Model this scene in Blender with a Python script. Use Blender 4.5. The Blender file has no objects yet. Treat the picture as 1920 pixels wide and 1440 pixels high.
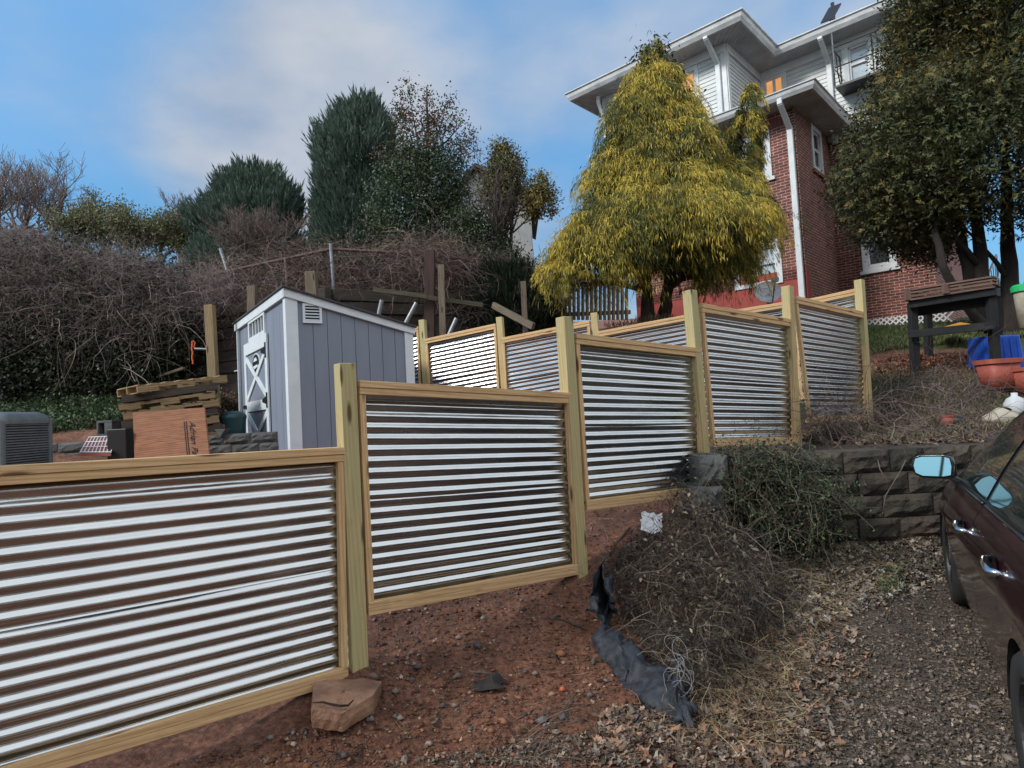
import bpy, math, random
import numpy as np
from mathutils import Vector, Matrix
random.seed(7); rng = np.random.default_rng(7)
SC = bpy.context.scene
COL = SC.collection
EYE = 1.6; F = 1180.0; PITCH = math.atan(55/1180.0); ROLL = math.atan(0.053)
cp, sp = math.cos(PITCH), math.sin(PITCH); cr, sr = math.cos(ROLL), math.sin(ROLL)
FW = Vector((0, cp, sp)); R0 = Vector((1, 0, 0)); U0 = Vector((0, -sp, cp))
RT = R0*cr - U0*sr; UP = R0*sr + U0*cr
CAM = Vector((0, 0, EYE))

def ray(px, py):
    return FW + RT*((px-960)/F) + UP*((720-py)/F)
def W(px, py, Y):
    d = ray(px, py); return CAM + d*(Y/d.y)
def project(p):
    d = Vector(p)-CAM; z = d.dot(FW)
    return 960+F*d.dot(RT)/z, 720-F*d.dot(UP)/z
def zat(py, X, Y):
    lo, hi = -20.0, 40.0
    for _ in range(50):
        m = (lo+hi)/2
        if project((X, Y, m))[1] > py: lo = m
        else: hi = m
    return (lo+hi)/2

# ---------------------------------------------------------------- tagging
def tag(o, label=None, cat=None, group=None, kind=None):
    if label: o['label'] = label
    if cat: o['category'] = cat
    if group: o['group'] = group
    if kind: o['kind'] = kind
    return o
def empty(name, loc, label, cat, group=None):
    o = bpy.data.objects.new(name, None); COL.objects.link(o)
    o.location = Vector(loc); o.empty_display_size = 0.2
    return tag(o, label, cat, group)
def link(name, me, mat=None, parent=None, bevel=0, smooth=False):
    o = bpy.data.objects.new(name, me); COL.objects.link(o)
    if mat: me.materials.append(mat)
    if parent:
        off = Vector((0, 0, 0)); q = parent
        while q: off = off + q.location; q = q.parent
        o.parent = parent; me.transform(Matrix.Translation(-off))
    if smooth: me.polygons.foreach_set('use_smooth', [True]*len(me.polygons))
    if bevel:
        m = o.modifiers.new('bev', 'BEVEL'); m.width = bevel; m.segments = 2; m.limit_method = 'ANGLE'; m.angle_limit = 0.6
    return o

class MB:
    def __init__(s): s.v = []; s.f = []; s.g = []; s.c = []; s.mi = []
    def add(s, vs, fs, g=None, col=None, m=0):
        n = len(s.v); s.v += [tuple(v) for v in vs]
        s.f += [tuple(n+i for i in f) for f in fs]; s.mi += [m]*len(fs)
        s.g += [tuple(x) for x in (g if g is not None else vs)]
        s.c += [col or (1, 1, 1)]*len(vs)
        return s
    def board(s, p0, p1, w, h, up=(0, 0, 1), col=None, m=0, taper=1.0):
        """w = size sideways, h = size along up"""
        p0 = Vector(p0); p1 = Vector(p1); L = (p1-p0); ln = L.length or 1e-6; L = L/ln
        up = Vector(up); up = (up - L*up.dot(L)); up = up.normalized() if up.length > 1e-6 else L.orthogonal().normalized()
        sd = L.cross(up); ox = random.uniform(0, 50); oy = random.uniform(0, 50)
        vs = []; gs = []
        for q, x, k in ((p0, 0, 1), (p1, ln, taper)):
            for a, b in ((-1, -1), (1, -1), (1, 1), (-1, 1)):
                vs.append(q+sd*(a*w/2*k)+up*(b*h/2*k)); gs.append((x+ox, a*w/2+oy, b*h/2))
        s.add(vs, [(3, 2, 1, 0), (4, 5, 6, 7), (0, 1, 5, 4), (1, 2, 6, 5), (2, 3, 7, 6), (3, 0, 4, 7)], gs, col, m)
        return s
    def box(s, lo, hi, col=None, m=0):
        lo = Vector(lo); hi = Vector(hi)
        c = (lo+hi)/2
        return s.board((lo.x, c.y, c.z), (hi.x, c.y, c.z), hi.y-lo.y, hi.z-lo.z, col=col, m=m)
    def prism(s, front, back, col=None, m=0, g=None):
        n = len(front)
        fs = [tuple(range(n)), tuple(range(2*n-1, n-1, -1))]
        fs += [(i, n+i, n+(i+1) % n, (i+1) % n) for i in range(n)]
        s.add(list(front)+list(back), fs, g, col, m); return s
    def tube(s, pts, rs, n=8, col=None, m=0, cap=True):
        pts = [Vector(p) for p in pts]
        if not hasattr(rs, '__len__'): rs = [rs]*len(pts)
        vs = []; gs = []; d = 0; prev = None; ox = random.uniform(0, 50)
        for i, p in enumerate(pts):
            t = (pts[min(i+1, len(pts)-1)]-pts[max(i-1, 0)]).normalized()
            if prev is None: a = t.orthogonal().normalized()
            else: a = (prev-t*prev.dot(t)); a = a.normalized() if a.length > 1e-5 else t.orthogonal().normalized()
            prev = a; b = t.cross(a)
            if i: d += (p-pts[i-1]).length
            for k in range(n):
                th = 2*math.pi*k/n
                vs.append(p+(a*math.cos(th)+b*math.sin(th))*rs[i]); gs.append((d+ox, math.cos(th)*rs[i], math.sin(th)*rs[i]))
        fs = []
        for i in range(len(pts)-1):
            for k in range(n):
                fs.append((i*n+k, i*n+(k+1) % n, (i+1)*n+(k+1) % n, (i+1)*n+k))
        if cap: fs.append(tuple(range(n-1, -1, -1))); fs.append(tuple((len(pts)-1)*n+k for k in range(n)))
        s.add(vs, fs, gs, col, m); return s
    def lathe(s, c, prof, n=20, col=None, m=0, axis=(0, 0, 1), sx=1.0):
        axis = Vector(axis).normalized(); a = axis.orthogonal().normalized(); b = axis.cross(a); c = Vector(c)
        vs = []; fs = []
        for r, z in prof:
            for k in range(n):
                th = 2*math.pi*k/n
                vs.append(c+axis*z+a*(math.cos(th)*r*sx)+b*(math.sin(th)*r))
        for i in range(len(prof)-1):
            for k in range(n):
                fs.append((i*n+k, i*n+(k+1) % n, (i+1)*n+(k+1) % n, (i+1)*n+k))
        s.add(vs, fs, None, col, m); return s
    def grid(s, P, col=None, m=0, g=None):
        """P[i][j] points -> quads"""
        ni = len(P); nj = len(P[0])
        vs = [p for r in P for p in r]
        gs = [p for r in g for p in r] if g else None
        s.add(vs, [(i*nj+j, i*nj+j+1, (i+1)*nj+j+1, (i+1)*nj+j) for i in range(ni-1) for j in range(nj-1)], gs, col, m); return s
    def build(s, name, mats, parent=None, bevel=0, smooth=False):
        me = bpy.data.meshes.new(name); me.from_pydata(s.v, [], s.f)
        a = me.attributes.new('grain', 'FLOAT_VECTOR', 'POINT'); a.data.foreach_set('vector', np.array(s.g, dtype=np.float32).ravel())
        c = np.ones((len(s.c), 4), dtype=np.float32); c[:, :3] = np.array(s.c)
        a = me.attributes.new('col', 'FLOAT_COLOR', 'POINT'); a.data.foreach_set('color', c.ravel())
        if not isinstance(mats, (list, tuple)): mats = [mats]
        for mm in mats: me.materials.append(mm)
        if len(mats) > 1: me.polygons.foreach_set('material_index', s.mi)
        o = link(name, me, None, parent, bevel, smooth)
        return o

def np_mesh(name, V, Fc, col, mat, parent=None, smooth=False, kind=None):
    """V (N,3) ; Fc (M,k) same-size polygons; col (N,3)"""
    me = bpy.data.meshes.new(name)
    V = np.asarray(V, dtype=np.float32); Fc = np.asarray(Fc, dtype=np.int32); k = Fc.shape[1]
    me.vertices.add(len(V)); me.vertices.foreach_set('co', V.ravel())
    me.loops.add(Fc.size); me.loops.foreach_set('vertex_index', Fc.ravel())
    me.polygons.add(len(Fc)); me.polygons.foreach_set('loop_start', np.arange(0, Fc.size, k, dtype=np.int32))
    me.update(calc_edges=True)
    c = np.ones((len(V), 4), dtype=np.float32); c[:, :3] = col
    a = me.attributes.new('col', 'FLOAT_COLOR', 'POINT'); a.data.foreach_set('color', c.ravel())
    return link(name, me, mat, parent, 0, smooth)

def nrm(a): return a/np.maximum(np.linalg.norm(a, axis=-1, keepdims=True), 1e-9)
def np_tubes(P, R, n=3):
    """P (N,K,3) polylines, R (N,K) radii -> V,F"""
    N, K, _ = P.shape
    T = np.empty_like(P); T[:, 1:-1] = P[:, 2:]-P[:, :-2]; T[:, 0] = P[:, 1]-P[:, 0]; T[:, -1] = P[:, -1]-P[:, -2]; T = nrm(T)
    ref = np.where(np.abs(T[..., 2:3]) > .9, np.array([1., 0, 0]), np.array([0, 0, 1.]))
    A = nrm(np.cross(T, ref)); B = np.cross(T, A)
    th = np.arange(n)*2*math.pi/n
    V = P[:, :, None]+(A[:, :, None]*np.cos(th)[None, None, :, None]+B[:, :, None]*np.sin(th)[None, None, :, None])*R[:, :, None, None]
    idx = np.arange(N*K*n).reshape(N, K, n)
    a = idx[:, :-1]; b = idx[:, 1:]
    Fq = np.stack([a, np.roll(a, -1, 2), np.roll(b, -1, 2), b], -1).reshape(-1, 4)
    return V.reshape(-1, 3), Fq
def np_strips(base, d, side, ln, w, bend=None):
    """leaf = rhombus base->tip, 4 verts, with optional bend vector"""
    tip = base+d*ln[:, None]
    mid = base+d*(ln*.45)[:, None]
    if bend is not None: tip = tip+bend
    V = np.stack([base, mid+side*(w/2)[:, None], tip, mid-side*(w/2)[:, None]], 1)
    idx = np.arange(len(base)*4).reshape(-1, 4)
    return V.reshape(-1, 3), idx
def rep(c, k): return np.repeat(c, k, axis=0)

# ---------------------------------------------------------------- materials
def newmat(name):
    m = bpy.data.materials.new(name); m.use_nodes = True; nt = m.node_tree; nt.nodes.clear()
    out = nt.nodes.new('ShaderNodeOutputMaterial'); b = nt.nodes.new('ShaderNodeBsdfPrincipled')
    nt.links.new(b.outputs[0], out.inputs[0]); return m, nt, b
def nd(nt, t, **kw):
    n = nt.nodes.new(t)
    for k, v in kw.items():
        if k.startswith('i_'):
            n.inputs[k[2:].replace('_', ' ')].default_value = v
        else: setattr(n, k, v)
    return n
def ramp(nt, fac, stops, interp='LINEAR'):
    r = nt.nodes.new('ShaderNodeValToRGB'); cr_ = r.color_ramp; cr_.interpolation = interp
    while len(cr_.elements) < len(stops): cr_.elements.new(0.5)
    for e, (p, c) in zip(cr_.elements, stops): e.position = p; e.color = (*c, 1) if len(c) == 3 else c
    nt.links.new(fac, r.inputs[0]); return r.outputs[0]
def mixc(nt, a, b, fac, mode='MIX'):
    m = nt.nodes.new('ShaderNodeMix'); m.data_type = 'RGBA'; m.blend_type = mode
    for s_, v in ((m.inputs[0], fac), (m.inputs[6], a), (m.inputs[7], b)):
        if isinstance(v, (int, float)): s_.default_value = v
        elif isinstance(v, tuple): s_.default_value = (*v, 1) if len(v) == 3 else v
        else: nt.links.new(v, s_)
    return m.outputs[2]
def coords(nt, src='grain', scale=(1, 1, 1)):
    if src == 'grain' or src == 'col': c = nd(nt, 'ShaderNodeAttribute', attribute_name=src).outputs['Vector']
    elif src == 'obj': c = nd(nt, 'ShaderNodeTexCoord').outputs['Object']
    else: c = nd(nt, 'ShaderNodeNewGeometry').outputs['Position']
    mp = nd(nt, 'ShaderNodeMapping'); mp.inputs['Scale'].default_value = scale; nt.links.new(c, mp.inputs[0]); return mp.outputs[0]
def noise(nt, vec, scale, detail=4, rough=.55, dist=0):
    n = nd(nt, 'ShaderNodeTexNoise'); n.inputs['Scale'].default_value = scale; n.inputs['Detail'].default_value = detail
    n.inputs['Roughness'].default_value = rough; n.inputs['Distortion'].default_value = dist
    nt.links.new(vec, n.inputs['Vector']); return n.outputs[0]
def bump(nt, b, h, strength=.3, dist=.01):
    n = nd(nt, 'ShaderNodeBump'); n.inputs['Strength'].default_value = strength; n.inputs['Distance'].default_value = dist
    nt.links.new(h, n.inputs['Height']); nt.links.new(n.outputs[0], b.inputs['Normal'])
def surf(name, c1, c2=None, rough=.6, scale=8, metal=0, bmp=.2, bd=.004, stretch=(1, 1, 1), src='pos', coat=0, spec=.5, c3=None, usecol=False):
    m, nt, b = newmat(name); v = coords(nt, src, stretch); n = noise(nt, v, scale, 6, .6)
    c2 = c2 or tuple(x*.75 for x in c1)
    st = [(.3, c2), (.62, c1)] + ([(.75, c3)] if c3 else [])
    c = ramp(nt, n, st)
    if usecol: c = mixc(nt, c, nd(nt, 'ShaderNodeAttribute', attribute_name='col').outputs['Color'], 1.0, 'MULTIPLY')
    nt.links.new(c, b.inputs['Base Color']); b.inputs['Roughness'].default_value = rough; b.inputs['Metallic'].default_value = metal
    b.inputs['Specular IOR Level'].default_value = spec
    if coat: b.inputs['Coat Weight'].default_value = coat; b.inputs['Coat Roughness'].default_value = .06
    if bmp: bump(nt, b, noise(nt, v, scale*4, 5, .6), bmp, bd)
    return m
def wood(name, a, b_, dark, rough=.75, green=None, knots=True, ring=60):
    m, nt, b = newmat(name)
    v = coords(nt, 'grain', (.9, 9, 9))
    n1 = noise(nt, v, 2.2, 4, .6, 1.2)
    v2 = coords(nt, 'grain', (2.0, ring, ring)); n2 = noise(nt, v2, 2.4, 5, .65, .2)
    c = ramp(nt, n1, [(.3, b_), (.65, a)])
    w = nd(nt, 'ShaderNodeTexWave'); w.wave_type = 'BANDS'; w.bands_direction = 'DIAGONAL'
    w.inputs['Scale'].default_value = 1.8; w.inputs['Distortion'].default_value = 5; w.inputs['Detail'].default_value = 3; w.inputs['Detail Scale'].default_value = .8
    nt.links.new(coords(nt, 'grain', (.5, 14, 14)), w.inputs[0])
    c = mixc(nt, c, dark, ramp(nt, w.outputs[1], [(.45, (0, 0, 0)), (.95, (.45, .45, .45))]))
    c = mixc(nt, c, dark, ramp(nt, n2, [(.46, (0, 0, 0)), (.74, (.62, .62, .62))]))
    if green: c = mixc(nt, c, green, ramp(nt, noise(nt, coords(nt, 'grain', (.5, 3, 3)), 1.7, 3), [(.42, (0, 0, 0)), (.62, (.75, .75, .75))]))
    if knots:
        vo = nd(nt, 'ShaderNodeTexVoronoi'); vo.inputs['Scale'].default_value = 1
        nt.links.new(coords(nt, 'grain', (2.6, 12, 12)), vo.inputs['Vector'])
        c = mixc(nt, c, (dark[0]*.35, dark[1]*.3, dark[2]*.3), ramp(nt, vo.outputs['Distance'], [(.10, (.95, .95, .95)), (.20, (0, 0, 0))]))
    # rain marks and grime
    c = mixc(nt, c, (.10, .075, .05), ramp(nt, noise(nt, coords(nt, 'pos'), 5, 5, .7), [(.56, (0, 0, 0)), (.8, (.3, .3, .3))]))
    nt.links.new(c, b.inputs['Base Color']); b.inputs['Roughness'].default_value = rough; b.inputs['Specular IOR Level'].default_value = .3
    bump(nt, b, n2, .45, .003); return m
def leafmat(name, rough=.55, spec=.3, sat=1, transl=.15, var=.25):
    m, nt, b = newmat(name)
    c = nd(nt, 'ShaderNodeAttribute', attribute_name='col').outputs['Color']
    n = noise(nt, coords(nt, 'pos'), 9, 2)
    c = mixc(nt, c, ramp(nt, n, [(.3, (1-var, 1-var, 1-var)), (.7, (1+var*.8,)*3)]), 1.0, 'MULTIPLY')
    nt.links.new(c, b.inputs['Base Color']); b.inputs['Roughness'].default_value = rough; b.inputs['Specular IOR Level'].default_value = spec
    if transl:
        t = nd(nt, 'ShaderNodeBsdfTranslucent'); nt.links.new(c, t.inputs[0])
        mx = nd(nt, 'ShaderNodeMixShader'); mx.inputs[0].default_value = transl
        out = [x for x in nt.nodes if x.type == 'OUTPUT_MATERIAL'][0]
        nt.links.new(b.outputs[0], mx.inputs[1]); nt.links.new(t.outputs[0], mx.inputs[2]); nt.links.new(mx.outputs[0], out.inputs[0])
    return m
def plain(name, c, rough=.5, metal=0, spec=.5, coat=0, emis=0):
    m, nt, b = newmat(name); b.inputs['Base Color'].default_value = (*c, 1); b.inputs['Roughness'].default_value = rough
    b.inputs['Metallic'].default_value = metal; b.inputs['Specular IOR Level'].default_value = spec; b.inputs['Coat Weight'].default_value = coat
    if emis: b.inputs['Emission Color'].default_value = (*c, 1); b.inputs['Emission Strength'].default_value = emis
    return m

M = {}
M['pine'] = wood('pine_board', (.75, .51, .28), (.63, .42, .21), (.38, .22, .10))
M['treated'] = wood('treated_post', (.60, .47, .24), (.51, .41, .21), (.29, .21, .09), green=(.43, .40, .21))
M['oldwood'] = wood('weathered_timber', (.075, .062, .052), (.035, .028, .024), (.015, .012, .01), knots=False)
M['greywood'] = wood('grey_post', (.20, .16, .12), (.12, .10, .07), (.06, .045, .03))
M['brownpost'] = wood('red_brown_post', (.075, .042, .035), (.04, .025, .022), (.02, .012, .01))
M['palletwood'] = wood('pallet_wood', (.42, .29, .15), (.26, .18, .10), (.10, .065, .04))
M['palletdark'] = wood('pallet_wood_dark', (.12, .09, .07), (.06, .05, .042), (.02, .018, .015))
M['plywood'] = wood('stained_plywood', (.33, .155, .085), (.26, .115, .06), (.10, .04, .025), knots=False, ring=14)
M['blackpaint'] = wood('black_painted_wood', (.025, .027, .03), (.014, .015, .017), (.006, .006, .007), knots=False)
M['shedwhite'] = surf('shed_white_trim', (.66, .72, .76), (.58, .64, .68), .5, 6, bmp=.15, bd=.001)
M['shedgrey'] = surf('shed_grey_siding', (.205, .235, .30), (.18, .21, .27), .6, 5, bmp=.25, bd=.001, stretch=(1, 1, .25))
M['shingle'] = surf('dark_shingles', (.06, .058, .065), (.035, .034, .04), .85, 14, bmp=.5)
M['black'] = plain('black_metal', (.012, .012, .013), .45)
M['whitevinyl'] = surf('white_vinyl_siding', (.55, .58, .58), (.46, .49, .49), .55, 3, bmp=.1, bd=.002)
M['whitetrim'] = surf('white_trim', (.60, .63, .65), (.48, .51, .53), .5, 4, bmp=.1, bd=.001)
M['soffit'] = surf('soffit_panels', (.44, .45, .46), (.30, .30, .30), .6, 2.2, bmp=.1)
M['gutter'] = surf('aged_white_gutter', (.50, .52, .53), (.30, .31, .32), .5, 3, stretch=(1, 1, 3))
M['redpaint'] = surf('red_painted_base', (.30, .045, .035), (.22, .032, .026), .7, 3, bmp=.3)
M['galv'] = surf('galvanised_pipe', (.22, .24, .26), (.13, .145, .16), .5, 12, metal=.6)
M['rust'] = surf('rusty_rail', (.13, .085, .07), (.07, .045, .04), .7, 14, metal=.3)
def brickmat(name, c1, c2, mortar, bw=.203, rh=.0677):
    m, nt, b = newmat(name)
    v = coords(nt, 'grain')
    t = nd(nt, 'ShaderNodeTexBrick'); t.inputs['Scale'].default_value = 1; t.inputs['Brick Width'].default_value = bw; t.inputs['Row Height'].default_value = rh
    t.inputs['Mortar Size'].default_value = .0062; t.inputs['Mortar Smooth'].default_value = .15; t.inputs['Bias'].default_value = -.1
    t.inputs['Color1'].default_value = (*c1, 1); t.inputs['Color2'].default_value = (*c2, 1); t.inputs['Mortar'].default_value = (*mortar, 1)
    nt.links.new(v, t.inputs[0])
    n = noise(nt, v, 2.5, 5, .7); c = mixc(nt, t.outputs[0], ramp(nt, n, [(.3, (.6, .6, .6)), (.7, (1.25, 1.2, 1.2))]), 1, 'MULTIPLY')
    n2 = noise(nt, coords(nt, 'grain', (4, 12, 1)), 1.3, 2)
    c = mixc(nt, c, ramp(nt, n2, [(.35, (.72, .72, .78)), (.65, (1.2, 1.15, 1.1))]), 1, 'MULTIPLY')
    nt.links.new(c, b.inputs['Base Color']); b.inputs['Roughness'].default_value = .85
    inv = nd(nt, 'ShaderNodeMath', operation='SUBTRACT'); inv.inputs[0].default_value = 1; nt.links.new(t.outputs[1], inv.inputs[1])
    bump(nt, b, inv.outputs[0], .6, .006); return m
M['brick'] = brickmat('red_brick', (.20, .054, .037), (.115, .037, .029), (.44, .38, .34))
def glassmat(name, tint, rough=.04, base=.03):
    m, nt, b = newmat(name); b.inputs['Base Color'].default_value = (*tint, 1); b.inputs['Roughness'].default_value = rough
    b.inputs['Specular IOR Level'].default_value = 1.0; b.inputs['Coat Weight'].default_value = .6; b.inputs['Coat Roughness'].default_value = .02
    return m
M['glass_blind'] = glassmat('window_glass_over_blinds', (.42, .46, .48))
M['glass_dark'] = glassmat('dark_window_glass', (.06, .065, .07))
m_, nt_, b_ = newmat('lit_window_shade'); b_.inputs['Base Color'].default_value = (.5, .25, .08, 1)
n_ = noise(nt_, coords(nt_, 'pos'), 2.5, 2); c_ = ramp(nt_, n_, [(.35, (.62, .27, .09)), (.65, (.85, .42, .16))])
nt_.links.new(c_, b_.inputs['Emission Color']); b_.inputs['Emission Strength'].default_value = .38; b_.inputs['Roughness'].default_value = .2; M['lit'] = m_
# corrugated galvanised steel
def steel():
    m, nt, b = newmat('corrugated_steel'); v = coords(nt, 'grain')
    n = noise(nt, coords(nt, 'grain', (.6, 5, 1)), 3, 4, .6); b.inputs['Metallic'].default_value = 1
    n3 = noise(nt, v, 60, 3, .6)
    c = ramp(nt, n, [(.3, (.45, .47, .485)), (.7, (.56, .585, .59))]); c = mixc(nt, c, (.55, .58, .60), ramp(nt, n3, [(.6, (0, 0, 0)), (.8, (.35, .35, .35))]))
    nt.links.new(c, b.inputs['Base Color'])
    r = ramp(nt, n, [(.3, (.17, .17, .17)), (.7, (.30, .30, .30))]); nt.links.new(r, b.inputs['Roughness'])
    bump(nt, b, noise(nt, coords(nt, 'grain', (1.2, 8, 1)), 2.2, 3), .5, .005); return m
M['steel'] = steel()
# ---------------------------------------------------------------- terrain
def wp(px, py, Y):
    p = W(px, py, Y); return (p.x, p.y, p.z)
def rbf(pts):
    P = np.array(pts, dtype=float); n = len(P)
    D = np.linalg.norm(P[:, None, :2]-P[None, :, :2], axis=-1)
    A = np.zeros((n+3, n+3)); A[:n, :n] = -D + np.eye(n)*(-.15); A[:n, n] = 1; A[:n, n+1:] = P[:, :2]; A[n, :n] = 1; A[n+1:, :n] = P[:, :2].T
    w = np.linalg.solve(A, np.concatenate([P[:, 2], [0, 0, 0]]))
    def f(x, y):
        d = np.sqrt((x[..., None]-P[:, 0])**2+(y[..., None]-P[:, 1])**2)
        return (-d*w[:n]).sum(-1)+w[n]+w[n+1]*x+w[n+2]*y
    return f
FP = [(-97, 2.40), (655, 3.43), (1075, 4.48), (1305, 5.40), (1482, 6.40), (1620, 7.48)]   # fence posts
fA = rbf([(0, 0, 0), (-3, 0, 0), (3, 0, 0), (-3, -4, 0), (4, -4, 0), (-12, 0, 0), (12, 0, .1), (-2.4, 2.3, .0), wp(668, 1262, 3.43), wp(1088, 1082, 4.48),
          (.1, 2.84, 0), (1.3, 2.7, 0), (2.2, 2.64, 0), (-.9, 2.8, .06), wp(1450, 1052, 5.2), wp(1600, 1015, 5.4), wp(1750, 985, 5.6), (3.3, 4.6, .04), (2.3, 3.6, .03),
          (1.2, 3.6, .08), (.7, 4.0, .25), wp(1180, 985, 4.95), wp(1290, 985, 5.0), (6, 5.2, .3), (9, 5, .4), (12, 6, .6), (0, 5.5, .6), (-1.5, 5, .5), (-3.5, 4.5, .5), (-8, 5, .6), (-12, 6, .8)])
def S(px, py, Y, dz=0):
    p = wp(px, py, Y); return (p[0], p[1], p[2]+dz)
fB = rbf([(1.55, 5.4, .95), (2.0, 5.9, 1.12), (3.5, 5.9, 1.12), (5, 5.9, 1.15), (8, 6, 1.2), S(1490, 838, 6.4), S(1630, 788, 7.48), S(1900, 762, 7.0), S(1710, 702, 8.3), S(1895, 700, 8.2),
          S(1230, 604, 10.2), S(1650, 614, 14.8), S(1760, 606, 13.8), S(1890, 622, 10.8), (12, 9, 2.2), (14, 16, 3.4), (5, 13, 3.2), (4, 9.6, 2.3), (2.4, 8.8, 2.2),
          (1, 9.0, 2.0), (-1.2, 9.0, 1.5), (-2.6, 7.4, 1.0), (-3.6, 7.0, 1.0), (-5, 6, .95), (-8, 6, .95), (0, 6, .8), (-2, 5, .7), (1.2, 7, 1.1), (-6.2, 8.0, 1.45), (-4.6, 8.3, 1.35), (-5.2, 9.0, 1.72),
          S(100, 770, 10), S(100, 744, 11.5), S(250, 775, 10), S(400, 748, 9.9), (-4.4, 9.9, 1.75), (-1.5, 10.2, 1.9), (-8, 14, 3.0), (-14, 12, 2.5), (-14, 20, 3.5), (0, 10.6, 2.6), (3, 20, 4.2), (15, 30, 5), (-15, 30, 5), (1.5, 11.5, 3.0), (2.5, 14, 3.2)])
TL = [(-14, 15.5), (-5.9, 11.7), (-2.93, 10.15), (.28, 11.7)]     # timber wall line
TZ = 3.78
def timber_y(x): return np.interp(x, [p[0] for p in TL], [p[1] for p in TL])
WX0, WX1, WY = 1.62, 7.5, 5.45                                      # block wall
def sstep(t): t = np.clip(t, 0, 1); return t*t*(3-2*t)
def height(x, y):
    x = np.asarray(x, dtype=float); y = np.asarray(y, dtype=float)
    a = fA(x, y); b = fB(x, y)
    soft = np.interp(x, [.4, 1.45, 1.7], [1.1, .5, .05])
    line = np.interp(x, [-4, -1.2, 1.45, 1.7, 8], [4.2, 4.6, 5.45, WY+.16, WY+.16])
    w = sstep((y-line)/soft*.5+.5)
    z = a*(1-w)+b*w
    c = TZ+(y-11)*.045
    side = sstep((.9-x)/.9); w2 = sstep((y-timber_y(x)-.12)/.12)*side
    z = z*(1-w2)+np.maximum(c, z)*w2
    # right of the timber wall the upper ground runs on gently
    return z
def H(x, y): return float(height(np.array([x]), np.array([y]))[0])
def rough(x, y):
    """small lumps"""
    s = 0
    for k, (fx, fy, ph, am) in enumerate([(1.7, 1.1, .3, .02), (3.9, -2.7, 1.2, .014), (-6.1, 7.3, 2.2, .009), (13, 9, .7, .006), (-17, 21, 3.1, .005), (31, -27, .2, .003), (47, 53, 1.9, .002)]):
        s = s+am*np.sin(fx*x+fy*y+ph+1.3*np.sin(fy*x*.7-fx*y*.6+ph*2))
    return s
def HR(x, y): return height(x, y)+rough(x, y)
def G(px, py, ymax=40):
    """point where the sight ray meets the ground"""
    d = ray(px, py); t = .8
    while t < ymax:
        p = CAM+d*t
        if p.z < H(p.x, p.y): return p
        t += .04 if t < 8 else .1
    return CAM+d*ymax
_hc = {}
_lx = np.concatenate([np.arange(-16, -4, .1), np.arange(-4, 6, .03), np.arange(6, 16, .1)]); _ly = np.concatenate([np.arange(1, 7, .03), np.arange(7, 20, .1)])
_LZ = None
def HL(x, y):
    global _LZ
    if _LZ is None: _LZ = HR(*np.meshgrid(_lx, _ly, indexing='ij'))
    i = np.clip(np.searchsorted(_lx, x)-1, 0, len(_lx)-2); j = np.clip(np.searchsorted(_ly, y)-1, 0, len(_ly)-2)
    u = np.clip((x-_lx[i])/(_lx[i+1]-_lx[i]), 0, 1); v = np.clip((y-_ly[j])/(_ly[j+1]-_ly[j]), 0, 1)
    return (_LZ[i, j]*(1-u)+_LZ[i+1, j]*u)*(1-v)+(_LZ[i, j+1]*(1-u)+_LZ[i+1, j+1]*u)*v
def Gs(pxs, pys, ymin=1.5, ymax=16, n=300):
    """vectorised G"""
    pxs = np.asarray(pxs, float); pys = np.asarray(pys, float)
    d = np.array(FW)[None]+np.array(RT)[None]*((pxs-960)/F)[:, None]+np.array(UP)[None]*((720-pys)/F)[:, None]
    d = d/d[:, 1:2]; out = np.full((len(pxs), 3), np.nan); done = np.zeros(len(pxs), bool)
    for t in np.geomspace(ymin, ymax, n):
        p = np.array(CAM)[None]+d*t; h = HL(p[:, 0], p[:, 1])
        k = (~done) & (p[:, 2] < h)
        out[k] = p[k]; out[k, 2] = h[k]; done |= k
    return out[done]
def axis_pts(segs):
    r = []
    for a, b, s in segs: r += list(np.arange(a, b, s))
    return np.array(r+[segs[-1][1]])
xs = axis_pts([(-60, -16, 4), (-16, -4, .25), (-4, 5, .035), (5, 10, .12), (10, 16, .4), (16, 60, 4)])
ys = axis_pts([(-30, 0, 3), (0, 1.6, .3), (1.6, 6.4, .035), (6.4, 12, .09), (12, 18, .3), (18, 70, 3)])
GX, GY = np.meshgrid(xs, ys, indexing='ij')
GZ = HR(GX, GY)
V = np.stack([GX, GY, GZ], -1).reshape(-1, 3)
idx = np.arange(len(V)).reshape(GX.shape)
Fq = np.stack([idx[:-1, :-1], idx[1:, :-1], idx[1:, 1:], idx[:-1, 1:]], -1).reshape(-1, 4)
# zone map: r = leaf litter/gravel, g = grass, b = clay wetness
def blob(x, y, cx, cy, rx, ry, soft=.5):
    d = np.sqrt(((x-cx)/rx)**2+((y-cy)/ry)**2); return sstep((1+soft-d)/(2*soft))
def drive_mask(x, y):
    line = np.interp(y, [0, 2.5, 3.0, 3.5, 4.2, 4.8, 5.4], [.1, .5, .75, 1.1, 1.45, 1.65, 1.7])
    return sstep((x-line)/.5+.5)*sstep((5.6-y)/.2)
zr = drive_mask(GX, GY)
grassA = sstep((GX-.47*GY-.3)/.6)*sstep((GY-8.6)/1.2)*sstep((30-GY)/2)        # lawn below house
grassB = blob(GX, GY, 4.6, 7.6, 1.5, .9)*.8
grassC = blob(GX, GY, -7.5, 10.2, 2.3, 1.4)
claypatch = blob(GX, GY, 5.6, 9.3, 1.6, .5, .4)
zg = np.clip(np.maximum(np.maximum(grassA, grassB), grassC)-claypatch, 0, 1)
zb = np.maximum(sstep((GY-12)/2)*sstep((.5-GX)/1), blob(GX, GY, 3.6, 6.3, 2.2, .6, .4)*.9)      # leaf-mould floor
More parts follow.
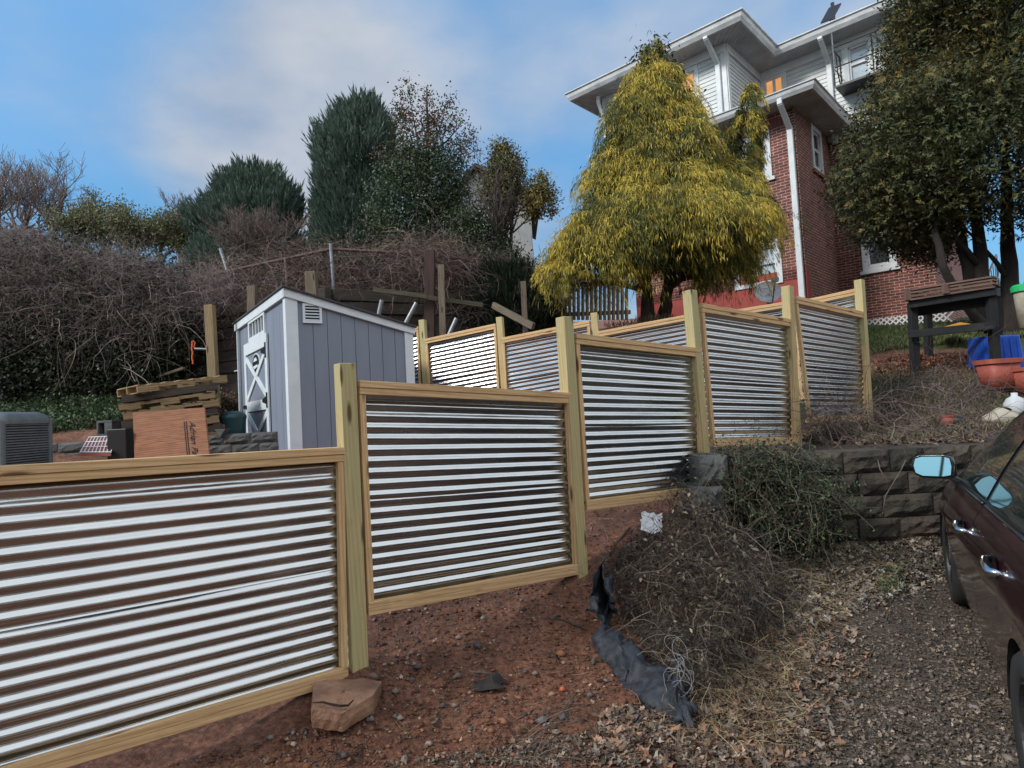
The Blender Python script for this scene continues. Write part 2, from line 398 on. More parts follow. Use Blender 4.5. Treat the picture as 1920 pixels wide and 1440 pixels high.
ground = np_mesh('ground', V, Fq, np.stack([zr, zg, zb], -1).reshape(-1, 3), None, smooth=True)
tag(ground, kind='structure')
def groundmat():
    m, nt, b = newmat('clay_ground'); v = coords(nt, 'pos')
    a = nd(nt, 'ShaderNodeAttribute', attribute_name='col'); sep = nd(nt, 'ShaderNodeSeparateColor'); nt.links.new(a.outputs['Color'], sep.inputs[0])
    n1 = noise(nt, v, 3, 6, .65); n2 = noise(nt, v, 38, 6, .7); n3 = noise(nt, v, 11, 5, .7, .6); n4 = noise(nt, v, 140, 4, .7)
    clay = ramp(nt, n1, [(.3, (.125, .056, .034)), (.5, (.205, .094, .056)), (.7, (.275, .135, .085))])
    clay = mixc(nt, clay, ramp(nt, n2, [(.35, (.40, .36, .36)), (.65, (1.45, 1.4, 1.35))]), 1, 'MULTIPLY')
    clay = mixc(nt, clay, (.075, .042, .030), ramp(nt, n3, [(.5, (0, 0, 0)), (.68, (.7, .7, .7))]))
    grav = ramp(nt, n2, [(.3, (.050, .042, .036)), (.5, (.105, .088, .074)), (.68, (.185, .155, .13))])
    grav = mixc(nt, grav, ramp(nt, n1, [(.3, (.65, .62, .6)), (.7, (1.2, 1.1, 1.0))]), 1, 'MULTIPLY')
    vo = nd(nt, 'ShaderNodeTexVoronoi'); vo.inputs['Scale'].default_value = 55; nt.links.new(v, vo.inputs['Vector'])
    grav = mixc(nt, grav, (.21, .17, .14), ramp(nt, vo.outputs['Distance'], [(.12, (.55, .55, .55)), (.3, (0, 0, 0))]))
    grass = ramp(nt, n2, [(.3, (.025, .038, .012)), (.7, (.085, .105, .038))])
    mould = ramp(nt, n2, [(.3, (.026, .020, .015)), (.7, (.115, .082, .058))])
    def msk(ch, k=.5):
        ad = nd(nt, 'ShaderNodeMath', operation='ADD'); nt.links.new(sep.outputs[ch], ad.inputs[0])
        s_ = nd(nt, 'ShaderNodeMath', operation='MULTIPLY_ADD'); nt.links.new(n3, s_.inputs[0]); s_.inputs[1].default_value = k*2; s_.inputs[2].default_value = -k
        nt.links.new(s_.outputs[0], ad.inputs[1]); return ramp(nt, ad.outputs[0], [(.38, (0, 0, 0)), (.62, (1, 1, 1))])
    c = mixc(nt, clay, grav, msk(0)); c = mixc(nt, c, mould, msk(2)); c = mixc(nt, c, grass, msk(1))
    nt.links.new(c, b.inputs['Base Color'])
    r = ramp(nt, n3, [(.3, (.55, .55, .55)), (.6, (.9, .9, .9))]); nt.links.new(r, b.inputs['Roughness']); b.inputs['Specular IOR Level'].default_value = .35
    ad = nd(nt, 'ShaderNodeMath', operation='ADD'); nt.links.new(n2, ad.inputs[0]); nt.links.new(n4, ad.inputs[1])
    bump(nt, b, ad.outputs[0], .7, .025); return m
M['ground'] = groundmat(); ground.data.materials.append(M['ground'])
# ---------------------------------------------------------------- front fence
FZ = EYE
fen = empty('corrugated_fence', (W(655, 1200, 3.43).x, 3.43, H(-.89, 3.43)), 'new pine framed fence of shiny corrugated metal panels stepping up the bank in the foreground', 'fence')
# post: (px top, py top), (px bot, py bot), Y
PST = [((-120, 700), (-95, 1700), 2.40), ((646, 682), (671, 1268), 3.43), ((1058, 595), (1087, 1088), 4.48), ((1293, 545), (1322, 905), 5.40), ((1476, 537), (1492, 842), 6.40), ((1611, 525), (1628, 792), 7.48)]
pax = []
for (t, bt, Y) in PST:
    a = W(t[0], t[1], Y); b = W(bt[0], bt[1], Y); b2 = b+(b-a).normalized()*.25
    pax.append((a, b))
DIR = (pax[5][1]-pax[0][1]); DIR.z = 0; DIR.normalize(); NRM = Vector((DIR.y, -DIR.x, 0))   # NRM faces the camera
for a, b in pax:
    m = MB(); m.board(b+(b-a).normalized()*.25, a, .09, .09, up=NRM); m.build('post', M['treated'], fen, bevel=.004)
def corr_sheet(mb, c00, c10, c01, c11, nwave, nx=14, amp=.0075, ph=0, steps=12, off=0, wob=.0):
    """c00 bottom-left, c10 bottom-right, c01 top-left, c11 top-right"""
    N = (c10-c00).cross(c01-c00).normalized()
    if N.dot(CAM-c00) < 0: N = -N
    P = []; g = []; hh = (c01-c00).length; ll = (c10-c00).length; nv = int(nwave*steps)
    for j in range(nv+1):
        v = j/nv; r = []; gr = []
        for i in range(nx+1):
            u = i/nx
            p = (c00*(1-u)+c10*u)*(1-v)+(c01*(1-u)+c11*u)*v
            d = amp*math.cos(2*math.pi*nwave*v+ph)+off+wob*math.sin(u*5+v*3)
            r.append(p+N*d); gr.append((u*ll, v*hh, 0))
        P.append(r); g.append(gr)
    mb.grid(P, g=g)
def panel(root, A, B, tl, tr, bl, br, N, rail_h=.038, pl=.045, pr=.045, seed=0, waves=17, metal='steel', flip=1):
    """tl,tr,bl,br = outer corners of the frame (3D)"""
    fr = MB(); up = (tl-bl).normalized(); L = (tr-tl).normalized()
    th = rail_h
    # top cap (flat) and header board
    fr.board(tl-up*th*.5+N*.002, tr-up*th*.5+N*.002, .088, th, up=up)
    fr.board(tl-up*th*1.5+N*.020, tr-up*th*1.5+N*.020, .040, th*.98, up=up)
    fr.board(bl+up*th*.5+N*.010, br+up*th*.5+N*.010, .062, th*.98, up=up)
    fr.board(bl+up*th*1.45+N*.022, br+up*th*1.45+N*.022, .038, th*.86, up=up)
    sw = .036
    fr.board(bl+up*th*1.9+L*sw*.5+N*.018, tl-up*th*2.0+L*sw*.5+N*.018, .036, sw, up=L)
    fr.board(br+up*th*1.9-L*sw*.5+N*.018, tr-up*th*2.0-L*sw*.5+N*.018, .036, sw, up=L)
    f = fr.build('panel_frame', M['pine'], root, bevel=.0025)
    i = .012
    a00 = bl+up*th*1.3+L*i; a10 = br+up*th*1.3-L*i; a01 = tl-up*th*1.4+L*i; a11 = tr-up*th*1.4-L*i
    h = .47+.02*math.sin(seed*3)
    m00 = a00.lerp(a01, h); m10 = a10.lerp(a11, h); mu0 = a00.lerp(a01, h+.035); mu1 = a10.lerp(a11, h+.035)
    s1 = MB(); corr_sheet(s1, a00-N*.012, a10-N*.012, mu0-N*.012, mu1-N*.012, waves*(h+.035), ph=.4+seed, amp=.0078, wob=.002)
    s1.build('corrugated_sheet', M[metal], f, smooth=True)
    s2 = MB(); corr_sheet(s2, m00-N*.006, m10-N*.006, a01-N*.006, a11-N*.006, waves*(1-h), ph=1.9+seed, amp=.0078, wob=.002)
    s2.build('corrugated_sheet', M[metal], f, smooth=True)
    return f
# pixel corners (on the fence line) top-left, top-right, bottom-left, bottom-right
PAN = [((-97, 879), (640, 838), (-97, 1500), (648, 1272), 0), ((668, 714), (1063, 737), (686, 1152), (1081, 1075), 1), ((1073, 626), (1305, 654), (1094, 957), (1316, 926), 2),
       ((1309, 570), (1480, 600), (1332, 838), (1489, 832), 3), ((1486, 556), (1615, 586), (1514, 793), (1624, 790), 4)]
def on_line(px, py):
    """hit on the vertical plane through the fence line"""
    d = ray(px, py); o = pax[1][0]
    # use local segment planes for accuracy
    return d
for k, (tl, tr, bl, br, sd) in enumerate(PAN):
    A0 = (pax[k][0]+pax[k][1])/2; A1 = (pax[k+1][0]+pax[k+1][1])/2
    dd = A1-A0; dd.z = 0; dd.normalize(); N = Vector((dd.y, -dd.x, 0))
    def hit(p):
        d = ray(*p); t = (A0-CAM).dot(N)/d.dot(N); return CAM+d*t
    q = [hit(p) for p in (tl, tr, bl, br)]
    # pull the ends in to butt against the posts
    q[0] = q[0]; 
    wv = (q[0]-q[2]).length/.0685
    panel(fen, None, None, q[0], q[1], q[2], q[3], N, seed=sd, waves=wv)
# welded wire mesh skirt below the panels
sk = MB()
for (x0, y0, x1, y1, Y0, Y1, hgt, n) in ((672, 1150, 1080, 1072, 3.46, 4.46, .22, 14), (1092, 950, 1300, 925, 4.52, 5.36, .40, 9)):
    a = W(x0, y0, Y0); b = W(x1, y1, Y1)
    for i in range(n+1):
        p = a.lerp(b, i/n); sk.tube([p+Vector((0, 0, .05)), p-Vector((0, 0, hgt))], .0013, 4)
    for j in range(4):
        z = -hgt*j/3.5; sk.tube([a+Vector((0, 0, z)), a.lerp(b, .5)+Vector((0, .006, z)), b+Vector((0, 0, z))], .0013, 4)
sk.build('wire_mesh', M['galv'], fen)

# ---------------------------------------------------------------- rear fence (behind, running up to the last post)
rf = empty('corrugated_fence', (W(790, 700, 9.4).x, 9.4, 1.5), 'far run of corrugated metal fence beyond the first one, climbing right behind the grey shed', 'fence')
RP = [((640, 640), 9.9), ((792, 600), 9.4), ((937, 595), 8.95), ((1114, 587), 8.55), ((1296, 560), 8.2), ((1479, 548), 7.9), ((1616, 540), 7.56)]
rp = []
for i, ((px, py), Y) in enumerate(RP):
    a = W(px, py, Y); b = Vector((a.x+.03, Y, H(a.x, Y)-.2)); rp.append(a)
    if 0 < i < 6: MB().board(b, a, .09, .09, up=(-.3, -.95, 0)).build('post', M['treated'], rf, bevel=.004)
# panel rails: (tl),(tr) pixels, height in px at left
RPAN = [((640, 668), (786, 612), 150), ((799, 636), (931, 607), 150), ((942, 634), (1106, 601), 160), ((1121, 622), (1290, 590), 190), ((1302, 594), (1474, 566), 200), ((1486, 568), (1608, 541), 215)]
for k, (tl, tr, hp) in enumerate(RPAN):
    Y0, Y1 = RP[k][1]-.0, RP[k+1][1]
    X0 = rp[k]; X1 = rp[k+1]
    a = W(tl[0], tl[1], Y0-.03); b = W(tr[0], tr[1], Y1+.03)
    dd = b-a; dd.z = 0; dd.normalize(); N = Vector((dd.y, -dd.x, 0)); dn = Vector((0, 0, -1.22))
    panel(rf, None, None, a, b, a+dn, b+dn, N, seed=k+7, waves=18.5)
# ---------------------------------------------------------------- planes
class Plane:
    def __init__(s, o, d):
        s.o = Vector(o); s.u = Vector((d[0], d[1], 0)).normalized(); s.v = Vector((0, 0, 1)); n = s.u.cross(s.v)
        s.n = n if n.dot(CAM-s.o) > 0 else -n
    def hit(s, px, py, off=0):
        d = ray(px, py); t = (s.o+s.n*off-CAM).dot(s.n)/d.dot(s.n); return CAM+d*t
    def uv(s, p): q = Vector(p)-s.o; return q.dot(s.u), q.z
    def P(s, u, v, off=0): q = s.o+s.u*u+s.n*off; return Vector((q.x, q.y, s.o.z+v))
    def px(s, px, py): return s.uv(s.hit(px, py))
    def slab(s, mb, uvs, o0, o1, m=0):
        f = [s.P(u, v, o1) for u, v in uvs]; b = [s.P(u, v, o0) for u, v in uvs]
        g = [(u, v, o1) for u, v in uvs]+[(u, v, o0) for u, v in uvs]
        mb.prism(f, b, m=m, g=g)
    def rect(s, mb, u0, v0, u1, v1, o0, o1, m=0): s.slab(mb, [(u0, v0), (u1, v0), (u1, v1), (u0, v1)], o0, o1, m)
    def bar(s, mb, a, b, w, o0, o1, m=0):
        a = Vector((a[0], a[1])); b = Vector((b[0], b[1])); d = (b-a).normalized(); n = Vector((-d.y, d.x))*w/2
        s.slab(mb, [tuple(a-n), tuple(b-n), tuple(b+n), tuple(a+n)], o0, o1, m)
# ---------------------------------------------------------------- shed
dS = Vector((.827, .562, 0)); dD = Vector((-.562, .827, 0))
c = W(541, 690, 7.4); C = Vector((c.x, c.y, 0))
PS = Plane(C, dS); PD = Plane(C, dD)
zb = H(C.x, C.y)-.05
uR = PS.px(772, 660)[0]; uL = PD.px(448, 700)[0]
zN = zat(541, C.x, C.y); pr = PS.P(uR, 0); zR = zat(612, pr.x, pr.y); pl = PD.P(uL, 0)
print('shed', uR, uL, zN, zR, project((pl.x, pl.y, zN)), zb)
shed = empty('garden_shed', (C.x, C.y, zb), 'small grey garden shed with white trim, white cross-braced door and sloping roof', 'shed')
fr_, bk = PS.P(uR, 0), PD.P(uL, 0); fb = fr_+(bk-C)
# wall panels with grooves : each board a slab, grooves between
side = MB(); nb = 9
tops = lambda u: zN-(zN-zR)*u/uR
edges = [PS.px(x, 700)[0] for x in (541, 562, 590, 617, 643, 669, 694, 719, 743, 762, 772)]; edges[0] = 0; edges[-1] = uR
for i in range(len(edges)-1):
    u0, u1 = edges[i]+.004, edges[i+1]-.004
    PS.slab(side, [(u0, zb), (u1, zb), (u1, tops(u1)), (u0, tops(u0))], -.03, 0)
PS.slab(side, [(0, zb), (uR, zb), (uR, zR), (0, zN)], -.045, -.012)
# far walls close the box
side.add([bk+Vector((0, 0, zb)), fb+Vector((0, 0, zb)), fb+Vector((0, 0, zR)), bk+Vector((0, 0, zN))], [(0, 1, 2, 3)])
side.add([fr_+Vector((0, 0, zb)), fb+Vector((0, 0, zb)), fb+Vector((0, 0, zR)), fr_+Vector((0, 0, zR))], [(0, 1, 2, 3)])
side.build('wall', M['shedgrey'], shed)
dw = MB(); ne = 9
for i in range(ne):
    u0, u1 = uL*i/ne+.004, uL*(i+1)/ne-.004
    PD.rect(dw, u0, zb, u1, zN-.02, -.03, 0)
PD.rect(dw, 0, zb, uL, zN-.02, -.045, -.012)
dw.build('wall', M['shedgrey'], shed)
tr = MB()
PS.rect(tr, -.02, zb, .125, zN-.10, .0, .022); PD.rect(tr, 0, zb, .085, zN-.10, 0, .02)
PS.slab(tr, [(uR-.10, zb), (uR+.02, zb), (uR+.02, zR-.09), (uR-.10, zR-.09+.01)], 0, .022)
PD.rect(tr, uL-.14, zb, uL, zN-.10, 0, .02)
PS.slab(tr, [(-.04, zN-.10), (uR+.04, zR-.11), (uR+.04, zR+.0), (-.04, zN+.0)], 0, .045)
PD.slab(tr, [(-.04, zN-.11), (uL+.04, zN-.11), (uL+.04, zN), (-.04, zN)], 0, .04)
tr.build('corner_trim', M['shedwhite'], shed, bevel=.003)
rfm = MB()
a = PS.P(-.06, zN+.0, .06); b = PS.P(uR+.055, zR-.03, .06); off = (bk-C); off = off+off.normalized()*.12
a2 = a-PS.n*.0; q0 = a-off.normalized()*.0
A_ = [a, b, b+off+dD*.06, a+off+dD*.06]; A_ = [p-dD*.02 for p in A_]
rfm.prism([p+Vector((0, 0, .028)) for p in A_], [p+Vector((0, 0, .004)) for p in A_])
rfm.build('roof', M['shingle'], shed, bevel=.004)
# vent on side wall
u0, v1 = PS.px(566, 569); u1, v0 = PS.px(603, 607)
vt = MB(); t = .028
PS.rect(vt, u0, v0, u1, v0+t, 0, .03); PS.rect(vt, u0, v1-t, u1, v1, 0, .03); PS.rect(vt, u0, v0+t, u0+t, v1-t, 0, .03); PS.rect(vt, u1-t, v0+t, u1, v1-t, 0, .03)
for i in range(5):
    vv = v0+t+(v1-v0-2*t)*(i+.5)/5; hh = (v1-v0-2*t)/5
    f = [PS.P(u0+t, vv-hh*.35, .028), PS.P(u1-t, vv-hh*.35, .028), PS.P(u1-t, vv+hh*.12, .006), PS.P(u0+t, vv+hh*.12, .006)]
    vt.prism(f, [p-PS.n*.004+Vector((0, 0, -.004)) for p in f])
v = vt.build('vent', M['shedwhite'], shed); mb = MB(); PS.rect(mb, u0+t, v0+t, u1-t, v1-t, .0005, .003); mb.build('vent_opening', M['black'], v)
# transom window
uw0, _ = PD.px(469, 620); uw1, _ = PD.px(500, 620); _, vh = PD.px(500, 581); _, vl = PD.px(500, 625)
wn = MB(); t = .05
for r_ in ((uw1, vl, uw0, vl+t), (uw1, vh-t, uw0, vh), (uw1, vl+t, uw1+t*1.2, vh-t), (uw0-t*1.2, vl+t, uw0, vh-t)): PD.rect(wn, *r_, 0, .03)
for i in range(1, 5):
    uu = uw1+t*1.2+(uw0-uw1-2.4*t)*i/5; PD.rect(wn, uu-.012, vl+t, uu+.012, vh-t, .002, .018)
w_ = wn.build('window', M['shedwhite'], shed, bevel=.002); mb = MB(); PD.rect(mb, uw1+t, vl+t, uw0-t, vh-t, .0005, .004); mb.build('glass', M['glass_dark'], w_)
# door
ud0, _ = PD.px(464.5, 750); ud1, _ = PD.px(508, 750); _, vd = PD.px(506, 622); 
dm = MB(); t = .12; vm = PD.px(500, 758)[1]; vb = zb+.08
PD.rect(dm, ud1+.02, vb, ud0-.02, vd-.02, .002, .012, m=1)
PD.rect(dm, ud1, vb, ud1+t, vd, .012, .034); PD.rect(dm, ud0-t, vb, ud0, vd, .012, .034)
PD.rect(dm, ud1+t, vd-.17, ud0-t, vd, .012, .034); PD.rect(dm, ud1+t, vm-.07, ud0-t, vm+.07, .012, .034); PD.rect(dm, ud1+t, vb, ud0-t, vb+.15, .012, .034)
for (lo, hi) in ((vm+.07, vd-.19), (vb+.15, vm-.07)):
    PD.bar(dm, (ud1+t, lo+.04), (ud0-t, hi-.04), .078, .012, .030); PD.bar(dm, (ud1+t, hi-.04), (ud0-t, lo+.04), .078, .0125, .0315)
door = dm.build('door', [M['shedwhite'], M['shedgrey']], shed, bevel=.002)
for vv in (vd-.22, vm+.05):
    h = MB(); PD.rect(h, ud1+.03, vv-.10, ud1+.09, vv+.10, .034, .042); PD.slab(h, [(ud1+.09, vv-.05), (ud1+.30, vv-.018), (ud1+.30, vv+.018), (ud1+.09, vv+.05)], .034, .042)
    h.build('hinge', M['black'], door)
h = MB(); PD.rect(h, ud0-.10, vm-.02, ud0+.06, vm+.03, .034, .055); h.build('latch', M['black'], door)
# oval emblem
uc = (ud0+ud1)/2; vc = vd-.34; e = MB()
ring = lambda r, k: [(uc+r*1.0*math.cos(2*math.pi*i/28), vc+r*.62*math.sin(2*math.pi*i/28)) for i in range(28)]
PD.slab(e, ring(.23, 0), .012, .020, m=1); PD.slab(e, ring(.205, 0), .020, .023, m=0)
PD.slab(e, [(uc-.14, vc-.05), (uc+.10, vc-.075), (uc+.16, vc-.03), (uc-.10, vc-.02)], .023, .026, m=1)
PD.slab(e, [(uc-.10, vc+.035), (uc-.03, vc+.085), (uc+.08, vc+.075), (uc+.12, vc+.03)], .023, .026, m=1)
e.build('emblem', [M['black'], M['shedwhite']], door)
# ---------------------------------------------------------------- brick house
hL = Vector((-.734, .679, 0)); hR = Vector((.679, .734, 0))
c = W(1503, 400, 14.0); C0 = Vector((c.x, c.y, 0))
F1 = Plane(C0, -hL); S1 = Plane(C0, hR)
t1 = S1.px(1561, 380)[0]; C1 = S1.P(t1, 0); F2 = Plane(C1, -hL)
kU = F2.px(1425, 160)[0]; K = F2.P(kU, 0); SU = Plane(K, hR)
tU = SU.px(1364, 150)[0]; CU = SU.P(tU, 0); U1 = Plane(CU, -hL)
uLft = U1.px(1131, 200)[0]
rt = F2.px(1753, 490)[0]; C2 = F2.P(rt, 0); S2 = Plane(C2, hR)
print('house', t1, kU, tU, uLft, rt, 'C0', C0, 'C1', C1, 'K', K, 'CU', CU, 'C2', C2)
def grd(p): return H(p.x, p.y)
zg = 2.6
house = empty('brick_house', (C0.x, C0.y, 3.0), 'tall red brick house with white upper siding, wide eaves and a painted red base', 'house')
def wall(mb, pl, u0, u1, v0, v1, holes=(), dep=.10, m=0):
    us = sorted(set([u0, u1]+[h[i] for h in holes for i in (0, 2)])); vs = sorted(set([v0, v1]+[h[i] for h in holes for i in (1, 3)]))
    for i in range(len(us)-1):
        for j in range(len(vs)-1):
            a, b = us[i], us[i+1]; c_, d_ = vs[j], vs[j+1]; mu, mv = (a+b)/2, (c_+d_)/2
            if any(h[0] < mu < h[2] and h[1] < mv < h[3] for h in holes): continue
            mb.add([pl.P(a, c_), pl.P(b, c_), pl.P(b, d_), pl.P(a, d_)], [(0, 1, 2, 3)], [(a+20, c_, 0), (b+20, c_, 0), (b+20, d_, 0), (a+20, d_, 0)], m=m)
    for (a, c_, b, d_) in holes:
        for (p, q) in (((a, c_), (b, c_)), ((b, c_), (b, d_)), ((b, d_), (a, d_)), ((a, d_), (a, c_))):
            mb.add([pl.P(*p), pl.P(*q), pl.P(*q, -dep), pl.P(*p, -dep)], [(0, 1, 2, 3)], [(p[0]+20, p[1], 0), (q[0]+20, q[1], 0), (q[0]+20, q[1]+.01, 0), (p[0]+20, p[1]+.01, 0)], m=m)
def window(pl, h, glass, style='hung', parent=None, fw=.10, proud=.03, sill=True, lower=None):
    a, c_, b, d_ = h; mb = MB()
    pl.rect(mb, a-.02, c_, a+fw, d_, -.05, proud); pl.rect(mb, b-fw, c_, b+.02, d_, -.05, proud)
    pl.rect(mb, a-.02, d_-fw, b+.02, d_+.02, -.049, proud+.002); pl.rect(mb, a-.02, c_-.02, b+.02, c_+fw*.8, -.049, proud+.002)
    w = mb.build('window', M['whitetrim'], house, bevel=.004)
    sm = MB(); i = fw
    if style == 'hung':
        mid = (c_+d_)/2; s = .045
        pl.rect(sm, a+i, mid-.03, b-i, mid+.03, -.05, -.01)
        for (x, y, X, Y_) in ((a+i, c_+i, a+i+s, d_-i), (b-i-s, c_+i, b-i, d_-i)): pl.rect(sm, x, y, X, Y_, -.05, -.012)
        pl.rect(sm, a+i, d_-i-s, b-i, d_-i, -.05, -.012); pl.rect(sm, a+i, c_+fw*.8, b-i, c_+fw*.8+s, -.05, -.012)
    else:
        mu = (a+b)/2; pl.rect(sm, mu-.035, c_+i*.8, mu+.035, d_-i, -.05, -.005)
    sm.build('sash', M['whitetrim'], w)
    g = MB(); mid = (c_+d_)/2
    if lower:
        pl.rect(g, a+i*.5, mid, b-i*.5, d_-i*.5, -.07, -.06); g.build('pane', M[glass], w)
        g = MB(); pl.rect(g, a+i*.5, c_+i*.5, b-i*.5, mid, -.07, -.06); g.build('pane', M[lower], w)
    else:
        pl.rect(g, a+i*.5, c_+i*.5, b-i*.5, d_-i*.5, -.07, -.06); g.build('pane', M[glass], w)
    if sill:
        s = MB(); pl.rect(s, a-.08, c_-.10, b+.08, c_-.02, -.05, .06); s.build('sill', M['brick'] if sill == 'brick' else M['whitetrim'], w)
    return w
def pxrect(pl, x0, y0, x1, y1):
    """left x, right x at mid; top and bottom measured on the right edge"""
    a = pl.px(x0, (y0+y1)/2)[0]; b = pl.px(x1, (y0+y1)/2)[0]; return (min(a, b), pl.px(x1, y1)[1], max(a, b), pl.px(x1, y0)[1])
zsoff = S1.px(1497, 208)[1]; zs = zsoff+.15
# windows
w1 = pxrect(F1, 1393, 246, 1444, 331); w2 = pxrect(S1, 1523, 252, 1540, 327)
w3 = (F2.px(1618, 480)[0], F2.px(1619, 508)[1], F2.px(1679, 470)[0], F2.px(1619, 508)[1]+1.55)
zred = F1.px(1503, 501)[1]
w0 = (w1[0]-2.3, w1[1], w1[0]-2.3+(w1[2]-w1[0]), w1[3]); w5 = (w1[0]-.4, zred-.25, w1[0]+.7, zred+.75)
bl = -4.4
bm = MB(); wall(bm, F1, bl, 0, zred, zsoff+.02, [w1, w0, w5]); bm.build('wall', M['brick'], house)
bm = MB(); wall(bm, S1, 0, t1, zg, zsoff+.02, [w2]); bm.build('wall', M['brick'], house)
w4 = (F2.px(1563, 330)[0]+.02, w2[1], F2.px(1563, 330)[0]+.9, w2[3])
bm = MB(); wall(bm, F2, 0, rt, zg, zs-.3, [w3]); bm.build('wall', M['brick'], house)
bm = MB(); wall(bm, S2, 0, 6, zg, zs-.3, []); bm.build('wall', M['brick'], house)
bm = MB(); wall(bm, F1, bl, 0, zg, zred, [], m=0); S1.rect(bm, -.004, zg, .27, zred+.05, .0, .006); bm.build('painted_base', M['redpaint'], house)
# left return of the bay
PL = Plane(F1.P(bl, 0), hR); bm = MB(); wall(bm, PL, 0, 5, zg, zsoff, []); bm.build('wall', M['brick'], house)
window(F1, w1, 'glass_blind', lower='glass_blind'); window(F1, w0, 'glass_dark'); window(F1, w5, 'glass_blind', sill=False)
window(S1, w2, 'glass_dark', sill='brick'); window(F2, w3, 'glass_dark')
# soldier courses (upright bricks) as proud bands
M['soldier'] = surf('soldier_brick', (.17, .048, .035), (.09, .028, .024), .85, 9)
sb = MB()
zsol = F1.px(1495, 388)[1]
for pl, a, b in ((F1, -1.25, -.42),):
    n = int((b-a)/.075)
    for i in range(n): pl.rect(sb, a+i*.075, zsol-.1, a+i*.075+.06, zsol+.1, 0, .004)
sb.build('soldier_brick_course', M['soldier'], house); sb = MB()
for i in range(int(.9/.075)): F1.rect(sb, w1[0]-.1+i*.075*1.2, w1[3]+.03, w1[0]-.1+i*.075*1.2+.075, w1[3]+.24, 0, .004)
sb.build('soldier_brick_course', M['soldier'], house)
# upper siding storeys, lap boards as geometry
def lap(pl, u0, u1, v0, v1, holes=(), name='siding'):
    mb = MB(); rh = .105; v = v0
    while v < v1-.01:
        t = min(v+rh, v1); segs = [(u0, u1)]
        for h in holes:
            if h[1] < t-.01 and h[3] > v+.01:
                ns = []
                for (a, b) in segs:
                    if h[2] <= a or h[0] >= b: ns.append((a, b)); continue
                    if h[0] > a: ns.append((a, h[0]))
                    if h[2] < b: ns.append((h[2], b))
                segs = ns
        for a, b in segs:
            pl_ = [pl.P(a, v, .018), pl.P(b, v, .018), pl.P(b, t, .002), pl.P(a, t, .002)]
            mb.add(pl_+[pl.P(a, v, -.03), pl.P(b, v, -.03)], [(0, 1, 2, 3), (0, 4, 5, 1)])
        v += rh
    mb.build(name, M['whitevinyl'], house)
ze1 = zat(60, *CU.xy) ; 
# main eave height from the corner of the overhang (1385,32)
OV = .62
eo = CU+hR*(-OV)+(-hL)*OV; ze1 = zat(40, eo.x, eo.y); print('eave z', ze1, 'zsoff', zsoff, 'zred', zred)
e_in = K+(-hL)*OV+hR*(-OV); print('inner eave px', project((e_in.x, e_in.y, ze1)), 'outer', project((eo.x, eo.y, ze1)))
far = U1.P(uLft, 0)+hL*OV+hR*(-OV); print('left eave px', project((far.x, far.y, ze1)))
zs = zsoff+.15
uwn = pxrect(U1, 1268, 122, 1308, 190); uwn = (U1.px(1268, 150)[0], uwn[1]-.4, U1.px(1309, 150)[0], U1.px(1309, 122)[1])
owin = (F2.px(1429, 165)[0], F2.px(1473, 184)[1], F2.px(1474, 160)[0], F2.px(1473, 132)[1])
bwin = (F2.px(1584, 150)[0], F2.px(1584, 168)[1], F2.px(1640, 100)[0], F2.px(1584, 84)[1])
lap(U1, uLft, 0, zs-.3, ze1, [uwn]); lap(SU, tU, 0, zs-.3, ze1); lap(F2, kU, rt, zs-.3, ze1, [owin, bwin])
PLu = Plane(U1.P(uLft, 0), hR); lap(PLu, 0, 5, zs-.3, ze1); lap(S2, 0, 6, zs-.3, ze1)
window(U1, uwn, 'lit', lower='lit', sill=False, fw=.09); window(F2, owin, 'lit', style='slide', sill=False, fw=.11); window(F2, bwin, 'glass_blind', sill=False, fw=.12)
tm = MB()
U1.rect(tm, -.13, zs-.3, 0, ze1, .0, .03); SU.rect(tm, tU, zs-.3, tU+.13, ze1, 0, .03); U1.rect(tm, uLft, zs-.3, uLft+.13, ze1, 0, .03)
SU.rect(tm, -.09, zs-.3, 0, ze1, 0, .028); F2.rect(tm, kU, zs-.3, kU+.09, ze1, 0, .028)
U1.rect(tm, uLft, ze1-.22, 0, ze1, .03, .05); SU.rect(tm, tU, ze1-.22, 0, ze1, .03, .05); F2.rect(tm, kU, ze1-.22, rt, ze1, .03, .05)
tm.build('corner_board', M['whitetrim'], house)
# eaves: soffit polygon, fascia/gutter, hip roof
def flat(mb, pts, z, th=.03): mb.prism([Vector((p.x, p.y, z+th)) for p in pts], [Vector((p.x, p.y, z)) for p in pts])
Lf = U1.P(uLft, 0); farR = F2.P(rt+OV, 0); eR = farR+hR*(-OV)
def groove_soffit(a, b, c_, d_, z, parent=house):
    """soffit strip between wall edge a-b and outer edge d-c with fine board gaps"""
    mb = MB(); L = (b-a).length; n = max(1, int(L/.13))
    for i in range(n):
        s0, s1 = i/n, (i+.93)/n
        q = [a.lerp(b, s0), a.lerp(b, s1), d_.lerp(c_, s1), d_.lerp(c_, s0)]
        flat(mb, q, z, .02)
    flat(mb, [a, b, c_, d_], z+.012, .03)
    mb.build('soffit', M['soffit'], parent)
def XY(v): return Vector((v.x, v.y, 0))
groove_soffit(Lf, CU, eo, far, ze1); groove_soffit(CU, K, e_in, eo, ze1); groove_soffit(K, farR, eR, e_in, ze1)
Lb = Lf+hR*5; farb = far+hR*6; groove_soffit(Lb, Lf, far, farb, ze1)
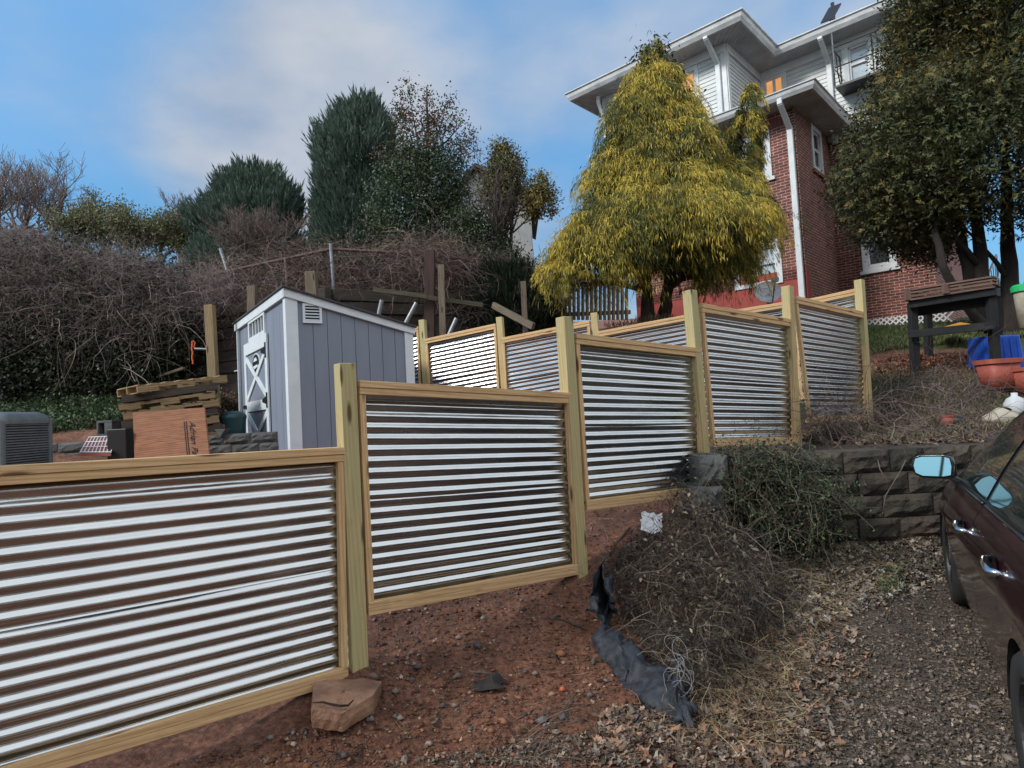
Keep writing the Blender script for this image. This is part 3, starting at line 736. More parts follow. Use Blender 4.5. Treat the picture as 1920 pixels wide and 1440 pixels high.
def gut(mb, pts, z, s=1.0):
    """K-profile gutter with fascia along pts"""
    pr = [(-.01, .0), (.0, -.05), (.05, -.05), (.09, .02), (.10, .09), (.13, .11), (.13, .13), (-.01, .13)]
    pr = [(a*s, b*s) for a, b in pr]; n = len(pts); out = []
    for i, p in enumerate(pts):
        d0 = (pts[i]-pts[i-1]).normalized() if i else None; d1 = (pts[i+1]-pts[i]).normalized() if i < n-1 else None
        d0 = d0 or d1; d1 = d1 or d0
        n0 = Vector((d0.y, -d0.x, 0)); n1 = Vector((d1.y, -d1.x, 0)); nn = (n0+n1).normalized(); k = 1/max(.3, nn.dot(n0))
        out.append([Vector((p.x, p.y, z))+nn*(a*k)+Vector((0, 0, b)) for a, b in pr]+[Vector((p.x, p.y, z))+nn*(pr[0][0]*k)+Vector((0, 0, pr[0][1]))])
    mb.grid(out)
gm = MB(); gut(gm, [farb, far, eo, e_in, eR+(-hL)*.0, eR+hR*6], ze1+.03, 1.25); gm.build('gutter', M['gutter'], house)
# main roof (hip)
rm = MB(); rise = 2.3
ridge1 = (Lf+CU)/2+hR*4.0; zr_ = ze1+.17
def V3(p, z): return Vector((p.x, p.y, z))
r1 = V3(Lf+hL*-2.0+hR*3.4, zr_+.55); r2 = V3(CU+hR*3.4, zr_+.55); r3 = V3(farR+hR*3.4, zr_+.55)
bk1 = V3(farb+hR*1, zr_)
rm.add([V3(far, zr_), V3(eo, zr_), r2, r1, V3(e_in, zr_), r3, V3(eR, zr_), bk1], [(0, 1, 2, 3), (1, 4, 2), (4, 6, 5, 2), (0, 3, 7)])
rm.build('roof', M['shingle'], house)
# small roof over the bay
OB = .55; zb_ = zsoff
b0 = C0+hR*(-OB)+(-hL)*OB; b1 = F1.P(bl, 0)+hR*(-OB)+hL*OB; b2 = C1+(-hL)*OB+hR*(.0)
groove_soffit(F1.P(bl, 0), XY(C0), b0, b1, zb_); groove_soffit(XY(C0), XY(C1), b2, b0, zb_)
gm = MB(); gut(gm, [b1, b0, b2], zb_+.03); gm.build('gutter', M['gutter'], house)
sr_ = MB(); zz = zb_+.15; zt = zz+.42
i1 = U1.P(bl, 0)+hR*.1; i0 = U1.P(.0, 0); 
sr_.add([V3(b1, zz), V3(b0, zz), V3(b2, zz), V3(K+(-hL)*.05, zt+.1), V3(CU, zt), V3(i1, zt), V3(C1, zt+.1)], [(0, 1, 4, 5), (1, 3, 4), (1, 2, 6, 3)])
sr_.build('bay_roof', M['shingle'], house)
print('bay eave corner px', project(V3(b0, zb_)), project(V3(b2, zb_)))
# downspouts
def spout(pl, u, ztop, zbot, out, parent=house, w=.085):
    mb = MB(); P0 = pl.P(u, ztop, out); 
    mb.board(P0+Vector((0, 0, .05)), P0-Vector((0, 0, .16)), w, w*.8, up=pl.n)
    mb.board(P0-Vector((0, 0, .14)), pl.P(u, ztop-.55, .06), w, w*.8, up=pl.n)
    mb.board(pl.P(u, ztop-.52, .055), pl.P(u, zbot, .055), w*1.15, w*.8, up=pl.n)
    mb.build('downspout', M['whitetrim'], house, bevel=.012)
spout(F1, -.10, zb_+.05, zg, OB+.03, w=.11)
spout(U1, -.20, ze1+.08, zs-.1, OV+.03, w=.11)
spout(F2, F2.px(1556, 130)[0], ze1+.08, zs-.4, OV+.03, w=.11)
spout(U1, uLft+.05, ze1-.1, zs-3, OV*.5, w=.09)
# white lattice skirt along the foot of the wall
lt = MB(); u0 = .3; u1 = rt; vlo = F2.px(1690, 617)[1]-.05; vhi = vlo+.36; st = .125
x = u0-.4
while x < u1:
    for sg in (1, -1):
        a = (x, vlo) if sg > 0 else (x, vhi); b = (x+.36, vhi) if sg > 0 else (x+.36, vlo)
        F2.bar(lt, a, b, .032, .10+(.008 if sg > 0 else 0), .108+(.008 if sg > 0 else 0))
    x += st
lt.build('lattice', M['whitetrim'], house)
# vent pipe and iron balcony with panel on a pole
mb = MB(); q = e_in+(-hL)*1.35+hR*.5; mb.tube([V3(q, ze1+.1), V3(q, ze1+1.0)], .045, 8); mb.build('vent_pipe', M['black'], house)
bal = MB(); ua = F2.px(1578, 150)[0]; ub = ua+1.7; vb_ = F2.px(1580, 178)[1]
F2.rect(bal, ua, vb_-.05, ub, vb_, .0, .65)
for hh in (.45, .95):
    bal.tube([F2.P(ua, vb_+hh, .0), F2.P(ua, vb_+hh, .63), F2.P(ub, vb_+hh, .63), F2.P(ub, vb_+hh, 0)], .016, 6)
for (u_, o_) in ((ua, .02), (ua, .63), ((ua+ub)/2, .63), (ub, .63)): bal.tube([F2.P(u_, vb_, o_), F2.P(u_, vb_+.95, o_)], .016, 6)
bal.tube([F2.P(ua, vb_+.05, .02), F2.P(ua, vb_+.45, .3), F2.P(ua, vb_+.95, .35)], .014, 6)
bal.build('balcony', M['black'], house)
pn = empty('solar_panel', F2.P(ua, vb_+.9, .63), 'small dark solar panel on a thin pole above the balcony rail', 'solar panel')
mb = MB(); mb.tube([F2.P(ua+.02, vb_+.3, .66), F2.P(ua+.02, vb_+1.75, .66)], .018, 6); mb.build('pole', M['galv'], pn)
mb = MB(); p = F2.P(ua+.02, vb_+1.78, .66); mb.board(p-Vector((.1, 0, .16)), p+Vector((.14, 0, .22)), .34, .03, up=(-.7, -.5, .6)); mb.build('panel', M['black'], pn)
# ---------------------------------------------------------------- block retaining wall by the driveway
M['block'] = surf('retaining_block', (.082, .068, .054), (.022, .021, .019), .95, 4.5, bmp=1.0, bd=.03, c3=(.13, .082, .055), usecol=True)
M['blockgrey'] = surf('grey_block', (.12, .125, .125), (.06, .063, .066), .9, 6, bmp=.8, bd=.01, c3=(.17, .17, .165))
rw = empty('retaining_wall', (WX0, WY, .3), 'low dark retaining wall of rough split-face blocks beside the driveway', 'retaining wall')
def rough_block(mb, x0, x1, y0, y1, z0, z1, col, nx=6, nz=4, bulge=.035):
    """front face at y0 bulges outwards, rough"""
    P = []; ph = random.uniform(0, 9)
    for j in range(nz+1):
        r = []
        for i in range(nx+1):
            u, v = i/nx, j/nz; e = min(u, 1-u, v, 1-v)
            yy = y0-bulge*min(1, e*5)*(.6+.8*random.random())
            r.append((x0+(x1-x0)*u+random.uniform(-.012, .012)*(0 < i < nx), yy, z0+(z1-z0)*v+random.uniform(-.01, .01)*(0 < j < nz)))
        P.append(r)
    mb.grid(P, col=col)
    mb.add([(x0, y0, z0), (x1, y0, z0), (x1, y0, z1), (x0, y0, z1), (x0, y1, z0), (x1, y1, z0), (x1, y1, z1), (x0, y1, z1)],
           [(3, 2, 6, 7), (0, 4, 5, 1), (1, 5, 6, 2), (0, 3, 7, 4), (4, 7, 6, 5)], col=col)
bw = MB(); rh = .192; nrow = 6
for r in range(nrow):
    z0 = 1.12-(r+1)*rh; x = WX0-.1+(r % 2)*.2+random.uniform(0, .05)
    while x < WX1:
        w = random.choice([.30, .40, .42, .46, .34]); k = random.uniform(.55, 1.15); t = random.uniform(-.04, .05)
        if z0 < .45 and x > 3.2: k *= 1.2; t = .12
        rough_block(bw, x+.004, x+w-.004, WY+.012*r*-1+random.uniform(-.01, .01), WY+.30, z0+.003, z0+rh-.003, (k+t, k, k-.03))
        x += w
bw.build('block_courses', M['block'], rw, smooth=False)
# two mossy grey end blocks of the wall below the fourth post
M['blockdark'] = surf('dark_garden_block', (.10, .10, .10), (.055, .056, .058), .9, 6, bmp=.8, bd=.01)
eb = empty('grey_block', (1.45, 5.0, .6), 'pair of pale weathered grey concrete blocks stacked at the end of the retaining wall', 'block')
m = MB(); a = W(1336, 885, 5.02); b = W(1322, 930, 4.95)
rough_block(m, a.x-.11, a.x+.11, 4.98, 5.3, a.z-.10, a.z+.13, (1, 1, 1)); rough_block(m, b.x-.11, b.x+.13, 4.9, 5.3, b.z-.14, a.z-.102, (1, 1, 1))
m.build('block', M['blockgrey'], eb)

M['plankdark'] = wood('mossy_plank', (.11, .10, .06), (.06, .055, .035), (.03, .025, .018), knots=False)
M['greypost2'] = wood('tan_post', (.30, .22, .12), (.22, .16, .09), (.11, .08, .05))
# ---------------------------------------------------------------- timber wall behind the shed
tw = empty('timber_retaining_wall', (-2.93, 10.15, 2.0), 'dark old timber retaining wall of stacked railway sleepers behind the shed', 'retaining wall')
tmb = MB()
segs = [(Vector((-8.5, timber_y(-8.5)-.0, 0)), Vector((-2.93, 10.15, 0))), (Vector((-2.93, 10.15, 0)), Vector((.35, 11.75, 0)))]
for si, (a, b) in enumerate(segs):
    d = (b-a).normalized(); n = Vector((d.y, -d.x, 0)); L = (b-a).length
    for r in range(11):
        z = TZ-.12-r*.20; x = -.2+random.uniform(0, .4)
        while x < L:
            w = random.uniform(1.3, 2.4); x1 = min(x+w, L+.15); o = random.uniform(-.05, .04)+(.08 if r < 1 else 0)-r*.012*-1
            p0 = a+d*x+n*(o); p1 = a+d*(x1-.01)+n*o
            tmb.board((p0.x, p0.y, z+random.uniform(-.012, .012)), (p1.x, p1.y, z+random.uniform(-.012, .012)), .24, .192)
            x = x1
tmb.build('sleeper_courses', M['oldwood'], tw, bevel=.012)
def post(px0, py0, px1, py1, Y, w, mat, label, name='wooden_post', group=None, Y2=None):
    a = W(px0, py0, Y); b = W(px1, py1, Y2 or Y)
    o = MB().board(b, a, w, w*.9, up=(0, -1, 0)).build(name, M[mat], None, bevel=.006); tag(o, label, 'post', group); return o
post(393, 572, 403, 757, 9.5, .13, 'greypost2' if 'greypost2' in M else 'palletwood', 'tan upright wooden post standing left of the shed before the timber wall')
post(473, 537, 474, 640, 9.9, .13, 'greywood', 'stubby wooden post top showing over the left roof edge of the shed')
post(583, 510, 592, 640, 9.7, .16, 'greywood', 'pale split-topped post rising just behind the shed roof')
post(806, 470, 806, 640, 10.1, .16, 'brownpost', 'dark red-brown round-topped post right of the shed')
post(827, 497, 831, 640, 9.9, .10, 'greywood', 'slim grey post next to the dark red-brown one')
post(981, 528, 986, 640, 10.2, .09, 'greywood', 'thin grey post standing alone behind the rear fence')
for (a, b, Y, lb) in (((716, 563), (708, 600), 9.6, 'short steel pipe sticking up nearest the shed roof'), ((781, 568), (762, 604), 9.6, 'leaning steel pipe left of the dark brown post'),
                   ((856, 597), (842, 628), 9.6, 'leaning steel pipe right of the slim grey post')):
    p = W(*a, Y); q = W(*b, Y); q = q+(q-p)*1.5
    o = MB().tube([p, q], .035, 10).build('steel_pipe', M['galv']); tag(o, lb, 'pipe', 'steel pipes leaning on the timber wall')
o = MB().board(W(700, 543, 9.85), W(800, 556, 9.95), .05, .07).board(W(795, 557, 9.95), W(905, 572, 10.1), .05, .07).build('plank', M['plankdark']); tag(o, 'mossy plank fixed along the top of the timber wall', 'plank')
o = MB().board(W(925, 572, 10.2), W(1000, 612, 9.6), .06, .10).build('plank', M['greywood']); tag(o, 'pale fallen plank leaning in the dark corner behind the rear fence', 'plank')
o = MB().board(W(300, 705, 10.6), W(345, 690, 10.4), .05, .04).build('plank', M['greywood']); tag(o, 'grey stick-like plank propped above the pallet stack', 'plank')
# orange strap
p = W(360, 640, 9.9); s = MB()
pts = [p+Vector((0.006*math.sin(i*1.7), 0, -i*.04)) for i in range(10)]
s.tube(pts, .014, 6); s.tube([p+Vector((.03, 0, -.1)), p+Vector((.05, 0, -.03)), p+Vector((.02, 0, .01)), p], .01, 6)
M['orange'] = plain('orange_strap', (.55, .09, .02), .6); tag(s.build('hanging_strap', M['orange']), 'bright orange strap hanging on the timber wall left of the tan post', 'strap')
for i, (a, b) in enumerate((((365, 654), (392, 655)), ((440, 697), (455, 693)))):
    tag(MB().tube([W(*a, 9.8), W(*b, 9.8)], .02, 8).build('metal_rod', M['galv']), ('short pale rod crossing just left of the tan post', 'short pale rod poking out by the left corner of the shed')[i], 'rod')
# ---------------------------------------------------------------- chain link fence on the terrace
cl = empty('chain_link_fence', (-2.93, 10.2, TZ), 'old rusty chain link fence on top of the timber wall, overgrown with vines', 'fence')
RAIL = [W(150, 572, 12.6), W(360, 526, 11.5), W(430, 508, 11.1), W(620, 467, 10.25), W(745, 474, 10.8), W(850, 483, 11.2), W(985, 495, 11.8)]
rl = MB().tube(RAIL, .028, 8); rl.build('top_rail', M['rust'], cl, smooth=True)
for i, (p, dx, ext) in enumerate(((RAIL[2], .0, .42), (RAIL[3], 0, .05), (RAIL[4], 0, 0), (RAIL[6], 0, .0), (RAIL[1], 0, 0), (W(535, 487, 10.6), 0, 0))):
    if i == 0: a = W(413, 466, 11.1); b = W(447, 575, 11.1)
    else: a = p+Vector((0, 0, .04+ext)); b = Vector((p.x+.04, p.y, p.z-1.15))
    MB().tube([b, a], .028 if i in (0, 1) else .026, 10).build('post', M['galv'] if i in (0, 1, 3) else M['rust'], cl, smooth=True)
Pw = []
for i in range(len(RAIL)-1):
    a, b = RAIL[i], RAIL[i+1]; L = (b-a).length; n = int(L/.075)
    for k in range(-14, n):
        for sg in (0, 1):
            s0, s1 = k*.075, k*.075+1.05
            z0, z1 = 0., 1.
            if s0 < 0: z0 = -s0/1.05; s0 = 0
            if s1 > L: z1 = 1-(s1-L)/1.05; s1 = L
            if s1 <= s0: continue
            if sg: za, zb2 = -z0*1.05, -z1*1.05
            else: za, zb2 = -(1-z0)*1.05, -(1-z1)*1.05
            Pw.append([a.lerp(b, s0/L)+Vector((0, 0, za)), a.lerp(b, s1/L)+Vector((0, 0, zb2))])
Pw = np.array([[tuple(p), tuple(q)] for p, q in Pw]); Vv, Ff = np_tubes(Pw, np.full(Pw.shape[:2], .0028), 3)
np_mesh('wire_netting', Vv, Ff, np.ones((len(Vv), 3)), M['rust'], cl)

# ---------------------------------------------------------------- yard: pallets, plywood, air conditioner and oddments
pc = (W(284, 780, 7.75)); ang = math.radians(24)
def pallet(z, rot, mat, label, sx=1.06, sy=.9, dx=0, dy=0, notch=True, tilt=0):
    r = empty('pallet', (pc.x+dx, pc.y+.5+dy, z), label, 'pallet', 'wooden pallets stacked behind the first fence panel')
    ca, sa = math.cos(rot), math.sin(rot)
    def T(x, y, zz): return Vector((pc.x+dx+x*ca-y*sa, pc.y+.5+dy+x*sa+y*ca, z+zz+x*tilt))
    h = .080
    for yy in (-sy/2+.02, 0, sy/2-.02):
        st = MB()
        xs_ = [-sx/2, -sx*.28, -sx*.08, sx*.12, sx*.32, sx/2]
        for i in range(5):
            hh = h if (i % 2 == 0 or not notch) else h*.45
            st.board(T(xs_[i], yy, .008+h-hh/2), T(xs_[i+1], yy, .008+h-hh/2), .038, hh)
        st.build('stringer', M[mat], r)
    dk = MB()
    for i in range(7):
        x = -sx/2+.05+i*(sx-.1)/6
        dk.board(T(x, -sy/2+(.0 if i in (0, 6) else .03), .008+h+.007), T(x, sy/2, .008+h+.007), .10, .013)
        if i % 3 == 0: dk.board(T(x, -sy/2+.03, .002), T(x, sy/2-.03, .002), .10, .012)
    dk.build('deck', M[mat], r)
ztop = W(290, 708, 7.5).z
zp = ztop-.11; PL_ = [('palletwood', 'topmost pallet, pale new wood, turned askew on the stack', .38, .0), ('palletdark', 'second pallet from the top, dark brown boards', .03, 0),
       ('palletwood', 'third pallet from the top, tan with dark fork notches', 0, -.02), ('palletwood', 'fourth pallet from the top, orange-tan and notched', 0, .03),
       ('palletdark', 'fifth pallet from the top, blackened grey, just over the plywood edge', .02, .0), ('palletwood', 'sixth pallet from the top, tan end showing left of the plywood', .0, .02),
       ('palletdark', 'seventh pallet from the top, brown end left of the plywood', 0, .05), ('palletwood', 'eighth pallet from the top, set back left of the plywood', .0, .06),
       ('palletwood', 'ninth pallet from the top, near the fence rail', .0, .06), ('palletdark', 'tenth pallet from the top, lowest one seen over the fence rail', 0, .05)]
for i, (mt, lb, dr, dx) in enumerate(PL_):
    pallet(zp-i*.106, math.radians(24)+dr, mt, lb, dx=dx, notch=i not in (1, 6), tilt=.125)
pb = zp-10*.106
for k in range(3): pallet(pb-k*.106, math.radians(24), 'palletdark', 'pallet low in the stack, hidden behind the near fence', dx=.03)
# plywood with lettering
ply = empty('plywood_sheet', W(320, 845, 7.05), 'reddish stained plywood sheet leaning on the pallets with black handwriting', 'plywood')
q = [W(250, 774, 7.32), W(384, 764, 6.97), W(395, 870, 6.85), W(254, 880, 7.2)]
nn = (q[1]-q[0]).cross(q[2]-q[0]).normalized(); nn = nn if nn.y < 0 else -nn
mb = MB(); gg = [(0, 0, 0), (1.0, 0, 0), (1.0, .7, 0), (0, .7, 0)]
mb.prism([p+nn*.008 for p in q], [p-nn*.008 for p in q], g=gg+gg); mb.build('board', M['plywood'], ply)
ft = bpy.data.curves.new('lettering', 'FONT'); ft.body = 'Adrian Par'; ft.size = .92; ft.shear = .35; ft.extrude = .004
fo = bpy.data.objects.new('tmp', ft); COL.objects.link(fo); dg = bpy.context.evaluated_depsgraph_get(); me = bpy.data.meshes.new_from_object(fo.evaluated_get(dg)); bpy.data.objects.remove(fo)
start = W(364, 789, 7.0); xa = (q[2]-q[1]).normalized(); ya = (q[1]-q[0]).normalized()
d0 = ray(364, 789); t = (q[0]-CAM).dot(nn)/d0.dot(nn); st = CAM+d0*t-ya*.0
me.transform(Matrix(((xa.x, ya.x, nn.x, st.x-ya.x*.06+nn.x*.012), (xa.y, ya.y, nn.y, st.y-ya.y*.06+nn.y*.012), (xa.z, ya.z, nn.z, st.z-ya.z*.06+nn.z*.012), (0, 0, 0, 1))) @ Matrix.Diagonal((.105, .125, 1, 1)))
M['ink'] = plain('marker_ink', (.03, .018, .015), .7)
link('lettering', me, M['ink'], ply)
mb = MB(); a = st-ya*.105+nn*.012; mb.board(a, a+xa*.5, .012, .004, up=nn); mb.board(a-ya*.03, a-ya*.03+xa*.5, .008, .004, up=nn); mb.build('underline', M['ink'], ply)
# black box beside pallets
mb = MB(); p = W(230, 820, 7.3); mb.box((p.x-.12, 7.2, p.z-.5), (p.x+.10, 7.45, p.z+.10)); o = mb.build('black_crate', M['black'], None, bevel=.01); tag(o, 'black plastic crate squeezed against the left foot of the pallet stack', 'crate')
# air conditioner
acp = W(-8, 812, 6.8); ac = empty('air_conditioner', (acp.x, acp.y, acp.z-.6), 'dark grey outdoor air conditioner unit with louvred sides at the left edge', 'air conditioner')
M['acgrey'] = surf('ac_paint', (.13, .15, .16), (.09, .105, .115), .5, 8, bmp=.05); M['acdark'] = plain('ac_dark', (.02, .025, .03), .4)
ztp = W(20, 790, 6.6).z; hw = .36; zlo = acp.z-.65
mb = MB(); mb.box((acp.x-hw+.02, acp.y-hw+.02, zlo), (acp.x+hw-.02, acp.y+hw-.02, ztp)); mb.build('core', M['acdark'], ac)
mb = MB()
for i in range(26):
    z = zlo+.03+i*(ztp-zlo-.05)/26
    mb.box((acp.x-hw+.03, acp.y-hw+.004, z), (acp.x+hw-.03, acp.y-hw+.03, z+.014)); mb.box((acp.x+hw-.03, acp.y-hw+.03, z), (acp.x+hw-.004, acp.y+hw-.03, z+.014))
mb.build('louvre', M['acgrey'], ac)
for sx_ in (-1, 1):
    for sy_ in (-1, 1): MB().tube([(acp.x+sx_*(hw-.03), acp.y+sy_*(hw-.03), zlo), (acp.x+sx_*(hw-.03), acp.y+sy_*(hw-.03), ztp)], .035, 10).build('corner_post', M['acgrey'], ac)
def rrect(cx, cy, h, r, n=5):
    out = []
    for (sx_, sy_, a0) in ((1, 1, 0), (-1, 1, 90), (-1, -1, 180), (1, -1, 270)):
        for k in range(n+1): a = math.radians(a0+90*k/n); out.append((cx+sx_*(h-r)+r*math.cos(a), cy+sy_*(h-r)+r*math.sin(a)))
    return out
mb = MB(); rings = []
for (h, z) in ((hw+.01, ztp-.03), (hw+.012, ztp+.01), (hw-.01, ztp+.06), (hw-.07, ztp+.10), (hw-.10, ztp+.10)):
    rr = rrect(acp.x, acp.y, h, .10); rings.append([(x, y, z) for x, y in rr+[rr[0]]])
mb.grid(rings); mb.build('lid', M['acgrey'], ac, smooth=True)
mb = MB()
for k in range(9): mb.tube([(acp.x+(hw-.1)*k/9*math.cos(a), acp.y+(hw-.1)*k/9*math.sin(a), ztp+.105) for a in np.linspace(0, 2*math.pi, 25)], .004, 4, cap=False)
for k in range(12): mb.tube([(acp.x, acp.y, ztp+.11), (acp.x+(hw-.09)*math.cos(k*math.pi/6), acp.y+(hw-.09)*math.sin(k*math.pi/6), ztp+.10)], .004, 4)
mb.build('fan_guard', M['acdark'], ac)
# low garden block wall
lw = MB(); a = W(55, 836, 7.9); x = a.x-2.2
k = 0
while x < -2.9:
    w_ = random.uniform(.30, .40)
    for r in range(3): rough_block(lw, x+(r % 2)*.1, x+(r % 2)*.1+w_-.006, a.y+.0+(x+6)*-.0, a.y+.25, a.z-.11-r*.13, a.z-.11-r*.13+.125, (1, 1, 1), bulge=.02)
    x += w_
tag(lw.build('low_garden_wall', M['blockdark']), 'low wall of grey garden blocks running behind the pallets and air conditioner', 'garden wall')
# red tiled rack, cinder block, white block, bricks, green bin
M['redtile'] = surf('red_slats', (.30, .10, .075), (.22, .075, .06), .7, 9); 
rk = empty('red_grid_rack', W(180, 835, 7.5), 'reddish boards under a white wire grid lying by the pallets', 'rack')
P0, P1, P2, P3 = W(150, 850, 7.1), W(208, 850, 7.1), W(214, 820, 7.75), W(166, 822, 7.75)
mb = MB(); mb.prism([P0, P1, P2, P3], [p-Vector((0, 0, .03)) for p in (P0, P1, P2, P3)]); mb.build('boards', M['redtile'], rk)
mb = MB()
for i in range(9): mb.tube([P0.lerp(P1, i/8)+Vector((0, 0, .01)), P3.lerp(P2, i/8)+Vector((0, 0, .01))], .005, 5)
for i in range(4): mb.tube([P0.lerp(P3, i/3)+Vector((0, 0, .016)), P1.lerp(P2, i/3)+Vector((0, 0, .016))], .005, 5)
mb.build('wire_grid', M['shedwhite'], rk)
cb_ = empty('cinder_block', W(205, 803, 8.1), 'grey hollow cinder block sitting upright left of the pallets', 'block')
p = W(205, 803, 8.1); mb = MB()
mb.box((p.x-.10, p.y-.1, p.z-.1), (p.x+.10, p.y+.1, p.z-.07)); mb.box((p.x-.10, p.y-.1, p.z+.07), (p.x+.10, p.y+.1, p.z+.1)); mb.box((p.x-.10, p.y-.1, p.z-.07), (p.x-.075, p.y+.1, p.z+.07)); mb.box((p.x+.0, p.y-.1, p.z-.07), (p.x+.10, p.y+.1, p.z+.07))
mb.build('block', M['blockgrey'], cb_, bevel=.006)
p = W(416, 812, 7.9); mb = MB(); mb.prism([(p.x-.07, p.y-.05, p.z+.05), (p.x+.07, p.y-.05, p.z+.05), (p.x+.0, p.y-.05, p.z-.06)], [(p.x-.07, p.y+.1, p.z+.05), (p.x+.07, p.y+.1, p.z+.05), (p.x, p.y+.1, p.z-.06)])
tag(mb.build('stone_wedge', M['blockgrey'], None, bevel=.006), 'pale triangular stone wedge on the garden wall left of the shed', 'stone')
M['brickred'] = surf('loose_brick', (.30, .10, .07), (.2, .06, .04), .9, 14)
for i, (x, y) in enumerate(((398, 800), (424, 800))):
    p = W(x, y, 8.2); tag(MB().board(p-Vector((.08, .03, 0)), p+Vector((.08, .03, .01)), .09, .055).build('loose_brick', M['brickred'], None, bevel=.005), ('broken red brick lying right beside the pallets', 'red brick lying close to the green bin')[i], 'brick', 'loose bricks by the pallets')
p = W(438, 806, 8.3); tb = empty('trash_bin', (p.x, p.y, p.z-.4), 'dark green trash bin standing half behind the left edge of the shed', 'bin')
M['darkgreen'] = plain('dark_green_plastic', (.012, .045, .05), .4)
mb = MB(); mb.lathe((p.x, p.y, p.z-.55), [(0, 0), (.13, 0), (.15, .55), (.16, .70)], 20); mb.build('body', M['darkgreen'], tb, smooth=True)
mb = MB(); mb.lathe((p.x, p.y, p.z+.15), [(.165, 0), (.165, .03), (.14, .07), (.08, .095), (0, .10)], 20); mb.build('lid', M['darkgreen'], tb, smooth=True)

# ---------------------------------------------------------------- far neighbour house and picket fence
M['neighbour'] = surf('neighbour_siding', (.30, .31, .31), (.24, .25, .25), .6, 3)
nh = empty('neighbour_house', W(930, 480, 24), 'pale sided house gable glimpsed far behind between the bare tree and evergreens', 'house')
mb = MB(); a = W(858, 480, 24); b = W(1000, 480, 24); zt_ = W(900, 372, 24).z; zr2 = W(930, 318, 24).z; zb2 = a.z-2.5
x0, x1 = a.x, b.x
mb.prism([(x0, 24, zb2), (x1, 24, zb2), (x1, 24, zt_), ((x0+x1)/2-.6, 24, zr2), (x0, 24, zt_)], [(x0, 29, zb2), (x1, 29, zb2), (x1, 29, zt_), ((x0+x1)/2-.6, 29, zr2), (x0, 29, zt_)])
mb.build('wall', M['neighbour'], nh)
mb = MB(); xm = (x0+x1)/2-.6
mb.prism([(x0-.4, 23.6, zt_-.25), (xm, 23.6, zr2+.02), (xm, 23.6, zr2+.16), (x0-.4, 23.6, zt_-.1)], [(x0-.4, 29.4, zt_-.25), (xm, 29.4, zr2+.02), (xm, 29.4, zr2+.16), (x0-.4, 29.4, zt_-.1)])
mb.prism([(x1+.4, 23.6, zt_-.25), (xm, 23.6, zr2+.02), (xm, 23.6, zr2+.16), (x1+.4, 23.6, zt_-.1)], [(x1+.4, 29.4, zt_-.25), (xm, 29.4, zr2+.02), (xm, 29.4, zr2+.16), (x1+.4, 29.4, zt_-.1)])
mb.build('roof', M['shingle'], nh)
mb = MB(); c_ = W(925, 430, 23.97); mb.box((c_.x-.4, 23.95, c_.z-.6), (c_.x+.4, 24.05, c_.z+.6)); w_ = mb.build('window', M['whitetrim'], nh); mb = MB(); mb.box((c_.x-.32, 23.93, c_.z-.52), (c_.x+.32, 24.0, c_.z+.52)); mb.build('pane', M['glass_dark'], w_)
pf = empty('picket_fence', W(1115, 590, 12.2), 'dark grey picket fence half hidden under the yellow tree', 'fence')
for i in range(15):
    x = 1060+i*8.2; a = W(x, 520-i*.4, 12.2+i*.03); b = W(x, 600, 12.2+i*.03)
    mb = MB(); mb.board(b, a, .065, .02, up=(0, -1, 0)); mb.build('picket', M['greywood'], pf)
mb = MB(); mb.board(W(1055, 535, 12.25), W(1182, 530, 12.65), .03, .08); mb.board(W(1055, 590, 12.25), W(1182, 585, 12.65), .03, .08); mb.build('rail', M['greywood'], pf)
# satellite dish
p = W(1440, 547, 10.6); sdh = empty('satellite_dish', (p.x, p.y, H(p.x, p.y)), 'oval pale grey satellite dish in front of the red painted wall', 'satellite dish')
M['dish'] = surf('dish_paint', (.62, .65, .68), (.5, .53, .56), .45, 6, bmp=.05)
ax = Vector((-.25, -.85, .45)).normalized(); mb = MB()
prof = [(0, -.05), (.08, -.045), (.16, -.025), (.215, 0), (.22, .005), (.215, -.008), (.16, -.035), (.08, -.055), (0, -.06)]
mb.lathe(p, prof, 28, axis=ax, sx=1.0); d_ = mb.build('reflector', M['dish'], sdh, smooth=True)
mb = MB(); mb.tube([p-ax*.05+Vector((0, 0, -.18)), p+ax*.1+Vector((.05, 0, -.25)), p+ax*.30+Vector((.1, 0, .0))], .012, 6); mb.box(tuple(p+ax*.3+Vector((.07, -.03, -.02))), tuple(p+ax*.3+Vector((.15, .05, .05)))); mb.build('feed_arm', M['galv'], sdh)
mb = MB(); mb.tube([p-ax*.06, p-ax*.12+Vector((0, 0, -.15)), Vector((p.x, p.y+.1, H(p.x, p.y)-.1))], .022, 8); mb.build('mast', M['galv'], sdh)
for k, dz in enumerate((.05, -.04)):
    MB().board(p+ax*.004+Vector((-.09+k*.06, 0, dz)), p+ax*.004+Vector((-.0+k*.06, 0, dz)), .004, .018, up=(0, .4, .9)).build('emblem', M['galv'], sdh)

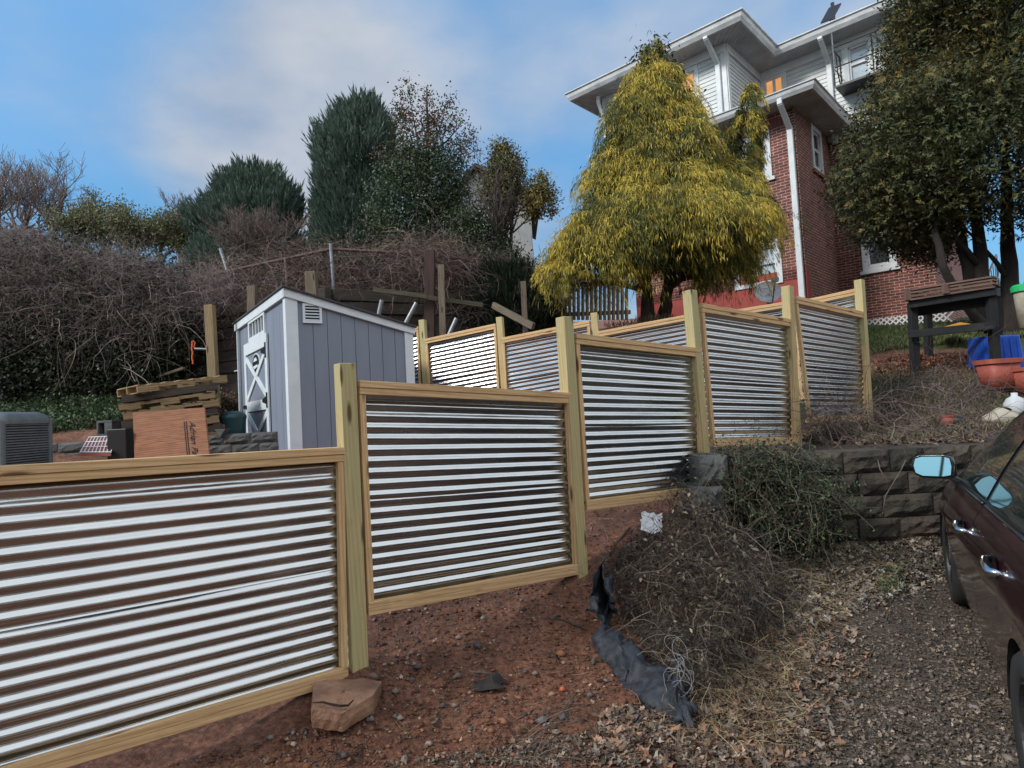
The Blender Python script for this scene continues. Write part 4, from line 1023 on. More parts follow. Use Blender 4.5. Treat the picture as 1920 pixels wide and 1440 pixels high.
# ---------------------------------------------------------------- black table with a wooden frame on top
tb0 = W(1785, 700, 8.4); tab = empty('potting_bench', (tb0.x, tb0.y, H(tb0.x, tb0.y)), 'black painted wooden bench with a lower shelf rail on the grassy bank', 'bench')
fl = [W(1711, 575, 8.3), W(1857, 550, 7.9), W(1740, 575, 9.1), W(1868, 560, 8.75)]
fb_ = [W(1716, 702, 8.3), W(1868, 690, 7.9), W(1741, 690, 9.1), W(1872, 670, 8.75)]
for i in range(4):
    mb = MB(); b = fb_[i]; mb.board(b+Vector((0, 0, -.15)), fl[i]+Vector((0, 0, .05)), .095 if i < 2 else .085, .085, up=(0, -1, 0)); mb.build('leg', M['blackpaint'], tab, bevel=.006)
mb = MB(); e = Vector((.06, 0, 0))
mb.board(W(1704, 571, 8.22), W(1868, 546, 7.82), .05, .10); mb.board(W(1738, 570, 9.15), W(1872, 550, 8.8), .05, .10); mb.board(W(1710, 572, 8.2), W(1739, 570, 9.1), .05, .10); mb.board(W(1864, 547, 7.82), W(1872, 550, 8.8), .05, .10)
mb.board(W(1718, 582, 8.4), W(1862, 561, 7.98), .03, .16)
for i in range(5):
    t = (i+.5)/5; mb.board(W(1706, 562, 8.25).lerp(W(1740, 562, 9.1), t), W(1868, 537, 7.85).lerp(W(1872, 540, 8.8), t), .16, .025)
mb.build('table_top', M['blackpaint'], tab, bevel=.004)
mb = MB(); mb.board(W(1703, 627, 8.22), W(1864, 610, 7.80), .05, .095); mb.board(W(1740, 622, 9.1), W(1868, 610, 8.7), .05, .08); 
for i in range(3):
    t = (i+.7)/4; mb.board(W(1712, 626, 8.2).lerp(W(1740, 622, 9.1), t), W(1860, 610, 7.82).lerp(W(1868, 610, 8.7), t), .11, .02)
mb.build('shelf', M['blackpaint'], tab, bevel=.004)
fr0 = empty('slatted_frame', W(1780, 545, 8.3), 'stack of brown slatted wooden frames lying on the black bench', 'wooden frame')
M['brownslat'] = wood('brown_slat', (.21, .13, .10), (.14, .09, .07), (.06, .035, .03), knots=False)
mb = MB()
for k, dz in enumerate((0, .045, .09, .13)):
    z = Vector((0, 0, dz)); o_ = .03*(k % 2)
    A, B_, C_, D_ = W(1700+o_*80, 563, 8.18)+z, W(1862, 538, 7.8)+z, W(1870, 540, 8.7)+z, W(1738, 562, 9.05)+z
    mb.board(A, B_, .035, .022); mb.board(D_, C_, .035, .022); mb.board(A, D_, .035, .022); mb.board(B_, C_, .035, .022)
    if k == 3:
        for i in range(1, 8): mb.board(A.lerp(D_, i/8), B_.lerp(C_, i/8), .07, .012)
mb.board(W(1702, 563, 8.17), W(1702, 563, 8.17)+Vector((0, 0, .14)), .06, .05, up=(0, 1, 0)); mb.board(W(1771, 551, 8.0)+Vector((0, -.02, 0)), W(1771, 551, 8.0)+Vector((0, -.02, .12)), .05, .05, up=(0, 1, 0))
mb.build('slats', M['brownslat'], fr0)
# planters, bins
def tub(name, px, py, Y, w, h, mat, label, cat, n=24, sq=.5, rim=.02, group=None, dz=0):
    p = W(px, py, Y); z0 = p.z-h/2+dz; r = empty(name, (p.x, p.y, z0), label, cat, group)
    def ring(s, z): 
        out = []
        for k in range(n+1):
            a = 2*math.pi*k/n; c_, s_ = math.cos(a), math.sin(a); e_ = sq
            x = math.copysign(abs(c_)**e_, c_)*s; y = math.copysign(abs(s_)**e_, s_)*s*.9
            out.append((p.x+x, p.y+y, z))
        return out
    mb = MB(); mb.grid([ring(.01, z0), ring(w*.37, z0), ring(w*.48, z0+h*.86), ring(w*.44, z0+h*.86), ring(w*.35, z0+.03), ring(.01, z0+.03)]); mb.build('tub', M[mat], r, smooth=True)
    mb = MB(); mb.grid([ring(w*.47, z0+h*.84), ring(w*.53, z0+h*.85), ring(w*.535, z0+h), ring(w*.48, z0+h), ring(w*.475, z0+h*.84)]); mb.build('rim', M[mat], r, smooth=False)
    return r
M['terracotta'] = surf('terracotta_plastic', (.38, .095, .065), (.29, .075, .055), .6, 7, bmp=.15); M['bluepl'] = surf('blue_plastic', (.01, .09, .52), (.008, .06, .38), .4, 5, bmp=.1)
M['whitepl'] = surf('white_plastic', (.62, .66, .70), (.45, .48, .5), .5, 5); M['greenpl'] = plain('bright_green_plastic', (.02, .42, .14), .45)
M['cream'] = surf('cream_sack', (.48, .44, .36), (.33, .29, .22), .85, 6, bmp=.6)
tub('planter', 1872, 702, 7.5, .40, .36, 'terracotta', 'big square terracotta-coloured planter in front of the blue bin', 'planter')
tub('planter', 1935, 712, 7.3, .36, .30, 'terracotta', 'terracotta-coloured planter cut off by the right edge of the photo', 'planter')
tub('flower_pot', 1778, 789, 6.6, .13, .12, 'terracotta', 'small terracotta pot lying in the leaves above the retaining wall', 'flower pot', sq=1)
tub('flower_pot', 1797, 789, 6.7, .13, .11, 'darkgreen', 'small dark green pot beside the little terracotta pot', 'flower pot', sq=1)
bb = W(1864, 655, 8.25); bbr = empty('storage_bin', (bb.x, bb.y, bb.z-.18), 'bright blue plastic storage bin under the black bench', 'storage bin')
mb = MB(); hx, hy, hz = .24, .17, .17
vs = [(bb.x+sx_*hx*k, bb.y+sy_*hy*k, bb.z+zz) for (k, zz) in ((1.08, -hz-.1), (.94, hz)) for sx_, sy_ in ((-1, -1), (1, -1), (1, 1), (-1, 1))]
mb.add(vs, [(0, 1, 5, 4), (1, 2, 6, 5), (2, 3, 7, 6), (3, 0, 4, 7), (4, 5, 6, 7), (3, 2, 1, 0)]); mb.build('body', M['bluepl'], bbr, bevel=.02)
mb = MB()
for i in range(5): x = bb.x-.18+i*.09; mb.board((x*1.0, bb.y-.183, bb.z-.2), (x, bb.y-.163, bb.z+.12), .02, .012, up=(0, -1, 0))
mb.build('rib', M['bluepl'], bbr)
# yellow board, white handrail, green-lidded bin, jug and sack
M['yellow'] = surf('yellow_paint', (.55, .27, .03), (.42, .20, .03), .6, 8)
mb = MB(); mb.prism([W(1752, 620, 9.6), W(1852, 612, 9.4), W(1800, 604, 9.9), W(1762, 612, 10)][:3]+[W(1762, 615, 10)], [p-Vector((0, 0, .05)) for p in (W(1752, 620, 9.6), W(1852, 612, 9.4), W(1800, 604, 9.9), W(1762, 615, 10))])
tag(mb.build('yellow_board', M['yellow'], None), 'yellow-orange board lying in the grass behind the black bench', 'board')
hr = empty('handrail', W(1860, 545, 12.2), 'white metal handrail of steps beside the dark tree trunks', 'handrail')
a0, a1 = W(1851, 520, 12.3), W(1868, 478, 12.8); mb = MB(); dz = Vector((0, 0, -.55)); mb.tube([a0, a1], .02, 8); mb.tube([a0+dz*.8, a1+dz*.8], .02, 8); mb.tube([a0, a0+dz*1.3], .02, 8); mb.tube([a1, a1+dz*1.4], .02, 8); mb.build('rail', M['whitetrim'], hr)
mb = MB(); [mb.tube([a0.lerp(a1, t), a0.lerp(a1, t)+dz], .009, 6) for t in (.2, .4, .6, .8)]; mb.build('baluster', M['whitetrim'], hr)
gb = W(1925, 560, 9.6); gr = empty('garden_bin', (gb.x, gb.y, gb.z-.3), 'tall pale bin with a bright green lid at the right edge', 'bin')
mb = MB(); mb.lathe((gb.x, gb.y, gb.z-.45), [(0, 0), (.13, 0), (.16, .55), (.16, .56)], 20); mb.build('body', M['cream'], gr, smooth=True)
mb = MB(); mb.lathe((gb.x, gb.y, gb.z+.11), [(.19, 0), (.19, .08), (.16, .11), (0, .12)], 20); mb.build('lid', M['greenpl'], gr)
jg = W(1903, 756, 6.6); mb = MB(); mb.lathe((jg.x, jg.y, jg.z-.14), [(0, 0), (.085, .01), (.10, .05), (.10, .14), (.07, .19), (.03, .215), (.028, .25), (0, .25)], 16); 
j = mb.build('plastic_jug', M['whitepl'], None, smooth=True); tag(j, 'white plastic jug standing on the bank just behind the car roof', 'jug')
mb = MB(); hpt = [jg+Vector((.06, -.05, .05)), jg+Vector((.13, -.08, .03)), jg+Vector((.14, -.08, -.05)), jg+Vector((.08, -.06, -.08))]; mb.tube(hpt, .014, 8); mb.build('handle', M['whitepl'], j)
sk_ = W(1880, 785, 6.4); mb = MB(); P = []
for i in range(9):
    r_ = []
    for k in range(17):
        a = 2*math.pi*k/16; rr = .19*math.sin(math.pi*(i+.4)/9.2)**.6*(1+.1*math.sin(3*a+i)); r_.append((sk_.x+rr*math.cos(a), sk_.y+rr*.7*math.sin(a), sk_.z-.12+i*.027+.02*math.sin(2*a)))
    P.append(r_)
mb.grid(P); tag(mb.build('sack', M['cream'], None, smooth=True), 'cream coloured sack slumped on the bank beside the white jug', 'sack')
# ---------------------------------------------------------------- foreground: slab, silt fabric, paper, wire
M['slab'] = surf('broken_slab', (.34, .19, .12), (.17, .09, .06), .95, 6, bmp=1.0, bd=.02, c3=(.42, .26, .17))
def slab_rock(pix, th, name, label, dark=None, Y=None):
    pts = [G(*p) if Y is None else W(*p, Y) for p in pix]; c_ = sum(pts, Vector())/len(pts)
    return pts, c_
q = [W(590, 1270, 3.3), W(640, 1262, 3.42), W(716, 1278, 3.28), W(700, 1303, 3.12), W(640, 1338, 2.98), W(583, 1330, 2.95)]
sl = MB(); c_ = sum(q, Vector())/6; rings = []
up_ = Vector((0, .05, 1))
loops = [[c_.lerp(p, .97) for p in q], q, [p+Vector((0, -.006, -.035)) for p in q], [c_.lerp(p, .97)+Vector((0, .0, -.085)) for p in q]]
def dense(l, n=6):
    o = []
    for i in range(len(l)):
        a, b = l[i], l[(i+1) % len(l)]
        for k in range(n): o.append(a.lerp(b, k/n))
    return o+[o[0]]
dl = [dense(l) for l in loops]; mids = [[c_.lerp(p, k)+Vector((0, 0, .002*math.sin(i*1.3+k*9)+.001)) for i, p in enumerate(dl[0])] for k in (.02, .25, .5, .75)]
jit = lambda p, s=.0025: p+Vector((random.gauss(0, s), random.gauss(0, s), random.gauss(0, s)))
P = mids+dl; P = [[jit(p, .0008 if k_ < 6 else .002) for p in r[:-1]] for k_, r in enumerate(P)]; P = [r+[r[0]] for r in P]; sl.grid(P)
rk_ = sl.build('stone_slab', M['slab'], None); tag(rk_, 'cracked orange-brown stone slab lying at the foot of the nearest full post', 'slab')
M['crack'] = plain('crack_line', (.03, .018, .012), .95)  # dark brown line laid over the slab to draw its crack
cr_ = MB(); cpt = [W(588, 1317, 2.985), W(608, 1316, 3.0), W(622, 1320, 3.0), W(640, 1323, 3.0), W(654, 1322, 3.03), W(664, 1312, 3.07)]
cr_.tube([p+Vector((0, -.012, .004)) for p in cpt], [.002, .005, .006, .006, .005, .003], 5); cr_.build('crack', M['crack'], rk_)
# black silt fabric, draped along the slope
M['fabric'] = surf('black_silt_fabric', (.030, .036, .048), (.010, .012, .017), .62, 24, bmp=.5, bd=.003, spec=.35)
sp = [(1128, 1040, 4.15, .23), (1140, 1080, 4.0, .22), (1118, 1130, 3.85, .16), (1150, 1175, 3.7, .15), (1190, 1215, 3.5, .15), (1235, 1250, 3.35, .16), (1275, 1290, 3.2, .13), (1300, 1320, 3.1, .08)]
from mathutils import noise as mnoise
def crump(p, s=1.0): return mnoise.noise_vector(p*9)*.022*s+mnoise.noise_vector(p*24)*.010*s+mnoise.noise_vector(p*60)*.004*s
P = []
for i in range(90):
    t = i/89*(len(sp)-1); k = min(int(t), len(sp)-2); f_ = t-k
    px, py, Y, hh = [sp[k][j]*(1-f_)+sp[k+1][j]*f_ for j in range(4)]
    gp = W(px, py, Y); gz = HR(gp.x, gp.y); base = Vector((gp.x, gp.y, float(gz)))
    row = []; tt = i/89*9; hh *= .80+.20*math.sin(tt*1.9)+.08*math.sin(tt*5.3)
    for j in range(22):
        v = j/21; fold = .035*math.sin(tt*1.9+v*2.6)+.022*math.sin(tt*4.3+v*5)
        side = Vector((.75, .45, 0)).normalized(); fw_ = Vector((-.45, -.75, 0)).normalized()
        q = base+fw_*(.09-.20*v+fold*.8)+side*fold*.7+Vector((0, 0, -.005+hh*math.sin(min(1, v*1.25)*math.pi/1.9)))
        row.append(q+crump(q, 1.6))
    P.append(row)
mb = MB(); mb.grid(P); o = mb.build('silt_fabric', M['fabric'], None, smooth=True); tag(o, 'torn black silt fence fabric draped down the clay slope beside the brush', 'fabric')
sm = o.modifiers.new('sol', 'SOLIDIFY'); sm.thickness = .0015
# a second, upright loose fold at its upper end
P = []
for i in range(26):
    row = []
    for j in range(36):
        u, v = i/25, j/35; peak = 1-abs(u-.42)*1.5; wd = 60*(1-.55*v)
        px = 1132+(u-.5)*wd-6*v; py = 1150-v*118*max(.35, peak)
        q = W(px, py, 3.93-.07*math.sin(u*7+v*2)-.05*math.sin(v*7+u*4)); row.append(q+crump(q, 1.5))
    P.append(row)
mb = MB(); mb.grid(P); o2 = mb.build('silt_fabric', M['fabric'], None, smooth=True); tag(o2, 'loose upright fold of black fabric sagging beside the second post of the near fence', 'fabric'); o2.modifiers.new('sol', 'SOLIDIFY').thickness = .0015
# crumpled white paper
M['paper'] = surf('crumpled_paper', (.58, .60, .62), (.46, .49, .52), .7, 9, bmp=.3)
c_ = W(1222, 980, 4.62); P = []
for i in range(8):
    row = []
    for j in range(8):
        u, v = i/7-.5, j/7-.5; row.append(c_+Vector((.155*u+.03*v, .10*v, .13*v-.02*u))+Vector((random.gauss(0, .003), random.gauss(0, .006), random.gauss(0, .007))))
    P.append(row)
mb = MB(); mb.grid(P); tag(mb.build('paper_scrap', M['paper'], None, smooth=True), 'crumpled white paper scrap on the red clay between fence and brush', 'paper')
# dark rag in the clay
M['rag'] = surf('dark_rag', (.035, .03, .028), (.018, .016, .015), .9, 18, bmp=.6)
c_ = G(918, 1283); P = []
for i in range(9):
    row = []
    for j in range(7):
        u, v = i/8-.5, j/6-.5; e_ = (1-4*u*u)*(1-4*v*v)
        row.append(c_+Vector((.15*u+.02*math.sin(v*9), .13*v+.03*u, .001+.04*e_*(.6+.6*random.random())+.02*math.sin(u*9)*e_)))
    P.append(row)
mb = MB(); mb.grid(P); tag(mb.build('rag', M['rag'], None, smooth=True), 'small dark scrap of cloth half buried in the red clay', 'rag')
# tangle of pale wire
M['wire'] = plain('pale_wire', (.27, .30, .33), .45, .3)
mb = MB(); c_ = W(1275, 1240, 3.15)
for k in range(5):
    pts = []; a0 = k*1.1
    for i in range(26):
        a = a0+i*.42; r = .038+.03*math.sin(i*.31+k*2)
        pts.append(c_+Vector((r*math.cos(a)+.02*math.sin(k*3), .05*math.sin(a*.7+k), -.02*k+.075*math.sin(a*.5+k)+r*.8*math.sin(a))))
    mb.tube(pts, .0011, 5)
tag(mb.build('wire_tangle', M['wire'], None, smooth=True), 'tangled loops of pale wire at the lower end of the black fabric', 'wire')
# power line over the right corner
M['cable'] = plain('cable', (.015, .015, .017), .6)
tag(MB().tube([W(1700+i*40, -22+i*4.2, 9+i*.1) for i in range(9)], .012, 6).build('overhead_cable', M['cable'], None), 'dark overhead cable crossing the top right corner', 'cable')
# ---------------------------------------------------------------- vegetation
M['leaf'] = leafmat('foliage'); M['needle'] = leafmat('conifer_foliage', rough=.65, transl=.08); M['dryleaf'] = leafmat('dry_leaves', rough=.8, spec=.15, transl=.1)
M['twig'] = leafmat('twigs', rough=.8, spec=.2, transl=0)
M['bark'] = surf('bark', (.075, .058, .045), (.03, .024, .02), .95, 14, bmp=1.0, bd=.02, stretch=(1, 1, .25)); M['greybark'] = surf('grey_bark', (.17, .14, .12), (.08, .065, .055), .95, 14, bmp=.8, bd=.01, stretch=(1, 1, .3))
def col_var(n, cols, w=None, v=.2):
    c = np.array(cols, float)[rng.choice(len(cols), n, p=w)]; return c*(1+rng.normal(0, v, (n, 1))).clip(.4, 1.7)
def rdir(n): return nrm(rng.normal(size=(n, 3)))
def leaves(name, B, D, ln, w, C, mat, parent=None, droop=0, side=None):
    if side is None: side = nrm(np.cross(D, rdir(len(B))))
    bend = np.zeros_like(B); bend[:, 2] = -droop*ln
    Vv, Ff = np_strips(B, D, side, ln, w, bend); return np_mesh(name, Vv, Ff, rep(C, 4), mat, parent)
def curls(name, P0, L, r, C, mat, parent=None, K=7, up=.6, wild=.9, droop=0., sides=3, keepdir=None, taper=.5, grav=0):
    """random curving stems starting at P0"""
    n = len(P0); d = rdir(n); d[:, 2] = np.abs(d[:, 2])*up+.05*up
    if keepdir is not None: d = nrm(d*.6+keepdir)
    d = nrm(d); P = np.zeros((n, K, 3)); P[:, 0] = P0; step = (L/(K-1))[:, None]; turn = rdir(n)*wild/(K-1)
    for k in range(1, K):
        d = nrm(d+turn*1.6+rng.normal(size=(n, 3))*wild*.28+np.array([0, 0, -grav/(K-1)*2]))
        P[:, k] = P[:, k-1]+d*step
    R = np.outer(r, np.linspace(1, taper, K)); Vv, Ff = np_tubes(P, R, sides)
    o = np_mesh(name, Vv, Ff, rep(C, K*sides), mat, parent); return o, P
def clumps(name, C_, nper, spread, ln, w, cols, mat, parent, wts=None, up=0., droop=0):
    n = len(C_); B = rep(C_, nper)+rng.normal(0, 1, (n*nper, 3))*np.repeat(spread if hasattr(spread, '__len__') else np.full(n, spread), nper)[:, None]
    D = rdir(n*nper); D[:, 2] += up; D = nrm(D); cc = col_var(n, cols, wts, .12); C2 = rep(cc, nper)*(1+rng.normal(0, .22, (n*nper, 1))).clip(.4, 1.8)
    return leaves(name, B, D, rng.uniform(.6, 1.2, n*nper)*ln, rng.uniform(.7, 1.2, n*nper)*w, C2, mat, parent, droop=droop)
def in_poly(px, py, poly):
    inside = np.zeros(len(px), bool); n = len(poly); j = n-1
    for i in range(n):
        xi, yi = poly[i]; xj, yj = poly[j]
        c = ((yi > py) != (yj > py)) & (px < (xj-xi)*(py-yi)/(yj-yi+1e-12)+xi); inside ^= c; j = i
    return inside
def poly_px(n, poly):
    P = np.array(poly, float); out = []; tot = 0
    while tot < n:
        x = rng.uniform(P[:, 0].min(), P[:, 0].max(), n*2); y = rng.uniform(P[:, 1].min(), P[:, 1].max(), n*2); k = in_poly(x, y, poly)
        out.append(np.stack([x[k], y[k]], 1)); tot += k.sum()
    return np.concatenate(out)[:n]
def Wn(px, py, Y):
    d = np.array(FW)[None]+np.array(RT)[None]*((px-960)/F)[:, None]+np.array(UP)[None]*((720-py)/F)[:, None]
    return np.array(CAM)[None]+d*(Y/d[:, 1])[:, None]
def poly_vol(n, poly, Y0, Y1):
    """points in a solid whose outline from the yard is poly, with depth"""
    p = poly_px(n, poly); return Wn(p[:, 0], p[:, 1], rng.uniform(Y0, Y1, n))
def poly_ground(n, poly, ymax=16):
    p = poly_px(n, poly); return Gs(p[:, 0], p[:, 1], ymax=ymax)
def crown_shell(n, prof, Yc, depth=1.0, inner=.72, lump=.12, seed=1, bias=.5, front=None):
    """points inside a lumpy solid of revolution-like crown. prof = [(py, xl, xr)]"""
    pr = np.array(prof, float); r_ = np.random.default_rng(seed)
    wdt = pr[:, 2]-pr[:, 1]; ys_ = np.linspace(pr[0, 0], pr[-1, 0], 200); ww = np.interp(ys_, pr[:, 0], wdt)+5; ww = ww/ww.sum()
    py = r_.choice(ys_, n, p=ww)+r_.uniform(-.5, .5, n)*(ys_[1]-ys_[0])
    xl = np.interp(py, pr[:, 0], pr[:, 1]); xr = np.interp(py, pr[:, 0], pr[:, 2])
    th = r_.uniform(0, 2*math.pi, n); 
    if front is not None: th = np.where(np.sin(th) > front, -th, th)      # more on the visible side
    u = inner+(1-inner)*r_.uniform(0, 1, n)**bias
    lum = np.ones(n); rb_ = np.random.default_rng(seed+500); hpx = pr[-1, 0]-pr[0, 0]
    for _ in range(70):
        t0, y0, a0 = rb_.uniform(0, 2*math.pi), rb_.uniform(pr[0, 0], pr[-1, 0]), rb_.normal(0, lump*1.1); sw = rb_.uniform(.18, .5)
        dth = np.abs((th-t0+math.pi) % (2*math.pi)-math.pi); lum += a0*np.exp(-(dth/sw)**2-((py-y0)/(hpx*sw*.26))**2)
    lum = lum.clip(.6, 1.35)
    half = (xr-xl)/2*u*lum; cx = (xl+xr)/2; px = cx+np.cos(th)*half
    rad = half/F*Yc; Y = Yc+np.sin(th)*rad*depth
    C_ = Wn(cx, py, np.full(n, Yc)); P = C_.copy(); P[:, 0] += np.cos(th)*rad; P[:, 1] += np.sin(th)*rad*depth
    out = np.stack([np.cos(th), np.sin(th), np.zeros(n)], 1); t = (py-pr[0, 0])/(pr[-1, 0]-pr[0, 0])
    return P, out, t, u
# ---- yellow thread-leaf cypress
yb = W(1232, 604, 10.3)
yt = empty('cypress_tree', (yb.x, yb.y, H(yb.x, yb.y)), 'tall golden yellow weeping cypress in front of the brick house', 'tree')
prof = [(92, 1212, 1238), (130, 1192, 1256), (175, 1172, 1278), (215, 1150, 1312), (262, 1130, 1335), (310, 1100, 1372), (350, 1072, 1390), (400, 1040, 1412), (445, 1012, 1440), (480, 1005, 1450), (503, 1015, 1420), (525, 1060, 1340)]
prof = [(y, x0+(20 if y < 330 else 28), x1-(20 if y < 330 else 34)) for y, x0, x1 in prof]; prof[0] = (88, 1222, 1228)
P, O_, T, U_ = crown_shell(2200, prof, 10.3, .9, .45, .38, 3, .45, front=.3)
# side spire at the right
P2, O2, T2, U2 = crown_shell(240, [(165, 1406, 1412), (200, 1394, 1420), (250, 1378, 1420), (300, 1366, 1420), (345, 1340, 1415)], 10.6, .9, .3, .1, 5)
P3, O3, T3, U3 = crown_shell(260, [(400, 1095, 1130), (450, 1050, 1180), (510, 1035, 1190), (535, 1050, 1150)], 9.5, .6, .2, .1, 6)
P4, O4, T4, U4 = crown_shell(170, [(490, 1330, 1390), (510, 1320, 1400), (525, 1340, 1390)], 9.9, .6, .2, .1, 8)
P = np.concatenate([P, P2, P3, P4]); O_ = np.concatenate([O_, O2, O3, O4]); T = np.concatenate([T, T2, T3, T4]); U_ = np.concatenate([U_, U2, U3+.2, U4])
# cut ragged openings near the foot
pxp = np.array([project(p) for p in P]); keep = ~((pxp[:, 1] > 505) & (np.abs(pxp[:, 0]-1225) < 60)) & ~((pxp[:, 1] > 480) & (np.abs(pxp[:, 0]-1130) < 26) & (pxp[:, 1] < 515))
P, O_, T, U_ = P[keep], O_[keep], T[keep], U_[keep]
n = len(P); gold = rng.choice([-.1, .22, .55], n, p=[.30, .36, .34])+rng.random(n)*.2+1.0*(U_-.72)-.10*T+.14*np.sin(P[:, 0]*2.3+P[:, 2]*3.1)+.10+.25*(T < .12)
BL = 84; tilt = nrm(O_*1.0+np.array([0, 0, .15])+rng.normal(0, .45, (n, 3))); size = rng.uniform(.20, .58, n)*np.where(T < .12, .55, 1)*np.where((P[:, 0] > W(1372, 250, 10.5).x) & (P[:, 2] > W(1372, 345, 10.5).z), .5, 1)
Bp, Dp, Lp, Wp, Cp, Dr = [], [], [], [], [], []
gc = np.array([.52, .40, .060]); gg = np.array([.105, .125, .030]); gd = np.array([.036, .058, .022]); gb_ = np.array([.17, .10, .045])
sdv = nrm(np.cross(tilt, np.array([0, 0, 1.])))
for k in range(BL):
    s = rng.random(n); lat = rng.normal(0, .24, n); arch = size*(1-(1-s)**1.8)*.80; zz = -.80*size*s**1.8+.07
    b = P+tilt*arch[:, None]+sdv*(lat*size*(.3+s*.6))[:, None]; b[:, 2] += zz+size*.12
    d = nrm(tilt*.35+sdv*(lat*.7)[:, None]+np.array([0, 0, -1.0])*(.25+.8*s)[:, None]+rng.normal(0, .30, (n, 3)))
    g = np.clip(gold*1.15+.22*(rng.random(n)-.5)+.25*(s-.5), 0, 1)[:, None]
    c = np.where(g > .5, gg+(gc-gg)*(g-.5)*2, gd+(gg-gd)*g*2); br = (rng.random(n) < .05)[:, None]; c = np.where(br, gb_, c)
    c *= (1+rng.normal(0, .16, (n, 1))).clip(.5, 1.5)
    Bp.append(b); Dp.append(d); Lp.append(rng.uniform(.04, .12, n)); Wp.append(rng.uniform(.006, .012, n)); Cp.append(c); Dr.append(rng.uniform(.15, .5, n))
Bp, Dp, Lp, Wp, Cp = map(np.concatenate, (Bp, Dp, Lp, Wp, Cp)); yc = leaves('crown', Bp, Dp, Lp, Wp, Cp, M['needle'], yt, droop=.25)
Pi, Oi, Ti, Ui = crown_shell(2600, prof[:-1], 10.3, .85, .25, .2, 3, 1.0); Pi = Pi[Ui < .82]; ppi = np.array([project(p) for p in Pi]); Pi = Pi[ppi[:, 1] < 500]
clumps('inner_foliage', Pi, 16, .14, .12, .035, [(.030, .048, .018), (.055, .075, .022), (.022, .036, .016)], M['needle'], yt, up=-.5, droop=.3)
def limb(mb, pts, r0, r1, n=9):
    pts = [Vector(p) for p in pts]; out = []
    for i in range(len(pts)-1):
        for k in range(4):
            t = k/4; out.append(pts[i].lerp(pts[i+1], t)+Vector((random.gauss(0, .008), random.gauss(0, .008), 0)))
    out.append(pts[-1]); N = len(out); mb.tube(out, [r0+(r1-r0)*i/(N-1) for i in range(N)], n)
mb = MB(); z0 = H(yb.x, yb.y)-.1
limb(mb, [(yb.x-.14, 10.3, z0), W(1214, 560, 10.3), W(1210, 480, 10.3), W(1218, 330, 10.35), W(1222, 130, 10.3)], .13, .02)
limb(mb, [(yb.x+.10, 10.35, z0), W(1250, 560, 10.35), W(1262, 480, 10.4), W(1300, 380, 10.4)], .13, .03); limb(mb, [(yb.x+.1, 10.3, z0+.2), W(1256, 540, 10.2), W(1310, 500, 10.1), W(1380, 470, 10)], .07, .02)
for a, b, c in (((1212, 530), (1160, 505), (1100, 490)), ((1212, 545), (1150, 530), (1090, 530)), ((1250, 530), (1300, 520), (1350, 525)), ((1214, 470), (1120, 440), (1060, 420))): limb(mb, [W(*a, 10.3), W(*b, 10.0), W(*c, 9.8)], .05, .012, 6)
mb.build('trunk', M['bark'], yt, smooth=True)

M['darkbark'] = surf('dark_bark', (.032, .025, .022), (.015, .012, .011), .95, 14, bmp=1.0, bd=.02, stretch=(1, 1, .25))
# ---- right arborvitae, several dark trunks
ab = W(1880, 622, 10.6); at_ = empty('arborvitae_tree', (ab.x, ab.y, H(ab.x, ab.y)), 'big dark green and bronze multi-trunked arborvitae at the right edge', 'tree')
prof = [(-120, 1740, 2040), (-40, 1680, 2080), (40, 1655, 2100), (110, 1640, 2110), (200, 1622, 2120), (270, 1598, 2130), (330, 1582, 2130), (385, 1596, 2120), (415, 1615, 2110), (435, 1680, 2080), (465, 1740, 2040)]
P, O_, T, U_ = crown_shell(15000, prof, 10.9, .85, .52, .15, 11, .55, front=.25)
pxp = np.array([project(p) for p in P]); kp = ~((pxp[:, 1] > 425) & (pxp[:, 0] > 1790) & (rng.random(len(P)) < .8)) & ~((np.abs(pxp[:, 0]-1880) < 45) & (np.abs(pxp[:, 1]-360) < 130) & (rng.random(len(P)) < .55)); P, O_, T, U_ = P[kp], O_[kp], T[kp], U_[kp]; n = len(P)
Bp, Dp, Lp, Wp, Cp, Sd = [], [], [], [], [], []
tilt = nrm(O_+rng.normal(0, .45, (n, 3))+np.array([0, 0, -.15])); pl_n = nrm(np.cross(tilt, rdir(n))); pl_s = np.cross(tilt, pl_n)
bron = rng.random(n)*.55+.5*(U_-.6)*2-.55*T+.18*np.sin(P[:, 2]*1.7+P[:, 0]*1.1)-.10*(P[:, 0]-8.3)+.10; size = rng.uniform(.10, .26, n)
for k in range(15):
    s = rng.random(n); ang_ = (k/14-.5)*2.3+rng.normal(0, .1, n)
    d = nrm(tilt*np.cos(ang_)[:, None]+pl_s*np.sin(ang_)[:, None]); b = P+tilt*(size*s*.7)[:, None]
    f = np.clip(bron+.2*(rng.random(n)-.5)+.3*(s-.5), 0, 1)[:, None]
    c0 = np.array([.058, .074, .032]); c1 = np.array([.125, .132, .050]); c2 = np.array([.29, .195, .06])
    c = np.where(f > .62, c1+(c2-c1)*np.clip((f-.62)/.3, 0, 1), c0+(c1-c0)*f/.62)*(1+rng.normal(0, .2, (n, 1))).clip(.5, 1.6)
    Bp.append(b); Dp.append(d); Lp.append(rng.uniform(.035, .09, n)); Wp.append(rng.uniform(.010, .022, n)); Cp.append(c); Sd.append(pl_s*np.cos(ang_)[:, None]-tilt*np.sin(ang_)[:, None])
leaves('crown', *map(np.concatenate, (Bp, Dp, Lp, Wp, Cp)), M['needle'], at_, side=np.concatenate(Sd), droop=.1)
